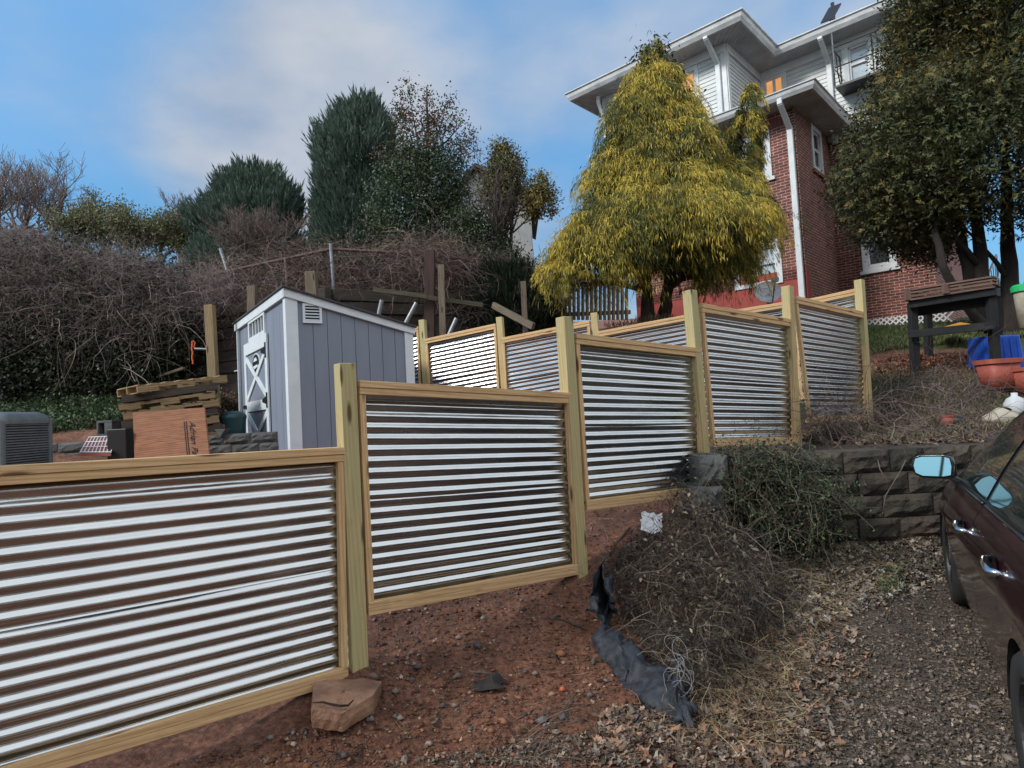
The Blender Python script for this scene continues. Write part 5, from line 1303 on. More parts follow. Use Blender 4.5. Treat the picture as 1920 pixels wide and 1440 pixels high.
Pi, Oi, Ti, Ui = crown_shell(9000, prof, 10.9, .85, .35, .15, 11, .8); ppi = np.array([project(p) for p in Pi]); kk = ~((ppi[:, 1] > 415) & (ppi[:, 0] > 1780)) & ~((np.abs(ppi[:, 0]-1885) < 35) & (np.abs(ppi[:, 1]-370) < 110) & (rng.random(len(Pi)) < .6)); Pi = Pi[kk]
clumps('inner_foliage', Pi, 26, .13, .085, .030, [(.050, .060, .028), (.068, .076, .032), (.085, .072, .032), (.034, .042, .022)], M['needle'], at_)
z0 = ab.z
for k, pts in enumerate(([W(1885, 640, 10.5), W(1895, 560, 10.6), W(1888, 430, 10.7), W(1880, 200, 10.8)], [W(1872, 640, 10.6), W(1842, 540, 10.5), W(1832, 420, 10.5), W(1815, 200, 10.7)], [W(1868, 640, 10.7), W(1822, 545, 10.6), W(1802, 450, 10.6), W(1790, 250, 10.8)],
            [W(1860, 625, 10.4), W(1800, 560, 10.2), W(1768, 500, 10.1), W(1750, 420, 10.3)], [W(1890, 645, 10.6), W(1925, 560, 10.8), W(1960, 430, 10.9), W(1980, 220, 11)])):
    mb = MB(); limb(mb, pts, (.19, .16, .13, .085, .14)[k], .05); mb.build('trunk', M['darkbark'], at_, smooth=True)
mb = MB(); limb(mb, [W(1835, 500, 10.5), W(1790, 440, 10.3), W(1740, 400, 10.3)], .05, .015, 6); limb(mb, [W(1888, 520, 10.6), W(1850, 470, 10.5), W(1800, 420, 10.5)], .045, .015, 6); limb(mb, [W(1893, 590, 10.6), W(1925, 555, 10.4), W(1960, 520, 10.3)], .05, .02, 6)
mb.build('limb', M['darkbark'], at_, smooth=True)

# ---- junipers / dark upright evergreens
def juniper(prof, Yc, label, nC, seed, gap=None, cols=((.024, .050, .036), (.11, .165, .125), (.034, .062, .052)), fl=1.0):
    cx = (prof[-1][1]+prof[-1][2])/2; b = W(cx, prof[-1][0], Yc); gz = H(b.x, b.y); r = empty('juniper_tree', (b.x, b.y, gz), label, 'tree')
    P, O_, T, U_ = crown_shell(nC, prof, Yc, .9, .62, .16, seed, .45, front=.2)
    if gap is not None: k = gap(np.array([project(p) for p in P])); P, O_, T, U_ = P[k], O_[k], T[k], U_[k]
    n = len(P); Bp, Dp, Lp, Wp, Cp = [], [], [], [], []; sh = rng.random(n)
    ax_ = nrm(O_*.45+np.array([0, 0, 1.0])+rng.normal(0, .16, (n, 3))); al = rng.uniform(.28, .62, n)*fl
    for k in range(26):
        s = rng.random(n); d = nrm(ax_+rng.normal(0, .38, (n, 3))*(1.1-s)[:, None]); b = P+ax_*(al*s)[:, None]+rng.normal(0, .05, (n, 3))*fl*(1-s)[:, None]
        f = np.clip(sh*.55+rng.random(n)*.25+.25*s, 0, 1)[:, None]; c = np.array(cols[2])+(np.array(cols[1])-np.array(cols[2]))*f; c = c*(1+rng.normal(0, .15, (n, 1)))
        Bp.append(b); Dp.append(d); Lp.append(rng.uniform(.10, .22, n)*fl); Wp.append(rng.uniform(.016, .032, n)*fl); Cp.append(c)
    leaves('crown', *map(np.concatenate, (Bp, Dp, Lp, Wp, Cp)), M['needle'], r)
    mb = MB(); limb(mb, [(b.mean() if False else W(cx, prof[-1][0], Yc).x, Yc, gz-.1), W(cx, prof[-1][0], Yc), W(cx, prof[len(prof)//2][0], Yc)], .16, .05); mb.build('trunk', M['bark'], r, smooth=True)
    return r
juniper([(212, 668, 690), (235, 640, 712), (265, 618, 730), (300, 606, 742), (350, 602, 745), (400, 602, 742), (450, 596, 735), (500, 600, 740), (535, 605, 735)], 16.5, 'tall blue-green juniper with feathery upright tips left of the holly', 3400, 21,
        gap=lambda q: ~((np.hypot((q[:, 0]-661)/7, (q[:, 1]-382)/15) < 1) | (np.hypot((q[:, 0]-702)/6, (q[:, 1]-390)/14) < 1) | (np.hypot((q[:, 0]-592)/6, (q[:, 1]-402)/10) < 1)))
juniper([(338, 462, 500), (356, 436, 526), (380, 405, 548), (410, 386, 568), (440, 366, 588), (480, 368, 590), (535, 372, 590)], 17.5, 'broad rounded dark juniper behind the bare brown shrub', 3000, 22)
juniper([(520, 935, 965), (550, 905, 1000), (590, 890, 1040), (640, 890, 1060)], 11.3, 'low dark evergreen bush in the corner left of the yellow tree', 1500, 23, cols=((.012, .02, .014), (.028, .042, .024), (.010, .017, .012)), fl=.7)
# ---- holly with open top
hb = W(800, 480, 14.5); ht = empty('holly_tree', (hb.x, hb.y, H(hb.x, hb.y)), 'tall open holly with sparse reddish top between the juniper and the far house', 'tree')
P, O_, T, U_ = crown_shell(520, [(290, 740, 850), (330, 700, 870), (380, 700, 885), (430, 715, 880), (480, 730, 870)], 14.5, .8, .25, .2, 31, .7)
P2 = []
for (x0, y0, x1, y1, nn_, sp_) in ((770, 300, 762, 162, 26, 12), (800, 310, 800, 160, 34, 15), (800, 300, 838, 185, 26, 12), (810, 320, 880, 250, 34, 12), (800, 330, 888, 275, 24, 10), (770, 300, 735, 205, 30, 16), (780, 320, 700, 290, 30, 16), (815, 250, 868, 225, 16, 8), (790, 250, 820, 225, 18, 12), (760, 240, 745, 180, 14, 8)):
    t = rng.random(nn_)**.8*.9+.1; q = np.stack([x0+(x1-x0)*t, y0+(y1-y0)*t], 1)+rng.normal(0, sp_*.6, (nn_, 2)); P2.append(Wn(q[:, 0], q[:, 1], 14.5+rng.normal(0, .5, nn_)))
P2 = np.concatenate(P2)
clumps('crown', P, 62, .16, .075, .045, [(.040, .066, .042), (.058, .088, .048), (.082, .098, .048)], M['leaf'], ht)
clumps('crown', P2, 22, .10, .07, .04, [(.045, .055, .030), (.075, .055, .032), (.15, .05, .03), (.05, .075, .035)], M['leaf'], ht)
mb = MB(); limb(mb, [(hb.x, 14.5, H(hb.x, 14.5)-.1), W(800, 420, 14.5), W(802, 300, 14.5), W(800, 165, 14.5)], .13, .015)
for a, b in (((800, 330), (885, 262)), ((802, 310), (838, 190)), ((800, 330), (765, 165)), ((800, 350), (735, 215)), ((800, 380), (705, 300)), ((800, 400), (880, 350)), ((805, 290), (868, 228))): limb(mb, [W(*a, 14.5), W(a[0]*.45+b[0]*.55, a[1]*.5+b[1]*.5+4, 14.5), W(*b, 14.5)], .035, .006, 5)
mb.build('trunk', M['bark'], ht, smooth=True)

# ---- branching bare trees
def branch_tree(base, hgt, spread, seed, levels=4, n0=5, r0=.09, upb=.55, K=5, ratio=.62, kids=(5, 5, 5, 3), curv=.25, lean=(0, 0, 0)):
    r_ = np.random.default_rng(seed); out = []
    P = [np.array([base[0], base[1], base[2]])]; 
    cur = []
    for i in range(n0):
        d = nrm(np.array([[r_.normal(0, spread), r_.normal(0, spread), 1.0]]))[0]+np.array(lean); cur.append((np.array(base, float), nrm(d[None])[0], hgt*r_.uniform(.42, .62), r0*r_.uniform(.7, 1)))
    lv = 0; segs = []
    while lv < levels:
        nxt = []
        for (b, d, L, r) in cur:
            pts = [b]; dd = d.copy(); tr_ = r_.normal(0, curv, 3)
            for k in range(1, K):
                dd = nrm((dd+tr_/K+r_.normal(0, curv*.35, 3)+np.array([0, 0, upb*.18]))[None])[0]; pts.append(pts[-1]+dd*L/(K-1))
            segs.append((np.array(pts), np.linspace(r, r*.55, K)))
            for c in range(kids[min(lv, len(kids)-1)]):
                t = r_.uniform(.3, 1.0) if c else 1.0; i0 = min(int(t*(K-1)), K-2); f = t*(K-1)-i0; pb = pts[i0]*(1-f)+pts[i0+1]*f
                nd_ = nrm((dd+r_.normal(0, .48, 3)+np.array([0, 0, upb*.2]))[None])[0]; nxt.append((pb, nd_, L*ratio*r_.uniform(.7, 1.15), max(r*(.60-.18*t+.0), .004)))
        cur = nxt; lv += 1
    return np.array([s[0] for s in segs]), np.array([s[1] for s in segs])
def bare_tree(name, px, py, Y, hpx, seed, label, cat='tree', group=None, col=(.16, .13, .12), spread=.35, r0=.09, levels=4, kids=(5, 5, 5, 4), n0=5, mn=.006, leafc=None, nleaf=0, sink=0, wpx=None, **kw):
    b = W(px, py, Y); gz = H(b.x, b.y)-sink; root = empty(name, (b.x, b.y, gz), label, cat, group)
    Ht = (W(px, py-hpx, Y).z-b.z); P, R = branch_tree((b.x, b.y, b.z), Ht, spread, seed, levels=levels, kids=kids, n0=n0, r0=r0, **kw)
    zm = P[..., 2].max(); k = (Ht*1.0)/max(zm-b.z, .1); kx = k**.5 if not wpx else (wpx/F*Y/2)/max(np.percentile(np.abs(P[..., 0]-b.x), 99.5), .1); P = (P-np.array(b))*np.array([kx, kx, k])+np.array(b); R = np.maximum(R, mn)
    if b.z > gz+.1:
        mb = MB(); mb.tube([(b.x, b.y, gz-.1), (b.x, b.y, b.z+.05)], [r0*1.2, r0], 8); mb.build('trunk', M['greybark'], root, smooth=True)
    Vv, Ff = np_tubes(P, R, 3); np_mesh('branches', Vv, Ff, np.array(col)*rep(1+rng.normal(0, .15, (len(P), 1)), 15), M['twig'], root)
    if nleaf:
        E = P[P.shape[0]//3:, -1]; ii = rng.choice(len(E), nleaf); clumps('leaves', E[ii], 3, .12, .07*Y/16, .04*Y/16, leafc, M['leaf'], root)
    return root
bare_tree('bare_tree', 40, 462, 22, 182, 41, 'leafless tree with forked trunks at the far left edge', spread=.40, r0=.10, mn=.006, levels=5, kids=(3, 4, 4, 4), n0=6, wpx=185, curv=.12, ratio=.70, upb=1.5)
bare_tree('bare_tree', 108, 465, 21, 168, 42, 'leafless tree just right of the leftmost one, crown against the blue sky', spread=.38, r0=.10, mn=.006, levels=5, kids=(3, 4, 4, 4), n0=6, lean=(.1, 0, 0), wpx=200, curv=.12, ratio=.70, upb=1.5)
bare_tree('bare_tree', -10, 450, 20, 190, 43, 'leafless tree cut off by the left edge of the photo', spread=.4, r0=.10, mn=.006, levels=5, kids=(3, 4, 4, 4), n0=6, wpx=180, curv=.12, ratio=.70, upb=1.5)
bare_tree('bare_tree', 335, 440, 24, 78, 44, 'small leafless round-topped tree left of the broad juniper', spread=.6, r0=.05, mn=.006, kids=(5, 5, 5, 4), n0=5, wpx=90)
for i, (px, py, hp, lb) in enumerate(((150, 478, 98, 'thin leafy sapling right beside the leafless trees'), (205, 480, 112, 'thin olive sapling second in the row of far thicket trees'), (250, 485, 108, 'olive-leaved tree in the middle of the far thicket'), (300, 488, 102, 'olive-leaved tree right of the middle of the far thicket'), (345, 490, 92, 'greenest thicket tree, next to the broad juniper'))):
    bare_tree('thicket_tree', px, py, 17.5+(i % 2)*1.2, hp, 50+i, lb, group='thin trees of the far thicket', col=(.15, .13, .10), spread=.7, r0=.04, mn=.005, levels=5, kids=(5, 5, 4, 3, 3), n0=7, leafc=[(.13, .15, .06), (.10, .13, .045), (.17, .16, .09)], nleaf=1500, sink=.3, wpx=105, curv=.2)
bare_tree('bare_shrub', 490, 500, 13.0, 122, 61, 'brown leafless rounded shrub before the broad juniper', cat='shrub', col=(.16, .125, .11), spread=.85, r0=.022, mn=.0035, levels=4, kids=(6, 6, 5, 4), n0=14, upb=.8, curv=.15, wpx=178)
st_ = bare_tree('scraggly_tree', 955, 500, 13.5, 215, 62, 'scraggly half-bare conifer with yellowish top in front of the far pale house', col=(.085, .07, .065), spread=.32, r0=.06, mn=.005, kids=(7, 5, 5, 3), n0=5, upb=.6)
P, O_, T, U_ = crown_shell(210, [(272, 928, 950), (310, 915, 975), (350, 905, 985), (380, 910, 980)], 13.5, .8, .2, .2, 33)
clumps('crown', P, 40, .10, .10, .03, [(.16, .13, .04), (.11, .105, .045), (.075, .085, .04)], M['needle'], st_)
P, O_, T, U_ = crown_shell(120, [(330, 1010, 1020), (360, 985, 1042), (400, 985, 1040)], 13.2, .8, .2, .2, 34); clumps('crown', P, 26, .08, .09, .03, [(.20, .16, .04), (.11, .105, .045)], M['needle'], st_)
P, O_, T, U_ = crown_shell(260, [(400, 860, 905), (440, 850, 940), (500, 860, 980)], 13.3, .8, .2, .2, 35); clumps('crown', P, 26, .12, .09, .04, [(.06, .085, .04), (.035, .05, .03)], M['leaf'], st_)

# ---- overgrown hedge on the left, covering the bank
hg = empty('overgrown_hedge', (W(180, 745, 11).x, 11, 2.3), 'dark overgrown evergreen hedge smothered in tangled vines along the left bank', 'hedge')
polyh = [(-80, 470), (0, 470), (70, 460), (140, 480), (210, 500), (280, 500), (350, 540), (372, 580), (360, 640), (330, 690), (280, 720), (200, 735), (100, 740), (-80, 745)]
P = poly_vol(2300, polyh, 10.5, 12.4); pp = np.array([project(p) for p in P])
dens = np.interp(pp[:, 1], [450, 620, 690, 745], [1, 1, .75, .5]); P = P[rng.random(len(P)) < dens]
clumps('foliage', P, 52, .20, .075, .042, [(.028, .038, .024), (.045, .058, .032), (.075, .085, .045), (.022, .028, .022)], M['leaf'], hg)
# dark inner foliage mass further back closes the hedge
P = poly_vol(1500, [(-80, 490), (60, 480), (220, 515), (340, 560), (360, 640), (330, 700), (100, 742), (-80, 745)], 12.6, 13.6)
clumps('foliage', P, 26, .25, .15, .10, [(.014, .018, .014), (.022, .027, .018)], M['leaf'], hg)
p = poly_px(260, [(-60, 600), (330, 600), (345, 700), (300, 748), (-60, 748)]); S0 = Wn(p[:, 0], np.full(260, 752.), rng.uniform(10.9, 12.2, 260)); S0[:, 2] = HR(S0[:, 0], S0[:, 1])
curls('stems', S0, rng.uniform(1.2, 2.4, 260), rng.uniform(.006, .017, 260), col_var(260, [(.05, .042, .036), (.085, .072, .06)]), M['twig'], hg, K=8, up=3, wild=.45, taper=.5)
# vine tangle over the hedge and chain link fence
vt_ = [(-80, 440), (0, 430), (60, 430), (120, 460), (200, 480), (270, 478), (340, 520), (420, 500), (440, 515), (440, 560), (370, 590), (330, 640), (300, 660), (200, 640), (100, 650), (-80, 640)]
P = poly_vol(14000, vt_, 10.1, 11.4); vy = np.array([project(p)[1] for p in P]); P = P[rng.random(len(P)) < np.interp(vy, [440, 560, 640], [1, .75, .10])]; nv_ = len(P)
o, PP = curls('vine_tangle', P, rng.uniform(.2, .85, nv_), rng.uniform(.0012, .0034, nv_), col_var(nv_, [(.28, .225, .22), (.20, .155, .155), (.31, .265, .24), (.13, .10, .10)], [.42, .33, .08, .17], .2), M['twig'], None, K=8, up=.6, wild=1.3, grav=.5)
tag(o, 'mass of leafless purplish vines tangled over the hedge on the left', 'vines', kind='stuff')
P = poly_vol(110, [(40, 560), (400, 530), (340, 640), (300, 700), (120, 680)], 10.2, 10.7)
o, _ = curls('hanging_vines', P, rng.uniform(.5, 1.3, 110), rng.uniform(.004, .009, 110), col_var(110, [(.24, .20, .17), (.15, .125, .11)]), M['twig'], None, K=8, up=.3, wild=.9, grav=1.4); tag(o, 'paler loose vines hanging in front of the dark hedge', 'vines', kind='stuff')
# along the chain link fence
def along(pts, n, z0, z1, sp):
    L = np.array([0]+list(np.cumsum([(pts[i+1]-pts[i]).length for i in range(len(pts)-1)]))); t = rng.uniform(0, L[-1], n); A = np.array([tuple(p) for p in pts])
    q = np.stack([np.interp(t, L, A[:, k]) for k in range(3)], 1); q[:, 2] += rng.uniform(z0, z1, n); q[:, :2] += rng.normal(0, sp, (n, 2)); return q
P = along(RAIL, 950, -1.0, .05, .12); P = np.concatenate([P, along(RAIL[4:6], 800, -.7, .25, .15), along(RAIL[1:4], 550, -.9, .18, .25)]); nv = len(P)
o, _ = curls('fence_vines', P, rng.uniform(.35, 1.2, nv), rng.uniform(.0018, .005, nv), col_var(nv, [(.19, .135, .12), (.13, .09, .08), (.27, .21, .18)], [.5, .3, .2]), M['twig'], None, K=8, up=.5, wild=1.3, grav=.9); tag(o, 'brown leafless vines woven through the chain link fence', 'vines', kind='stuff')
P = poly_vol(380, [(930, 520), (1070, 520), (1060, 610), (880, 600), (840, 560)], 10.6, 11.4); o, _ = curls('dark_bramble', P, rng.uniform(.4, 1.1, 380), rng.uniform(.003, .007, 380), col_var(380, [(.07, .055, .05), (.12, .10, .085)]), M['twig'], None, K=7, up=.4, wild=1.2, grav=.5); tag(o, 'dark bramble stems in the corner below the scraggly tree', 'brambles', kind='stuff')
P = poly_vol(900, [(560, 500), (1000, 515), (1000, 600), (880, 590), (560, 520)], 10.8, 12.5); P[:, 2] = HR(P[:, 0], P[:, 1])+rng.uniform(0, .7, 900)
P2_ = poly_vol(2200, [(330, 505), (600, 462), (780, 470), (990, 492), (1000, 560), (330, 580)], 11.9, 13.4); P = np.concatenate([P, P2_]); o = clumps('undergrowth', P, 16, .14, .075, .045, [(.03, .04, .022), (.07, .06, .04), (.11, .08, .055)], M['leaf'], None); tag(o, 'low dark undergrowth behind the chain link fence', 'undergrowth', kind='stuff')
P = poly_vol(1500, [(330, 500), (600, 455), (780, 462), (990, 490), (1000, 545), (330, 560)], 11.2, 12.6); o, _ = curls('bramble_thicket', P, rng.uniform(.3, 1.0, 1500), rng.uniform(.0018, .0045, 1500), col_var(1500, [(.15, .11, .095), (.10, .075, .065), (.07, .055, .05)]), M['twig'], None, K=7, up=.7, wild=1.2, grav=.6); tag(o, 'brown bramble thicket standing behind the chain link fence', 'brambles', kind='stuff')
# ivy ground cover
P = poly_ground(1500, [(-40, 755), (80, 745), (220, 752), (260, 780), (210, 800), (60, 815), (-40, 830)]); o = clumps('ivy_ground_cover', P, 14, .06, .055, .045, [(.035, .07, .03), (.05, .09, .035), (.07, .08, .045)], M['leaf'], None, up=.5); tag(o, 'low green ivy covering the ground below the hedge', 'ivy', kind='stuff')
P = poly_ground(500, [(380, 745), (445, 745), (445, 790), (330, 800), (330, 770)]); o = clumps('leafy_litter', P, 8, .06, .05, .035, [(.10, .07, .045), (.05, .06, .03), (.14, .10, .07)], M['leaf'], None, up=.3); tag(o, 'leaf litter on the clay at the foot of the tan post', 'leaf litter', kind='stuff')

# ---- lawn grass and straw on the bank
def grass(name, P, ln, w, cols, label, wts=None, lean=.35, kind='stuff', cat='grass', droop=.15):
    n = len(P); D = nrm(np.stack([rng.normal(0, lean, n), rng.normal(0, lean, n), np.ones(n)], 1)); o = leaves(name, P, D, rng.uniform(.5, 1.3, n)*ln, rng.uniform(.7, 1.3, n)*w, col_var(n, cols, wts), M['leaf'], None, droop=droop); return tag(o, label, cat, kind=kind)
P = poly_ground(9000, [(1628, 618), (1700, 612), (1920, 600), (1920, 640), (1700, 655), (1628, 668)], 18); grass('lawn_grass', P, .10, .018, [(.075, .12, .035), (.11, .14, .05), (.14, .12, .06)], 'green grass on the bank below the brick house')
P = poly_ground(8000, [(1628, 690), (1720, 690), (1920, 690), (1920, 800), (1780, 830), (1628, 830), (1500, 800)], 12); grass('rough_grass', P, .07, .009, [(.09, .10, .045), (.20, .16, .09), (.27, .22, .14)], 'thin dry grass on the bank above the retaining wall')
P = poly_ground(1500, [(1080, 590), (1280, 590), (1290, 610), (1100, 620)], 14); grass('straw', P, .16, .012, [(.27, .20, .12), (.20, .14, .08)], 'dry straw under the yellow tree')
# clay clods and litter helpers
def lumps(name, P, s, C, mat, label, cat='gravel', kind='stuff', flat=.6):
    n = len(P); base = np.array([[1, 0, 0], [-1, 0, 0], [0, 1, 0], [0, -1, 0], [0, 0, 1], [0, 0, -1], [.7, .7, .35], [-.7, .7, .35], [-.7, -.7, .35], [.7, -.7, .35]], float)
    tri = np.array([[4, 0, 6], [4, 6, 2], [4, 2, 7], [4, 7, 1], [4, 1, 8], [4, 8, 3], [4, 3, 9], [4, 9, 0], [5, 6, 0], [5, 2, 6], [5, 7, 2], [5, 1, 7], [5, 8, 1], [5, 3, 8], [5, 9, 3], [5, 0, 9]])
    th = rng.uniform(0, 6.28, n); c, s_ = np.cos(th), np.sin(th); V = base[None]*(1+rng.normal(0, .16, (n, 10, 1)))*s[:, None, None]*np.array([1, .75, flat])[None, None]*rng.uniform(.7, 1.3, (n, 1, 3))
    X = V[..., 0]*c[:, None]-V[..., 1]*s_[:, None]; Y = V[..., 0]*s_[:, None]+V[..., 1]*c[:, None]; V = np.stack([X, Y, V[..., 2]], -1)+P[:, None]+np.array([0, 0, 1])*(s*.25)[:, None, None]
    Fq_ = tri[None]+(np.arange(n)*10)[:, None, None]; o = np_mesh(name, V.reshape(-1, 3), Fq_.reshape(-1, 3), rep(C, 10), mat, None, smooth=True); return tag(o, label, cat, kind=kind)
M['lump'] = leafmat('clods_and_pebbles', rough=.85, spec=.25, transl=0, var=.35)
clayp = [(300, 1440), (560, 1370), (700, 1260), (700, 1150), (1080, 1085), (1110, 960), (1250, 940), (1280, 1000), (1180, 1180), (1260, 1300), (1180, 1440)]
P = poly_ground(6500, clayp, 7); n = len(P); lumps('clay_clods', P, rng.gamma(1.3, .0032, n)+.001, col_var(n, [(.19, .085, .05), (.12, .055, .036), (.17, .085, .06), (.05, .03, .025)], [.4, .3, .2, .1], .2), M['lump'], 'loose red clay crumbs scattered over the slope', 'clay')
P = poly_ground(420, clayp+[(1500, 1440)], 7); n = len(P); lumps('pebbles', P, rng.gamma(2, .0045, n)+.002, col_var(n, [(.20, .165, .14), (.13, .11, .10), (.27, .21, .17), (.10, .09, .09)], None, .25), M['lump'], 'pale pebbles lying in the clay')
drv = [(700, 1440), (1100, 1380), (1300, 1260), (1500, 1100), (1560, 1050), (1740, 985), (1830, 1060), (1990, 1300), (1990, 1440)]
P = poly_ground(16000, drv, 7); n = len(P); lumps('gravel', P, rng.gamma(1.3, .0028, n)+.0014, col_var(n, [(.165, .14, .118), (.115, .096, .080), (.25, .21, .17), (.065, .056, .048)], [.35, .33, .1, .22], .3), M['lump'], 'dark wet gravel of the driveway')
# rubble stones, counted singly
for i, (px, py, s, lb) in enumerate(((700, 1326, .028, 'small brown stone right of the cracked slab'), (1035, 1305, .02, 'pale pebble in the middle of the clay near the dark rag'), (1085, 1300, .02, 'greyish stone near the orange brick fragment'), (1055, 1298, .03, 'orange brick fragment in the clay'), (475, 1405, .025, 'tan stone in the bare clay at the foot of the nearest panel'))):
    g = G(px, py); o = lumps('stone', np.array([[g.x, g.y, g.z+s*.2]]), np.array([s]), np.array([[.26, .17, .12] if i != 3 else [.42, .12, .06]]), M['lump'], lb, 'stone'); del o['kind']
# ---- leaf litter
def litter(name, P, size, cols, wts, label, lobes=5, lift=.012):
    n = len(P); k = 11; a = np.linspace(0, 2*math.pi, k, endpoint=False); rad = np.where(np.arange(k) % 2 == 0, 1.0, .52)
    th = rng.uniform(0, 6.28, n); asp = rng.uniform(.55, 1, n)
    x = np.cos(a)[None]*rad[None]*(1+rng.normal(0, .12, (n, k))); y = np.sin(a)[None]*rad[None]*asp[:, None]; cur = rng.normal(0, .5, (n, 1)); z = cur*x*x+rng.normal(0, .4, (n, 1))*y*y+rng.normal(0, .10, (n, k))
    V = np.concatenate([np.zeros((n, 1, 3)), np.stack([x, y, z], -1)], 1)*size[:, None, None]
    nn2 = nrm(np.stack([rng.normal(0, .45, n), rng.normal(0, .45, n), np.ones(n)], 1)); t1 = nrm(np.cross(nn2, np.stack([np.cos(th), np.sin(th), np.zeros(n)], 1))); t2 = np.cross(nn2, t1)
    V = V[..., 0:1]*t1[:, None]+V[..., 1:2]*t2[:, None]+V[..., 2:3]*nn2[:, None]+P[:, None]+np.array([0, 0, lift])
    f = np.stack([np.zeros(k, int), np.arange(k)+1, (np.arange(k)+1) % k+1], 1)[None]+(np.arange(n)*(k+1))[:, None, None]
    o = np_mesh(name, V.reshape(-1, 3), f.reshape(-1, 3), rep(col_var(n, cols, wts, .25), k+1), M['dryleaf'], None); return tag(o, label, 'fallen leaves', kind='stuff')
P = np.concatenate([poly_ground(1300, [(1090, 1440), (1130, 1330), (1300, 1320), (1400, 1290), (1470, 1360), (1500, 1440)], 6), poly_ground(750, [(1300, 1290), (1440, 1130), (1560, 1100), (1640, 1250), (1560, 1440), (1450, 1440)], 6)]); litter('fallen_leaves', P, rng.uniform(.008, .038, len(P)), [(.32, .19, .125), (.20, .12, .08), (.36, .27, .19), (.12, .085, .065), (.25, .21, .175)], [.2, .17, .13, .28, .22], 'big tan and orange fallen leaves heaped beside the driveway')
P = poly_ground(2400, [(1480, 1080), (1560, 1040), (1740, 985), (1775, 1030), (1780, 1090), (1600, 1160), (1450, 1200)], 7); litter('fallen_leaves', P, rng.uniform(.010, .035, len(P)), [(.26, .225, .195), (.17, .14, .115), (.36, .27, .19), (.09, .08, .065), (.44, .40, .35)], [.3, .25, .15, .2, .1], 'dull grey-brown fallen leaves at the foot of the retaining wall')
P = poly_ground(6800, drv, 7); litter('fallen_leaves', P, rng.uniform(.004, .016, len(P)), [(.25, .19, .145), (.15, .12, .095), (.36, .28, .21), (.09, .075, .062)], [.3, .3, .15, .25], 'small brown leaf scraps trodden into the driveway')
P = poly_ground(2300, [(1500, 835), (1850, 835), (1850, 780), (1630, 740), (1500, 790)], 9); litter('fallen_leaves', P, rng.uniform(.015, .04, len(P)), [(.20, .15, .11), (.11, .085, .065), (.30, .24, .18), (.26, .15, .09)], None, 'brown fallen leaves on the bank above the retaining wall')
P = poly_ground(700, clayp, 7); litter('fallen_leaves', P, rng.uniform(.006, .016, len(P)), [(.20, .13, .09), (.10, .06, .045), (.30, .22, .16)], None, 'few small leaf scraps on the red clay')
P = poly_ground(900, [(1640, 680), (1690, 668), (1860, 668), (1860, 700), (1700, 705), (1640, 705)], 12); litter('wood_chips', P, rng.uniform(.02, .045, len(P)), [(.26, .09, .055), (.19, .075, .05), (.33, .16, .10)], None, 'reddish clay and wood chips under the black bench')
# straw and dry stems
P = poly_ground(5500, [(1260, 1320), (1320, 1200), (1400, 1060), (1480, 1040), (1700, 1010), (1700, 1060), (1560, 1160), (1500, 1280), (1460, 1400), (1300, 1400)], 7)
o, _ = curls('dry_straw', P+np.array([0, 0, .004]), rng.uniform(.08, .28, len(P)), rng.uniform(.0008, .0016, len(P)), col_var(len(P), [(.46, .36, .20), (.34, .25, .14), (.20, .14, .08)]), M['twig'], None, K=5, up=.42, wild=.8, taper=.7, grav=.9); tag(o, 'pale dry straw between the brush and the driveway', 'straw', kind='stuff')
P = poly_ground(3200, drv, 7); o, _ = curls('litter_twigs', P+np.array([0, 0, .004]), rng.uniform(.04, .16, len(P)), rng.uniform(.0006, .0018, len(P)), col_var(len(P), [(.20, .15, .11), (.09, .07, .055), (.30, .22, .13)]), M['twig'], None, K=4, up=.05, wild=.4, taper=.8, grav=.3); tag(o, 'thin twigs and pine needles strewn on the driveway', 'twigs', kind='stuff')
P = poly_ground(900, clayp, 7); o, _ = curls('rootlets', P+np.array([0, 0, .002]), rng.uniform(.03, .13, len(P)), rng.uniform(.0006, .0016, len(P)), col_var(len(P), [(.17, .11, .08), (.07, .045, .035), (.30, .20, .13)]), M['twig'], None, K=5, up=.2, wild=.9, taper=.7, grav=.5); tag(o, 'thin roots and twigs sticking out of the red clay', 'twigs', kind='stuff')
# ---- dead brush heap
brush = [(1150, 1060), (1190, 1035), (1258, 1015), (1275, 950), (1330, 935), (1400, 980), (1480, 1050), (1470, 1150), (1400, 1250), (1330, 1330), (1270, 1320), (1210, 1230), (1170, 1160), (1130, 1090)]
P = poly_ground(3800, brush, 7); hx_ = np.clip(1-((P[:, 0]-1.25)/.55)**2, .15, 1); P[:, 2] += rng.uniform(0, .40, len(P))*hx_*(.55+.6*np.sin(P[:, 0]*7+P[:, 1]*4)**2)
o, PB = curls('dead_brush', P, rng.uniform(.12, .50, len(P)), rng.uniform(.0008, .0026, len(P)), col_var(len(P), [(.085, .070, .060), (.045, .038, .034), (.18, .15, .12), (.30, .245, .18)], [.38, .38, .15, .09]), M['twig'], None, K=8, up=.8, wild=1.5, grav=1.1); tag(o, 'heap of dead dark tangled brush sprawling over the clay slope', 'brush', kind='stuff')
P = poly_ground(4200, brush, 7); hx_ = np.clip(1-((P[:, 0]-1.25)/.55)**2, .15, 1); P[:, 2] += rng.uniform(0, .46, len(P))*hx_*(.55+.6*np.sin(P[:, 0]*7+P[:, 1]*4)**2)
o = leaves('withered_leaves', P, nrm(rdir(len(P))+np.array([0, 0, -.5])), rng.uniform(.02, .055, len(P)), rng.uniform(.010, .024, len(P)), col_var(len(P), [(.09, .075, .058), (.16, .13, .095), (.04, .034, .03), (.34, .28, .20)], [.33, .25, .32, .10]), M['dryleaf'], None, droop=.2); tag(o, 'withered curled leaves hanging in the dead brush', 'dead leaves', kind='stuff')
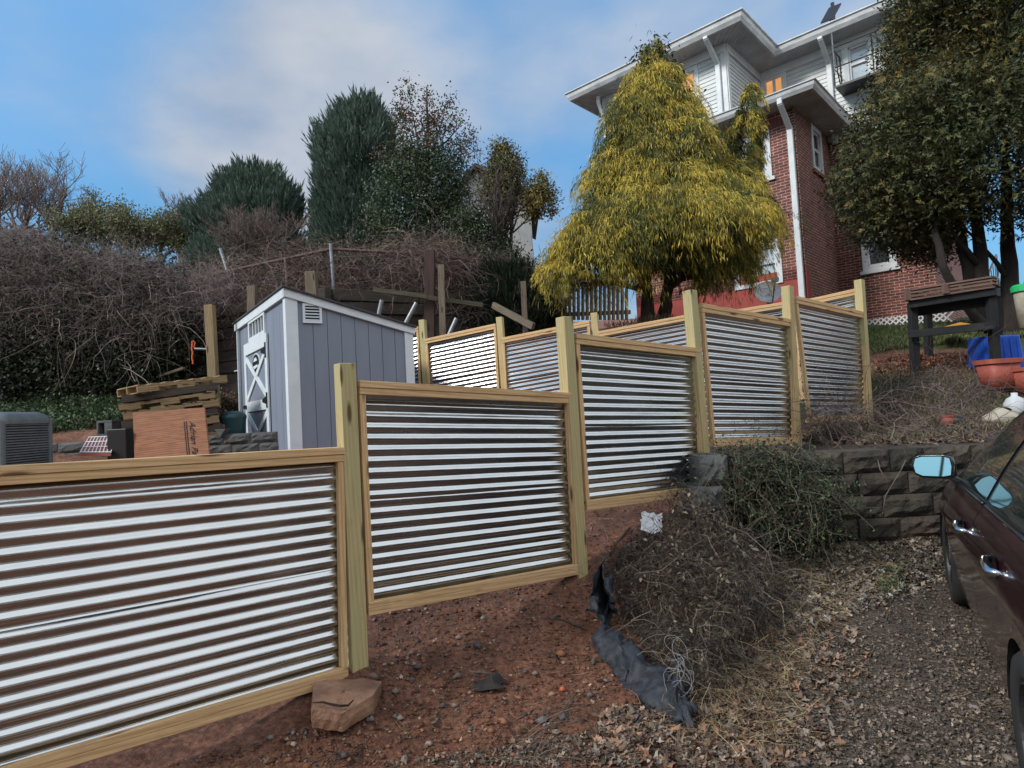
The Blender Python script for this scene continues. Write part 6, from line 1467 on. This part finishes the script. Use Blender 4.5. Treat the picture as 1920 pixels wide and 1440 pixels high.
# a few long pale stems arching out of the brush, each its own thing
for i, (pts, r, lb) in enumerate((([(1270, 985, 4.9), (1330, 972, 4.6), (1400, 1000, 4.4), (1440, 1035, 4.3), (1450, 1070, 4.25), (1437, 1105, 4.2), (1400, 1170, 4.1)], .004, 'long pale stem arching over the top of the brush heap'),
        ([(1405, 1015, 4.3), (1440, 1000, 4.6), (1480, 982, 4.9)], .003, 'straight pale stem crossing before the dark block wall'), ([(1190, 1075, 4.1), (1240, 1070, 4.05), (1290, 1030, 4.2), (1330, 1005, 4.4)], .0035, 'curved light stem across the middle of the brush'),
        ([(1130, 1035, 4.1), (1140, 1010, 4.15), (1135, 995, 4.2), (1128, 985, 4.25)], .0035, 'thin pale stem standing out of the black fabric'), ([(1180, 990, 4.8), (1155, 1020, 4.7), (1145, 1040, 4.6)], .009, 'dark stick leaning below the third fence panel'),
        ([(1465, 1260, 3.6), (1420, 1170, 3.9), (1450, 1100, 4.1)], .003, 'dry stalk rising at the right side of the brush'))):
    o = MB().tube([W(*q) for q in pts], r, 6).build('dead_stem', M['greybark'] if i != 4 else M['bark'], None, smooth=True); tag(o, lb, 'stem')
for i, (a, b, r, lb) in enumerate((((726, 1422), (826, 1336), .005, 'long thin dark stick lying on the clay near the bottom edge'), ((880, 1262), (922, 1268), .006, 'short pale stick by the dark rag'), ((1040, 1160), (1090, 1180), .008, 'reddish stick at the foot of the black fabric'), ((1035, 1225), (1045, 1250), .006, 'small splinter standing in the clay'), ((520, 1408), (548, 1438), .006, 'black forked stick at the bottom edge left of centre'), ((930, 1375), (1005, 1330), .004, 'thin light stalk in the bundle of dead stems'), ((925, 1440), (925, 1392), .004, 'upright grey stick at the bottom edge'))):
    A1, B1 = G(*a), G(*b); m1 = A1.lerp(B1, .5)+Vector((.01, .0, .012)); o = MB().tube([A1+Vector((0, 0, r)), m1, B1+Vector((0, 0, r*1.5))], [r, r*.9, r*.6], 6).build('stick', M['greybark'] if i in (1, 5, 6) else M['bark'], None, smooth=True); tag(o, lb, 'stick')
P = poly_ground(170, [(930, 1440), (960, 1380), (1040, 1320), (1080, 1320), (1070, 1370), (990, 1440)], 6); o, _ = curls('stem_bundle', P, rng.uniform(.1, .28, len(P)), rng.uniform(.0012, .0028, len(P)), col_var(len(P), [(.10, .08, .065), (.19, .15, .12)]), M['twig'], None, K=5, up=.35, wild=.5, grav=.5, keepdir=np.array([.5, .5, .1])); tag(o, 'clump of uprooted dead stems near the bottom centre', 'dead stems', kind='stuff')
P = poly_ground(60, [(590, 1440), (600, 1405), (680, 1400), (700, 1440)], 6); o, _ = curls('root_clump', P, rng.uniform(.06, .18, len(P)), rng.uniform(.001, .0025, len(P)), col_var(len(P), [(.04, .03, .028)]), M['twig'], None, K=5, up=.4, wild=.8, grav=.5); tag(o, 'dark root clump cut off by the bottom edge left of centre', 'dead stems', kind='stuff')
# ---- green honeysuckle over the end of the wall
hs = empty('honeysuckle_bush', (2.0, 5.1, .6), 'green leafy honeysuckle sprawling over the left end of the block wall', 'shrub')
poly = [(1330, 860), (1380, 838), (1450, 832), (1510, 862), (1545, 900), (1560, 950), (1545, 1000), (1480, 1010), (1420, 990), (1380, 960), (1335, 930)]
P = poly_vol(1000, poly, 4.85, 5.45); o, PP = curls('stems', P, rng.uniform(.15, .6, 1000), rng.uniform(.0012, .003, 1000), col_var(1000, [(.14, .11, .085), (.085, .065, .05), (.24, .19, .14)]), M['twig'], hs, K=8, up=.5, wild=1.3, grav=1.2)
E = PP[:, 2:].reshape(-1, 3); E = E[rng.random(len(E)) < .9]; n = len(E); ee = np.array([project(p) for p in E[:1]])
leaves('leaves', np.concatenate([E, E+rng.normal(0, .015, E.shape)]), nrm(rdir(2*n)+np.array([0, -.3, .1])), rng.uniform(.014, .032, 2*n), rng.uniform(.009, .018, 2*n), col_var(2*n, [(.045, .080, .045), (.070, .12, .058), (.12, .165, .075), (.025, .042, .03)], [.35, .3, .1, .25]), M['leaf'], hs)
P = poly_vol(420, [(1340, 870), (1450, 850), (1540, 910), (1550, 1010), (1440, 1010), (1350, 940)], 5.15, 5.4); clumps('leaves', P, 18, .07, .04, .028, [(.014, .022, .015), (.022, .032, .02)], M['leaf'], hs)
# two long leafy sprays reaching right
for pts in ([(1500, 905), (1530, 905), (1560, 912), (1595, 908), (1620, 905)], [(1500, 890), (1540, 915), (1580, 935), (1615, 952)]):
    Q = [W(x, y, 5.1-.02*i) for i, (x, y) in enumerate(pts)]; mb = MB(); mb.tube(Q, .0025, 5); mb.build('stems', M['bark'], hs)
    t = np.repeat(np.linspace(0, 1, 22), 2); A = np.array([tuple(q) for q in Q]); L = np.linspace(0, 1, len(Q)); B = np.stack([np.interp(t, L, A[:, k]) for k in range(3)], 1); D = np.tile(np.array([[0.2, -.2, 1], [0.2, -.2, -1]]), (22, 1)); leaves('leaves', B, nrm(D+rng.normal(0, .2, D.shape)), np.full(44, .03), np.full(44, .017), col_var(44, [(.10, .15, .08), (.14, .19, .12)]), M['leaf'], hs)
# brambles on the bank
P = poly_ground(1500, [(1500, 820), (1500, 790), (1640, 780), (1640, 730), (1750, 690), (1860, 720), (1860, 830), (1640, 838)], 10); o, _ = curls('bramble_twigs', P, rng.uniform(.25, 1.0, len(P)), rng.uniform(.0016, .0044, len(P)), col_var(len(P), [(.16, .12, .11), (.26, .21, .185), (.09, .07, .065)]), M['twig'], None, K=8, up=1.0, wild=1.1, grav=1.0); tag(o, 'leafless bramble stems arching over the bank above the wall', 'brambles', kind='stuff')
P = Wn(rng.uniform(1500, 1620, 150), rng.uniform(760, 800, 150), rng.uniform(6.2, 6.7, 150)); o, _ = curls('bramble_twigs', P, rng.uniform(.4, 1.1, 150), rng.uniform(.0018, .004, 150), col_var(150, [(.10, .075, .07), (.17, .13, .115)]), M['twig'], None, K=8, up=1.2, wild=1.3, grav=1.1); tag(o, 'leafless bramble stems climbing the last metal fence panel', 'brambles', kind='stuff')
P = poly_ground(240, [(690, 1160), (1080, 1085), (1080, 1075), (690, 1140)], 7); P[:, 1] += rng.uniform(.05, .5, len(P)); P[:, 2] = HR(P[:, 0], P[:, 1]); o, _ = curls('weeds_under_fence', P, rng.uniform(.06, .2, len(P)), rng.uniform(.001, .002, len(P)), col_var(len(P), [(.13, .11, .10), (.20, .17, .15)]), M['twig'], None, K=6, up=.7, wild=1, grav=.8); tag(o, 'dead weeds behind the wire mesh under the second panel', 'weeds', kind='stuff')
P = poly_ground(800, [(1640, 1080), (1690, 1060), (1700, 1110), (1650, 1120)], 7); P = P[:500]; grass('grass_tuft', P, .05, .004, [(.09, .17, .05), (.13, .20, .07)], 'small bright green grass tuft by the driveway', cat='grass')
P = along([W(1640, 860, 5.2), W(1840, 850, 5.4)], 9, -.1, .05, .02)
for i, (pts, lb) in enumerate((([(1640, 838, 5.6), (1650, 880, 5.3), (1665, 905, 5.25)], 'left thin root hanging down the face of the block wall'), ([(1710, 838, 5.6), (1690, 880, 5.3), (1660, 930, 5.28), (1655, 965, 5.28)], 'right thin root hanging down the face of the block wall'))):
    tag(MB().tube([W(*q) for q in pts], .004, 6).build('hanging_root', M['greybark'], None, smooth=True), lb, 'root')
# a bare tree that the wing mirror looks at
def free_bare(x, y, h, seed, label):
    root = empty('bare_tree', (x, y, 0), label, 'tree'); P, R = branch_tree((x, y, 1.2), h, .5, seed, levels=5, kids=(3, 4, 4, 3), n0=5, r0=.09, curv=.2, ratio=.7, upb=.8); R = np.maximum(R, .008)
    Vv, Ff = np_tubes(P, R, 3); np_mesh('branches', Vv, Ff, np.array([[.10, .08, .07]]), M['twig'], root); mb = MB(); mb.tube([(x, y, -.1), (x, y, 1.3)], [.16, .12], 8); mb.build('trunk', M['bark'], root)
# ---- trees behind the viewer (seen in the metal, the car and its mirror)
def back_tree(x, y, h, w_, seed, label):
    r = empty('wood_tree', (x, y, 0), label, 'tree', 'trees across the lane'); r_ = np.random.default_rng(seed); n = 480
    u = r_.random(n); th = r_.uniform(0, 6.28, n); rad = w_*np.sin(np.pi*(u*.85+.12))*r_.uniform(.5, 1, n); P = np.stack([x+rad*np.cos(th), y+rad*np.sin(th), h*.18+u*h*.82], 1)
    clumps('crown', P, 10, .35, .5, .30, [(.04, .045, .03), (.06, .05, .035), (.03, .035, .025)], M['leaf'], r); mb = MB(); mb.tube([(x, y, -.2), (x, y, h*.5)], [.25, .12], 8); mb.build('trunk', M['bark'], r)
for i, (x, y, h, w_) in enumerate(((-9, -9, 7.5, 3.2), (-4, -12, 8.5, 3.6), (2, -13, 8, 3.6), (8, -10, 9, 3.8), (13, -4, 8, 3.5), (-14, -3, 7, 3.2), (16, 3, 5.5, 2.4), (11.5, -1, 6.5, 2.6))): back_tree(x, y, h, w_, 70+i, 'dark wood tree across the lane, behind the photographer')
# ---------------------------------------------------------------- car
A_ = Vector((3.16, 4.74, 0)); A_.z = H(A_.x, A_.y)-.05; B_w = Vector((1.80, 2.35, 0)); B_w.z = H(B_w.x, B_w.y)-.01
d3 = (A_-B_w).normalized(); n3_ = Vector((-d3.y, d3.x, 0)).normalized(); u3 = d3.cross(n3_).normalized()
def CL(x, y, z): return A_+d3*x+n3_*y+u3*z
car = empty('parked_car', A_+d3*-1.37, 'dark maroon sedan parked at the right edge of the driveway with dusty doors', 'car')
def carpaint():
    m, nt, b = newmat('maroon_car_paint'); v = coords(nt, 'grain')
    n = noise(nt, coords(nt, 'grain', (1.2, 1, 2.5)), 3.2, 8, .72, 1.2)
    a = nd(nt, 'ShaderNodeSeparateXYZ'); nt.links.new(nd(nt, 'ShaderNodeAttribute', attribute_name='grain').outputs['Vector'], a.inputs[0])
    hgt = ramp(nt, a.outputs[2], [(.25, (1, 1, 1)), (.72, (.25, .25, .25)), (.95, (0, 0, 0))])
    dust = mixc(nt, (0, 0, 0), ramp(nt, n, [(.50, (0, 0, 0)), (.78, (.6, .6, .6))]), hgt)
    c = mixc(nt, (.032, .007, .012), (.15, .12, .10), dust)
    nt.links.new(c, b.inputs['Base Color']); nt.links.new(mixc(nt, (.22, .22, .22), (.75, .75, .75), dust), b.inputs['Roughness'])
    b.inputs['Coat Weight'].default_value = .8; b.inputs['Coat Roughness'].default_value = .08; b.inputs['Metallic'].default_value = .15
    return m
M['paint'] = carpaint(); M['rubber'] = surf('tyre_rubber', (.025, .024, .023), (.015, .015, .015), .85, 20); M['rim'] = surf('alloy_rim', (.06, .06, .063), (.03, .03, .032), .5, 8, metal=.5)
M['cargl'] = glassmat('car_glass', (.018, .03, .027)); M['chrome'] = plain('chrome', (.55, .56, .60), .15, 1)
M['mirror'] = plain('mirror_glass', (.36, .42, .37), .02, 1); M['carblack'] = plain('car_black_trim', (.012, .013, .016), .3, coat=.4)
FWx, RWx, RA = 0.0, -2.75, .36
def zbelt(x): return float(np.interp(x, [-3.8, -2.9, -1.6, -.5, .4, .95], [1.02, 1.03, .985, .95, .87, .70]))
def yfl(x): return float(np.interp(x, [-3.8, -3.5, -3.0, -2.2, -1.0, 0, .6, .9, 1.0], [-.22, -.08, -.01, .0, .005, 0, -.08, -.26, -.45]))
def ypro(f): return float(np.interp(f, [0, .12, .35, .62, .72, .9, 1.0], [-.06, -.02, .0, .012, .03, -.015, -.06]))
def zbot(x):
    z = .165
    for c in (FWx, RWx):
        d = abs(x-c)
        if d < RA: z = max(z, .33+math.sqrt(RA*RA-d*d)*.98)
    return z
def side_pt(x, z, off=0):
    f = (z-.2)/(zbelt(x)-.2); return (x, yfl(x)+ypro(f)+off, z)
def side_grid(mb, xa, xb, ys=1, nz=12, off=0):
    n = max(2, int((xb-xa)/.05)); P = []; g = []
    for i in range(n+1):
        x = xa+(xb-xa)*i/n; z0 = zbot(x); z1 = zbelt(x); r = []; gg = []
        for j in range(nz+1):
            z = z0+(z1-z0)*j/nz; q = side_pt(x, z, off); yy = q[1] if ys > 0 else -1.84-q[1]
            r.append(CL(x, yy, z)); gg.append((x, yy, z))
        P.append(r); g.append(gg)
    mb.grid(P, g=g)
def roofz(x): return float(np.interp(x, [-3.45, -3.0, -2.4, -1.9, -1.35, -.95, -.35], [1.05, 1.26, 1.46, 1.535, 1.53, 1.43, .97]))
body = MB()
for ys in (1, -1):
    for (a, b) in ((-3.8, -2.50), (-.555, .98)): side_grid(body, a, b, ys)
side_grid(body, -2.5, -.555, -1)
# hood, deck, roof surfaces from flank to flank
def top_grid(xa, xb, zf, w0=-.06, crown=.05, n=14):
    P = []; g = []
    for i in range(n+1):
        x = xa+(xb-xa)*i/n; r = []; gg = []
        for j in range(13):
            v = j/12; ye = yfl(x)+w0; y = ye*(1-v)+(-1.84-ye)*v; z = zf(x)+crown*math.sin(math.pi*v)**.6
            r.append(CL(x, y, z)); gg.append((x, y, z))
        P.append(r); g.append(gg)
    body.grid(P, g=g)
top_grid(-.35, .98, zbelt, crown=.07); top_grid(-3.8, -3.3, zbelt, crown=.04)
P = []
for j in range(9):
    v = j/8; P.append([CL(.98+.0*k, (yfl(.98)-.06)*(1-v)+(-1.84-yfl(.98)+.06)*v, .25+k*.45) for k in (0, 1)])
body.grid(P)
P = []
for j in range(9):
    v = j/8; P.append([CL(-3.8, (yfl(-3.8)-.06)*(1-v)+(-1.84-yfl(-3.8)+.06)*v, .25+k*.77) for k in (0, 1)])
body.grid(P)
bo = body.build('body', M['paint'], car, smooth=True)
# greenhouse shell
def gh(x, t, ys=1, off=0):
    """t 0 belt .. 1 roof edge"""
    zb_, zr__ = zbelt(x), roofz(x); yb = yfl(x)-.065; yr = yfl(x)-.065-.62*(zr__-zb_)
    y = yb+(yr-yb)*t+.02*math.sin(math.pi*t); z = zb_+(zr__-zb_)*t
    o = Vector((0, .85*off, .5*off)); y += o.y; z += o.z
    return (x, y if ys > 0 else -1.84-y, z)
g_ = MB()
xsg = [-3.45+i*(3.1)/40 for i in range(41)]
for ys in (1, -1): g_.grid([[CL(*gh(x, t/6, ys)) for t in range(7)] for x in xsg])
g_.grid([[CL(x, gh(x, 1)[1]*(1-v/10)+(-1.84-gh(x, 1)[1])*v/10, roofz(x)+.05*math.sin(math.pi*v/10)**.7*min(1, (roofz(x)-zbelt(x))*4)) for v in range(11)] for x in xsg])
g_.build('cabin_shell', M['carblack'], car, smooth=True)
rf_ = MB(); xr_ = [x for x in xsg if -2.5 < x < -1.1]
rf_.grid([[CL(x, (gh(x, 1)[1]-.01)*(1-v/10)+(-1.83-gh(x, 1)[1])*v/10, .006+roofz(x)+.05*math.sin(math.pi*v/10)**.7*min(1, (roofz(x)-zbelt(x))*4)) for v in range(11)] for x in xr_]); rf_.build('roof', M['paint'], car, smooth=True)
ws = MB()
for (xa, xb) in ((-1.08, -.42), (-3.35, -2.6)):
    ws = MB(); n = 10; ws.grid([[CL(x, (gh(x, 1)[1]-.04)*(1-v/10)+(-1.80-gh(x, 1)[1])*v/10, .008+roofz(x)+.05*math.sin(math.pi*v/10)**.7*min(1, (roofz(x)-zbelt(x))*4)) for v in range(11)] for x in [xa+(xb-xa)*i/n for i in range(n+1)]])
    ws.build('windscreen' if xa > -2 else 'rear_window', M['cargl'], car, smooth=True)
# doors
def door_part(xa, xb, wx, label):
    d = MB(); side_grid(d, xa, xb, 1); o = d.build('door', M['paint'], car, smooth=True)
    # window pane within wx range
    P = []
    for i in range(13):
        x = wx[0]+(wx[1]-wx[0])*i/12; zb_, zr__ = zbelt(x), roofz(x); span = zr__-zb_
        t0 = .03/max(span, .05); t1 = 1-.035/max(span, .05)
        if t1 < t0+.02: t1 = t0+.02
        P.append([CL(*gh(x, t0+(t1-t0)*k/6, 1, .006)) for k in range(7)])
    m = MB(); m.grid(P); m.build('window', M['cargl'], o, smooth=True)
    # chrome-grey belt strip
    m = MB(); m.tube([CL(*gh(wx[0]+(wx[1]-wx[0])*i/8, .02, 1, .01)) for i in range(9)], .010, 6); m.build('belt_trim', M['carblack'], o, smooth=True)
    return o
dF = door_part(-1.595, -.565, (-1.60, -.62), ''); dR_ = door_part(-2.50, -1.605, (-2.62, -1.70), '')
ln = MB()
n = 60; ln.grid([[CL(*(lambda q: (q[0], q[1]-.02, q[2]))(side_pt(x, zbot(x)+(zbelt(x)-zbot(x))*j/8))) for j in range(9)] for x in [-3.7+4.5*i/n for i in range(n+1)]])
ln.build('door_gap', M['black'], car)
# inner wheel arches
for xc in (FWx, RWx):
    m = MB(); P = []
    for i in range(17):
        a = math.pi*i/16; x = xc+RA*math.cos(a); z = .33+RA*math.sin(a)*.98
        P.append([CL(x, yfl(xc)+ypro(.5)-.0-k*.09, z) for k in range(4)])
    m.grid(P); P2 = [[CL(xc+r*math.cos(math.pi*i/16), -.30, .33+r*math.sin(math.pi*i/16)) for i in range(17)] for r in (0.01, RA)]
    m.grid(P2); m.build('wheel_arch', M['black'], car, smooth=True)
# handles
for xh, par in ((-1.40, dF), (-2.38, dR_)):
    zc = zbelt(xh)-.14; q = side_pt(xh, zc)
    m = MB(); c_ = CL(q[0]+.02, q[1]+.001, q[2]); P = []
    for i in range(7):
        r = i/6; P.append([c_+d3*(.075*r*math.cos(a))+u3*(.045*r*math.sin(a))-n3_*(.010*(1-r*r)-.006) for a in np.linspace(0, 2*math.pi, 21)])
    m.grid(P); h = m.build('handle_cup', M['carblack'], par, smooth=True)
    m = MB(); pts = [CL(q[0]+.10, q[1]-.002, q[2]+.008), CL(q[0]+.07, q[1]+.034, q[2]+.008), CL(q[0]-.02, q[1]+.042, q[2]+.002), CL(q[0]-.09, q[1]+.034, q[2]-.004), CL(q[0]-.12, q[1]-.002, q[2]-.004)]
    m.tube(pts, [.012, .018, .020, .018, .012], 10); m.build('handle', M['chrome'], par, smooth=True)
# mirror
mc = CL(-.62, .085, 1.08); mr = MB(); P = []
fwd = (d3*.93+n3_*-.30+u3*-.20).normalized(); sid = fwd.cross(u3).normalized()
shape = [(-.5, -.42), (-.3, -.5), (.25, -.5), (.44, -.36), (.5, 0), (.46, .36), (.3, .47), (-.3, .5), (-.47, .40), (-.52, 0)]
def mring(s, dpt, dz=0): return [mc+sid*(-a*.235*s)+u3*(b*.15*s+dz)+fwd*dpt for a, b in shape+[shape[0]]]
mr.grid([mring(.9, 0), mring(1.0, -.004), mring(1.06, .02), mring(1.02, .06), mring(.8, .10), mring(.35, .125), mring(.02, .13)])
MIRN = (-(fwd)+u3*.22).normalized()
mo = mr.build('wing_mirror', M['carblack'], car, smooth=True)
m = MB(); r0 = [p+fwd*(.034*b_[1]-.012) for p, b_ in zip(mring(.90, .004)[:-1], shape)]; m.add(r0, [tuple(range(len(r0)))]); m.build('mirror_glass', M['mirror'], mo)
m = MB(); m.board(mc-u3*.055-n3_*.06, CL(-.62, -.08, .975), .05, .035, up=u3); m.build('mirror_arm', M['carblack'], mo, bevel=.008)
# wheels
for xc in (FWx, RWx):
    for ys in (1, -1):
        yc = -.105 if ys > 0 else -1.735; c_ = CL(xc, yc, .325); axn = n3_*ys
        w_ = MB(); w_.lathe(c_-axn*.10, [(.20, 0), (.30, 0), (.322, .02), (.328, .05), (.328, .15), (.322, .18), (.30, .205), (.235, .20), (.215, .19), (.20, .12), (.20, 0)], 40, axis=axn)
        for k in range(0): pass
        tw_ = w_.build('wheel', M['rubber'], car, smooth=True)
        r = MB(); r.lathe(c_+axn*.06, [(.205, .02), (.21, .03), (.20, .035), (.19, -.02)], 40, axis=axn); r.lathe(c_+axn*.06, [(.05, .0), (.05, .035), (.0, .04)], 16, axis=axn)
        a1 = axn.orthogonal().normalized(); b1 = axn.cross(a1)
        for k in range(5):
            an = k*2*math.pi/5; dr = a1*math.cos(an)+b1*math.sin(an); r.board(c_+axn*.07+dr*.04, c_+axn*.08+dr*.20, .06, .02, up=axn)
        r.build('rim', M['rim'], tw_)
rr_ = (mc-CAM).normalized(); rr_ = rr_-MIRN*(2*rr_.dot(MIRN)); tq = mc+rr_*(17.0/max(.2, math.hypot(rr_.x, rr_.y))); print('mirror looks', rr_, tq)
free_bare(tq.x, tq.y, max(5.0, tq.z+3.5), 91, 'bare tree across the lane, the one seen in the car mirror')
# ---------------------------------------------------------------- camera, light, sky
cam = bpy.data.cameras.new('camera'); co = bpy.data.objects.new('camera', cam); COL.objects.link(co)
cam.sensor_width = 36; cam.lens = 36*F/1920; cam.clip_end = 2000; cam.clip_start = .05
co.matrix_world = Matrix(((RT.x, UP.x, -FW.x, CAM.x), (RT.y, UP.y, -FW.y, CAM.y), (RT.z, UP.z, -FW.z, CAM.z), (0, 0, 0, 1)))
SC.camera = co
SUN_AZ = math.radians(243); SUN_EL = math.radians(38)      # azimuth clockwise from +Y
sun = bpy.data.lights.new('sun', 'SUN'); sun.energy = 1.6; sun.angle = math.radians(14); sun.color = (1, .93, .84)
so = bpy.data.objects.new('sun', sun); COL.objects.link(so)
sd = Vector((math.sin(SUN_AZ)*math.cos(SUN_EL), math.cos(SUN_AZ)*math.cos(SUN_EL), math.sin(SUN_EL)))
so.rotation_euler = sd.to_track_quat('Z', 'Y').to_euler()
w = bpy.data.worlds.new('World'); SC.world = w; w.use_nodes = True; nt = w.node_tree; nt.nodes.clear()
out = nd(nt, 'ShaderNodeOutputWorld'); bg = nd(nt, 'ShaderNodeBackground'); bg.inputs[1].default_value = .13
sky = nd(nt, 'ShaderNodeTexSky', sky_type='NISHITA'); sky.sun_disc = False; sky.sun_elevation = SUN_EL; sky.sun_rotation = SUN_AZ
sky.altitude = 200; sky.air_density = 1.0; sky.dust_density = .6; sky.ozone_density = 3.0
tc = nd(nt, 'ShaderNodeTexCoord'); sepx = nd(nt, 'ShaderNodeSeparateXYZ'); nt.links.new(tc.outputs['Generated'], sepx.inputs[0])
# project direction on a cloud layer
mz = nd(nt, 'ShaderNodeMath', operation='MAXIMUM'); nt.links.new(sepx.outputs[2], mz.inputs[0]); mz.inputs[1].default_value = 0
az = nd(nt, 'ShaderNodeMath', operation='ADD'); nt.links.new(mz.outputs[0], az.inputs[0]); az.inputs[1].default_value = .28
dv = nd(nt, 'ShaderNodeVectorMath', operation='DIVIDE'); nt.links.new(tc.outputs['Generated'], dv.inputs[0])
cb = nd(nt, 'ShaderNodeCombineXYZ'); [nt.links.new(az.outputs[0], cb.inputs[i]) for i in range(3)]; nt.links.new(cb.outputs[0], dv.inputs[1])
mp = nd(nt, 'ShaderNodeMapping'); mp.inputs['Location'].default_value = (1.35, .55, 0); nt.links.new(dv.outputs[0], mp.inputs[0])
n1 = noise(nt, mp.outputs[0], 1.05, 6, .5, .25); n2 = noise(nt, mp.outputs[0], 2.6, 5, .5)
# unseen cloud added overhead and behind the viewer, brightened for fill light and metal reflections
def M2(op, a, b=None, cc=None):
    n = nd(nt, 'ShaderNodeMath', operation=op)
    for i, v in enumerate((a, b, cc)):
        if v is None: continue
        if isinstance(v, (int, float)): n.inputs[i].default_value = v
        else: nt.links.new(v, n.inputs[i])
    return n.outputs[0]
vn = nd(nt, 'ShaderNodeVectorMath', operation='NORMALIZE'); nt.links.new(tc.outputs['Generated'], vn.inputs[0])
# soft banks of cloud in fixed directions of the sky
tot = M2('MULTIPLY', n1, .0)
for (px, py, c_in, amp) in ((540, 230, .972, .27), (680, 200, .975, .12), (930, 130, .965, .10), (1500, -20, .965, .20), (1100, 330, .95, .10)):
    dv_ = ray(px, py).normalized(); dt = nd(nt, 'ShaderNodeVectorMath', operation='DOT_PRODUCT'); dt.inputs[1].default_value = dv_; nt.links.new(vn.outputs[0], dt.inputs[0])
    mr_ = nd(nt, 'ShaderNodeMapRange', interpolation_type='SMOOTHSTEP'); nt.links.new(dt.outputs[1], mr_.inputs[0]); mr_.inputs[1].default_value = c_in; mr_.inputs[2].default_value = 1.0; mr_.inputs[3].default_value = 0; mr_.inputs[4].default_value = amp
    tot = M2('ADD', tot, mr_.outputs[0])
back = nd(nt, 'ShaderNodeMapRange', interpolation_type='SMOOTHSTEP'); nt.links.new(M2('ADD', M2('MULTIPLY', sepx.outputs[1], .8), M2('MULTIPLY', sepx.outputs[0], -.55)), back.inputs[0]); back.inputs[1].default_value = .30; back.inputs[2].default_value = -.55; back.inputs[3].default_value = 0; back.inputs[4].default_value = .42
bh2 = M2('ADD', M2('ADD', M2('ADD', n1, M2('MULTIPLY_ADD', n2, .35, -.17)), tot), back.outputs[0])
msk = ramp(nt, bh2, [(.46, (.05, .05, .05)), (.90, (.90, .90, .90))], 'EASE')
warm = ramp(nt, n2, [(.32, (1.15, 1.45, 1.95)), (.66, (2.35, 2.35, 2.4))])
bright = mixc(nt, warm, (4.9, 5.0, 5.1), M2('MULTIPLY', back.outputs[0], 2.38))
grad = ramp(nt, mz.outputs[0], [(.0, (.16, .24, .27)), (.12, (.20, .32, .37)), (.35, (.42, .66, .70)), (.65, (.72, 1.0, .98))])
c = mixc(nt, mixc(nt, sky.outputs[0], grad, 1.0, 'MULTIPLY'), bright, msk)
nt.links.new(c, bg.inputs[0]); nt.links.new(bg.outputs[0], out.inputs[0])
SC.view_settings.view_transform = 'Standard'; SC.view_settings.look = 'None'; SC.view_settings.exposure = 1.15; SC.view_settings.gamma = 1
SC.render.engine = 'CYCLES'; SC.render.resolution_x = 1024; SC.render.resolution_y = 768
SC.cycles.max_bounces = 6; SC.cycles.diffuse_bounces = 3; SC.cycles.glossy_bounces = 3; SC.cycles.transmission_bounces = 4
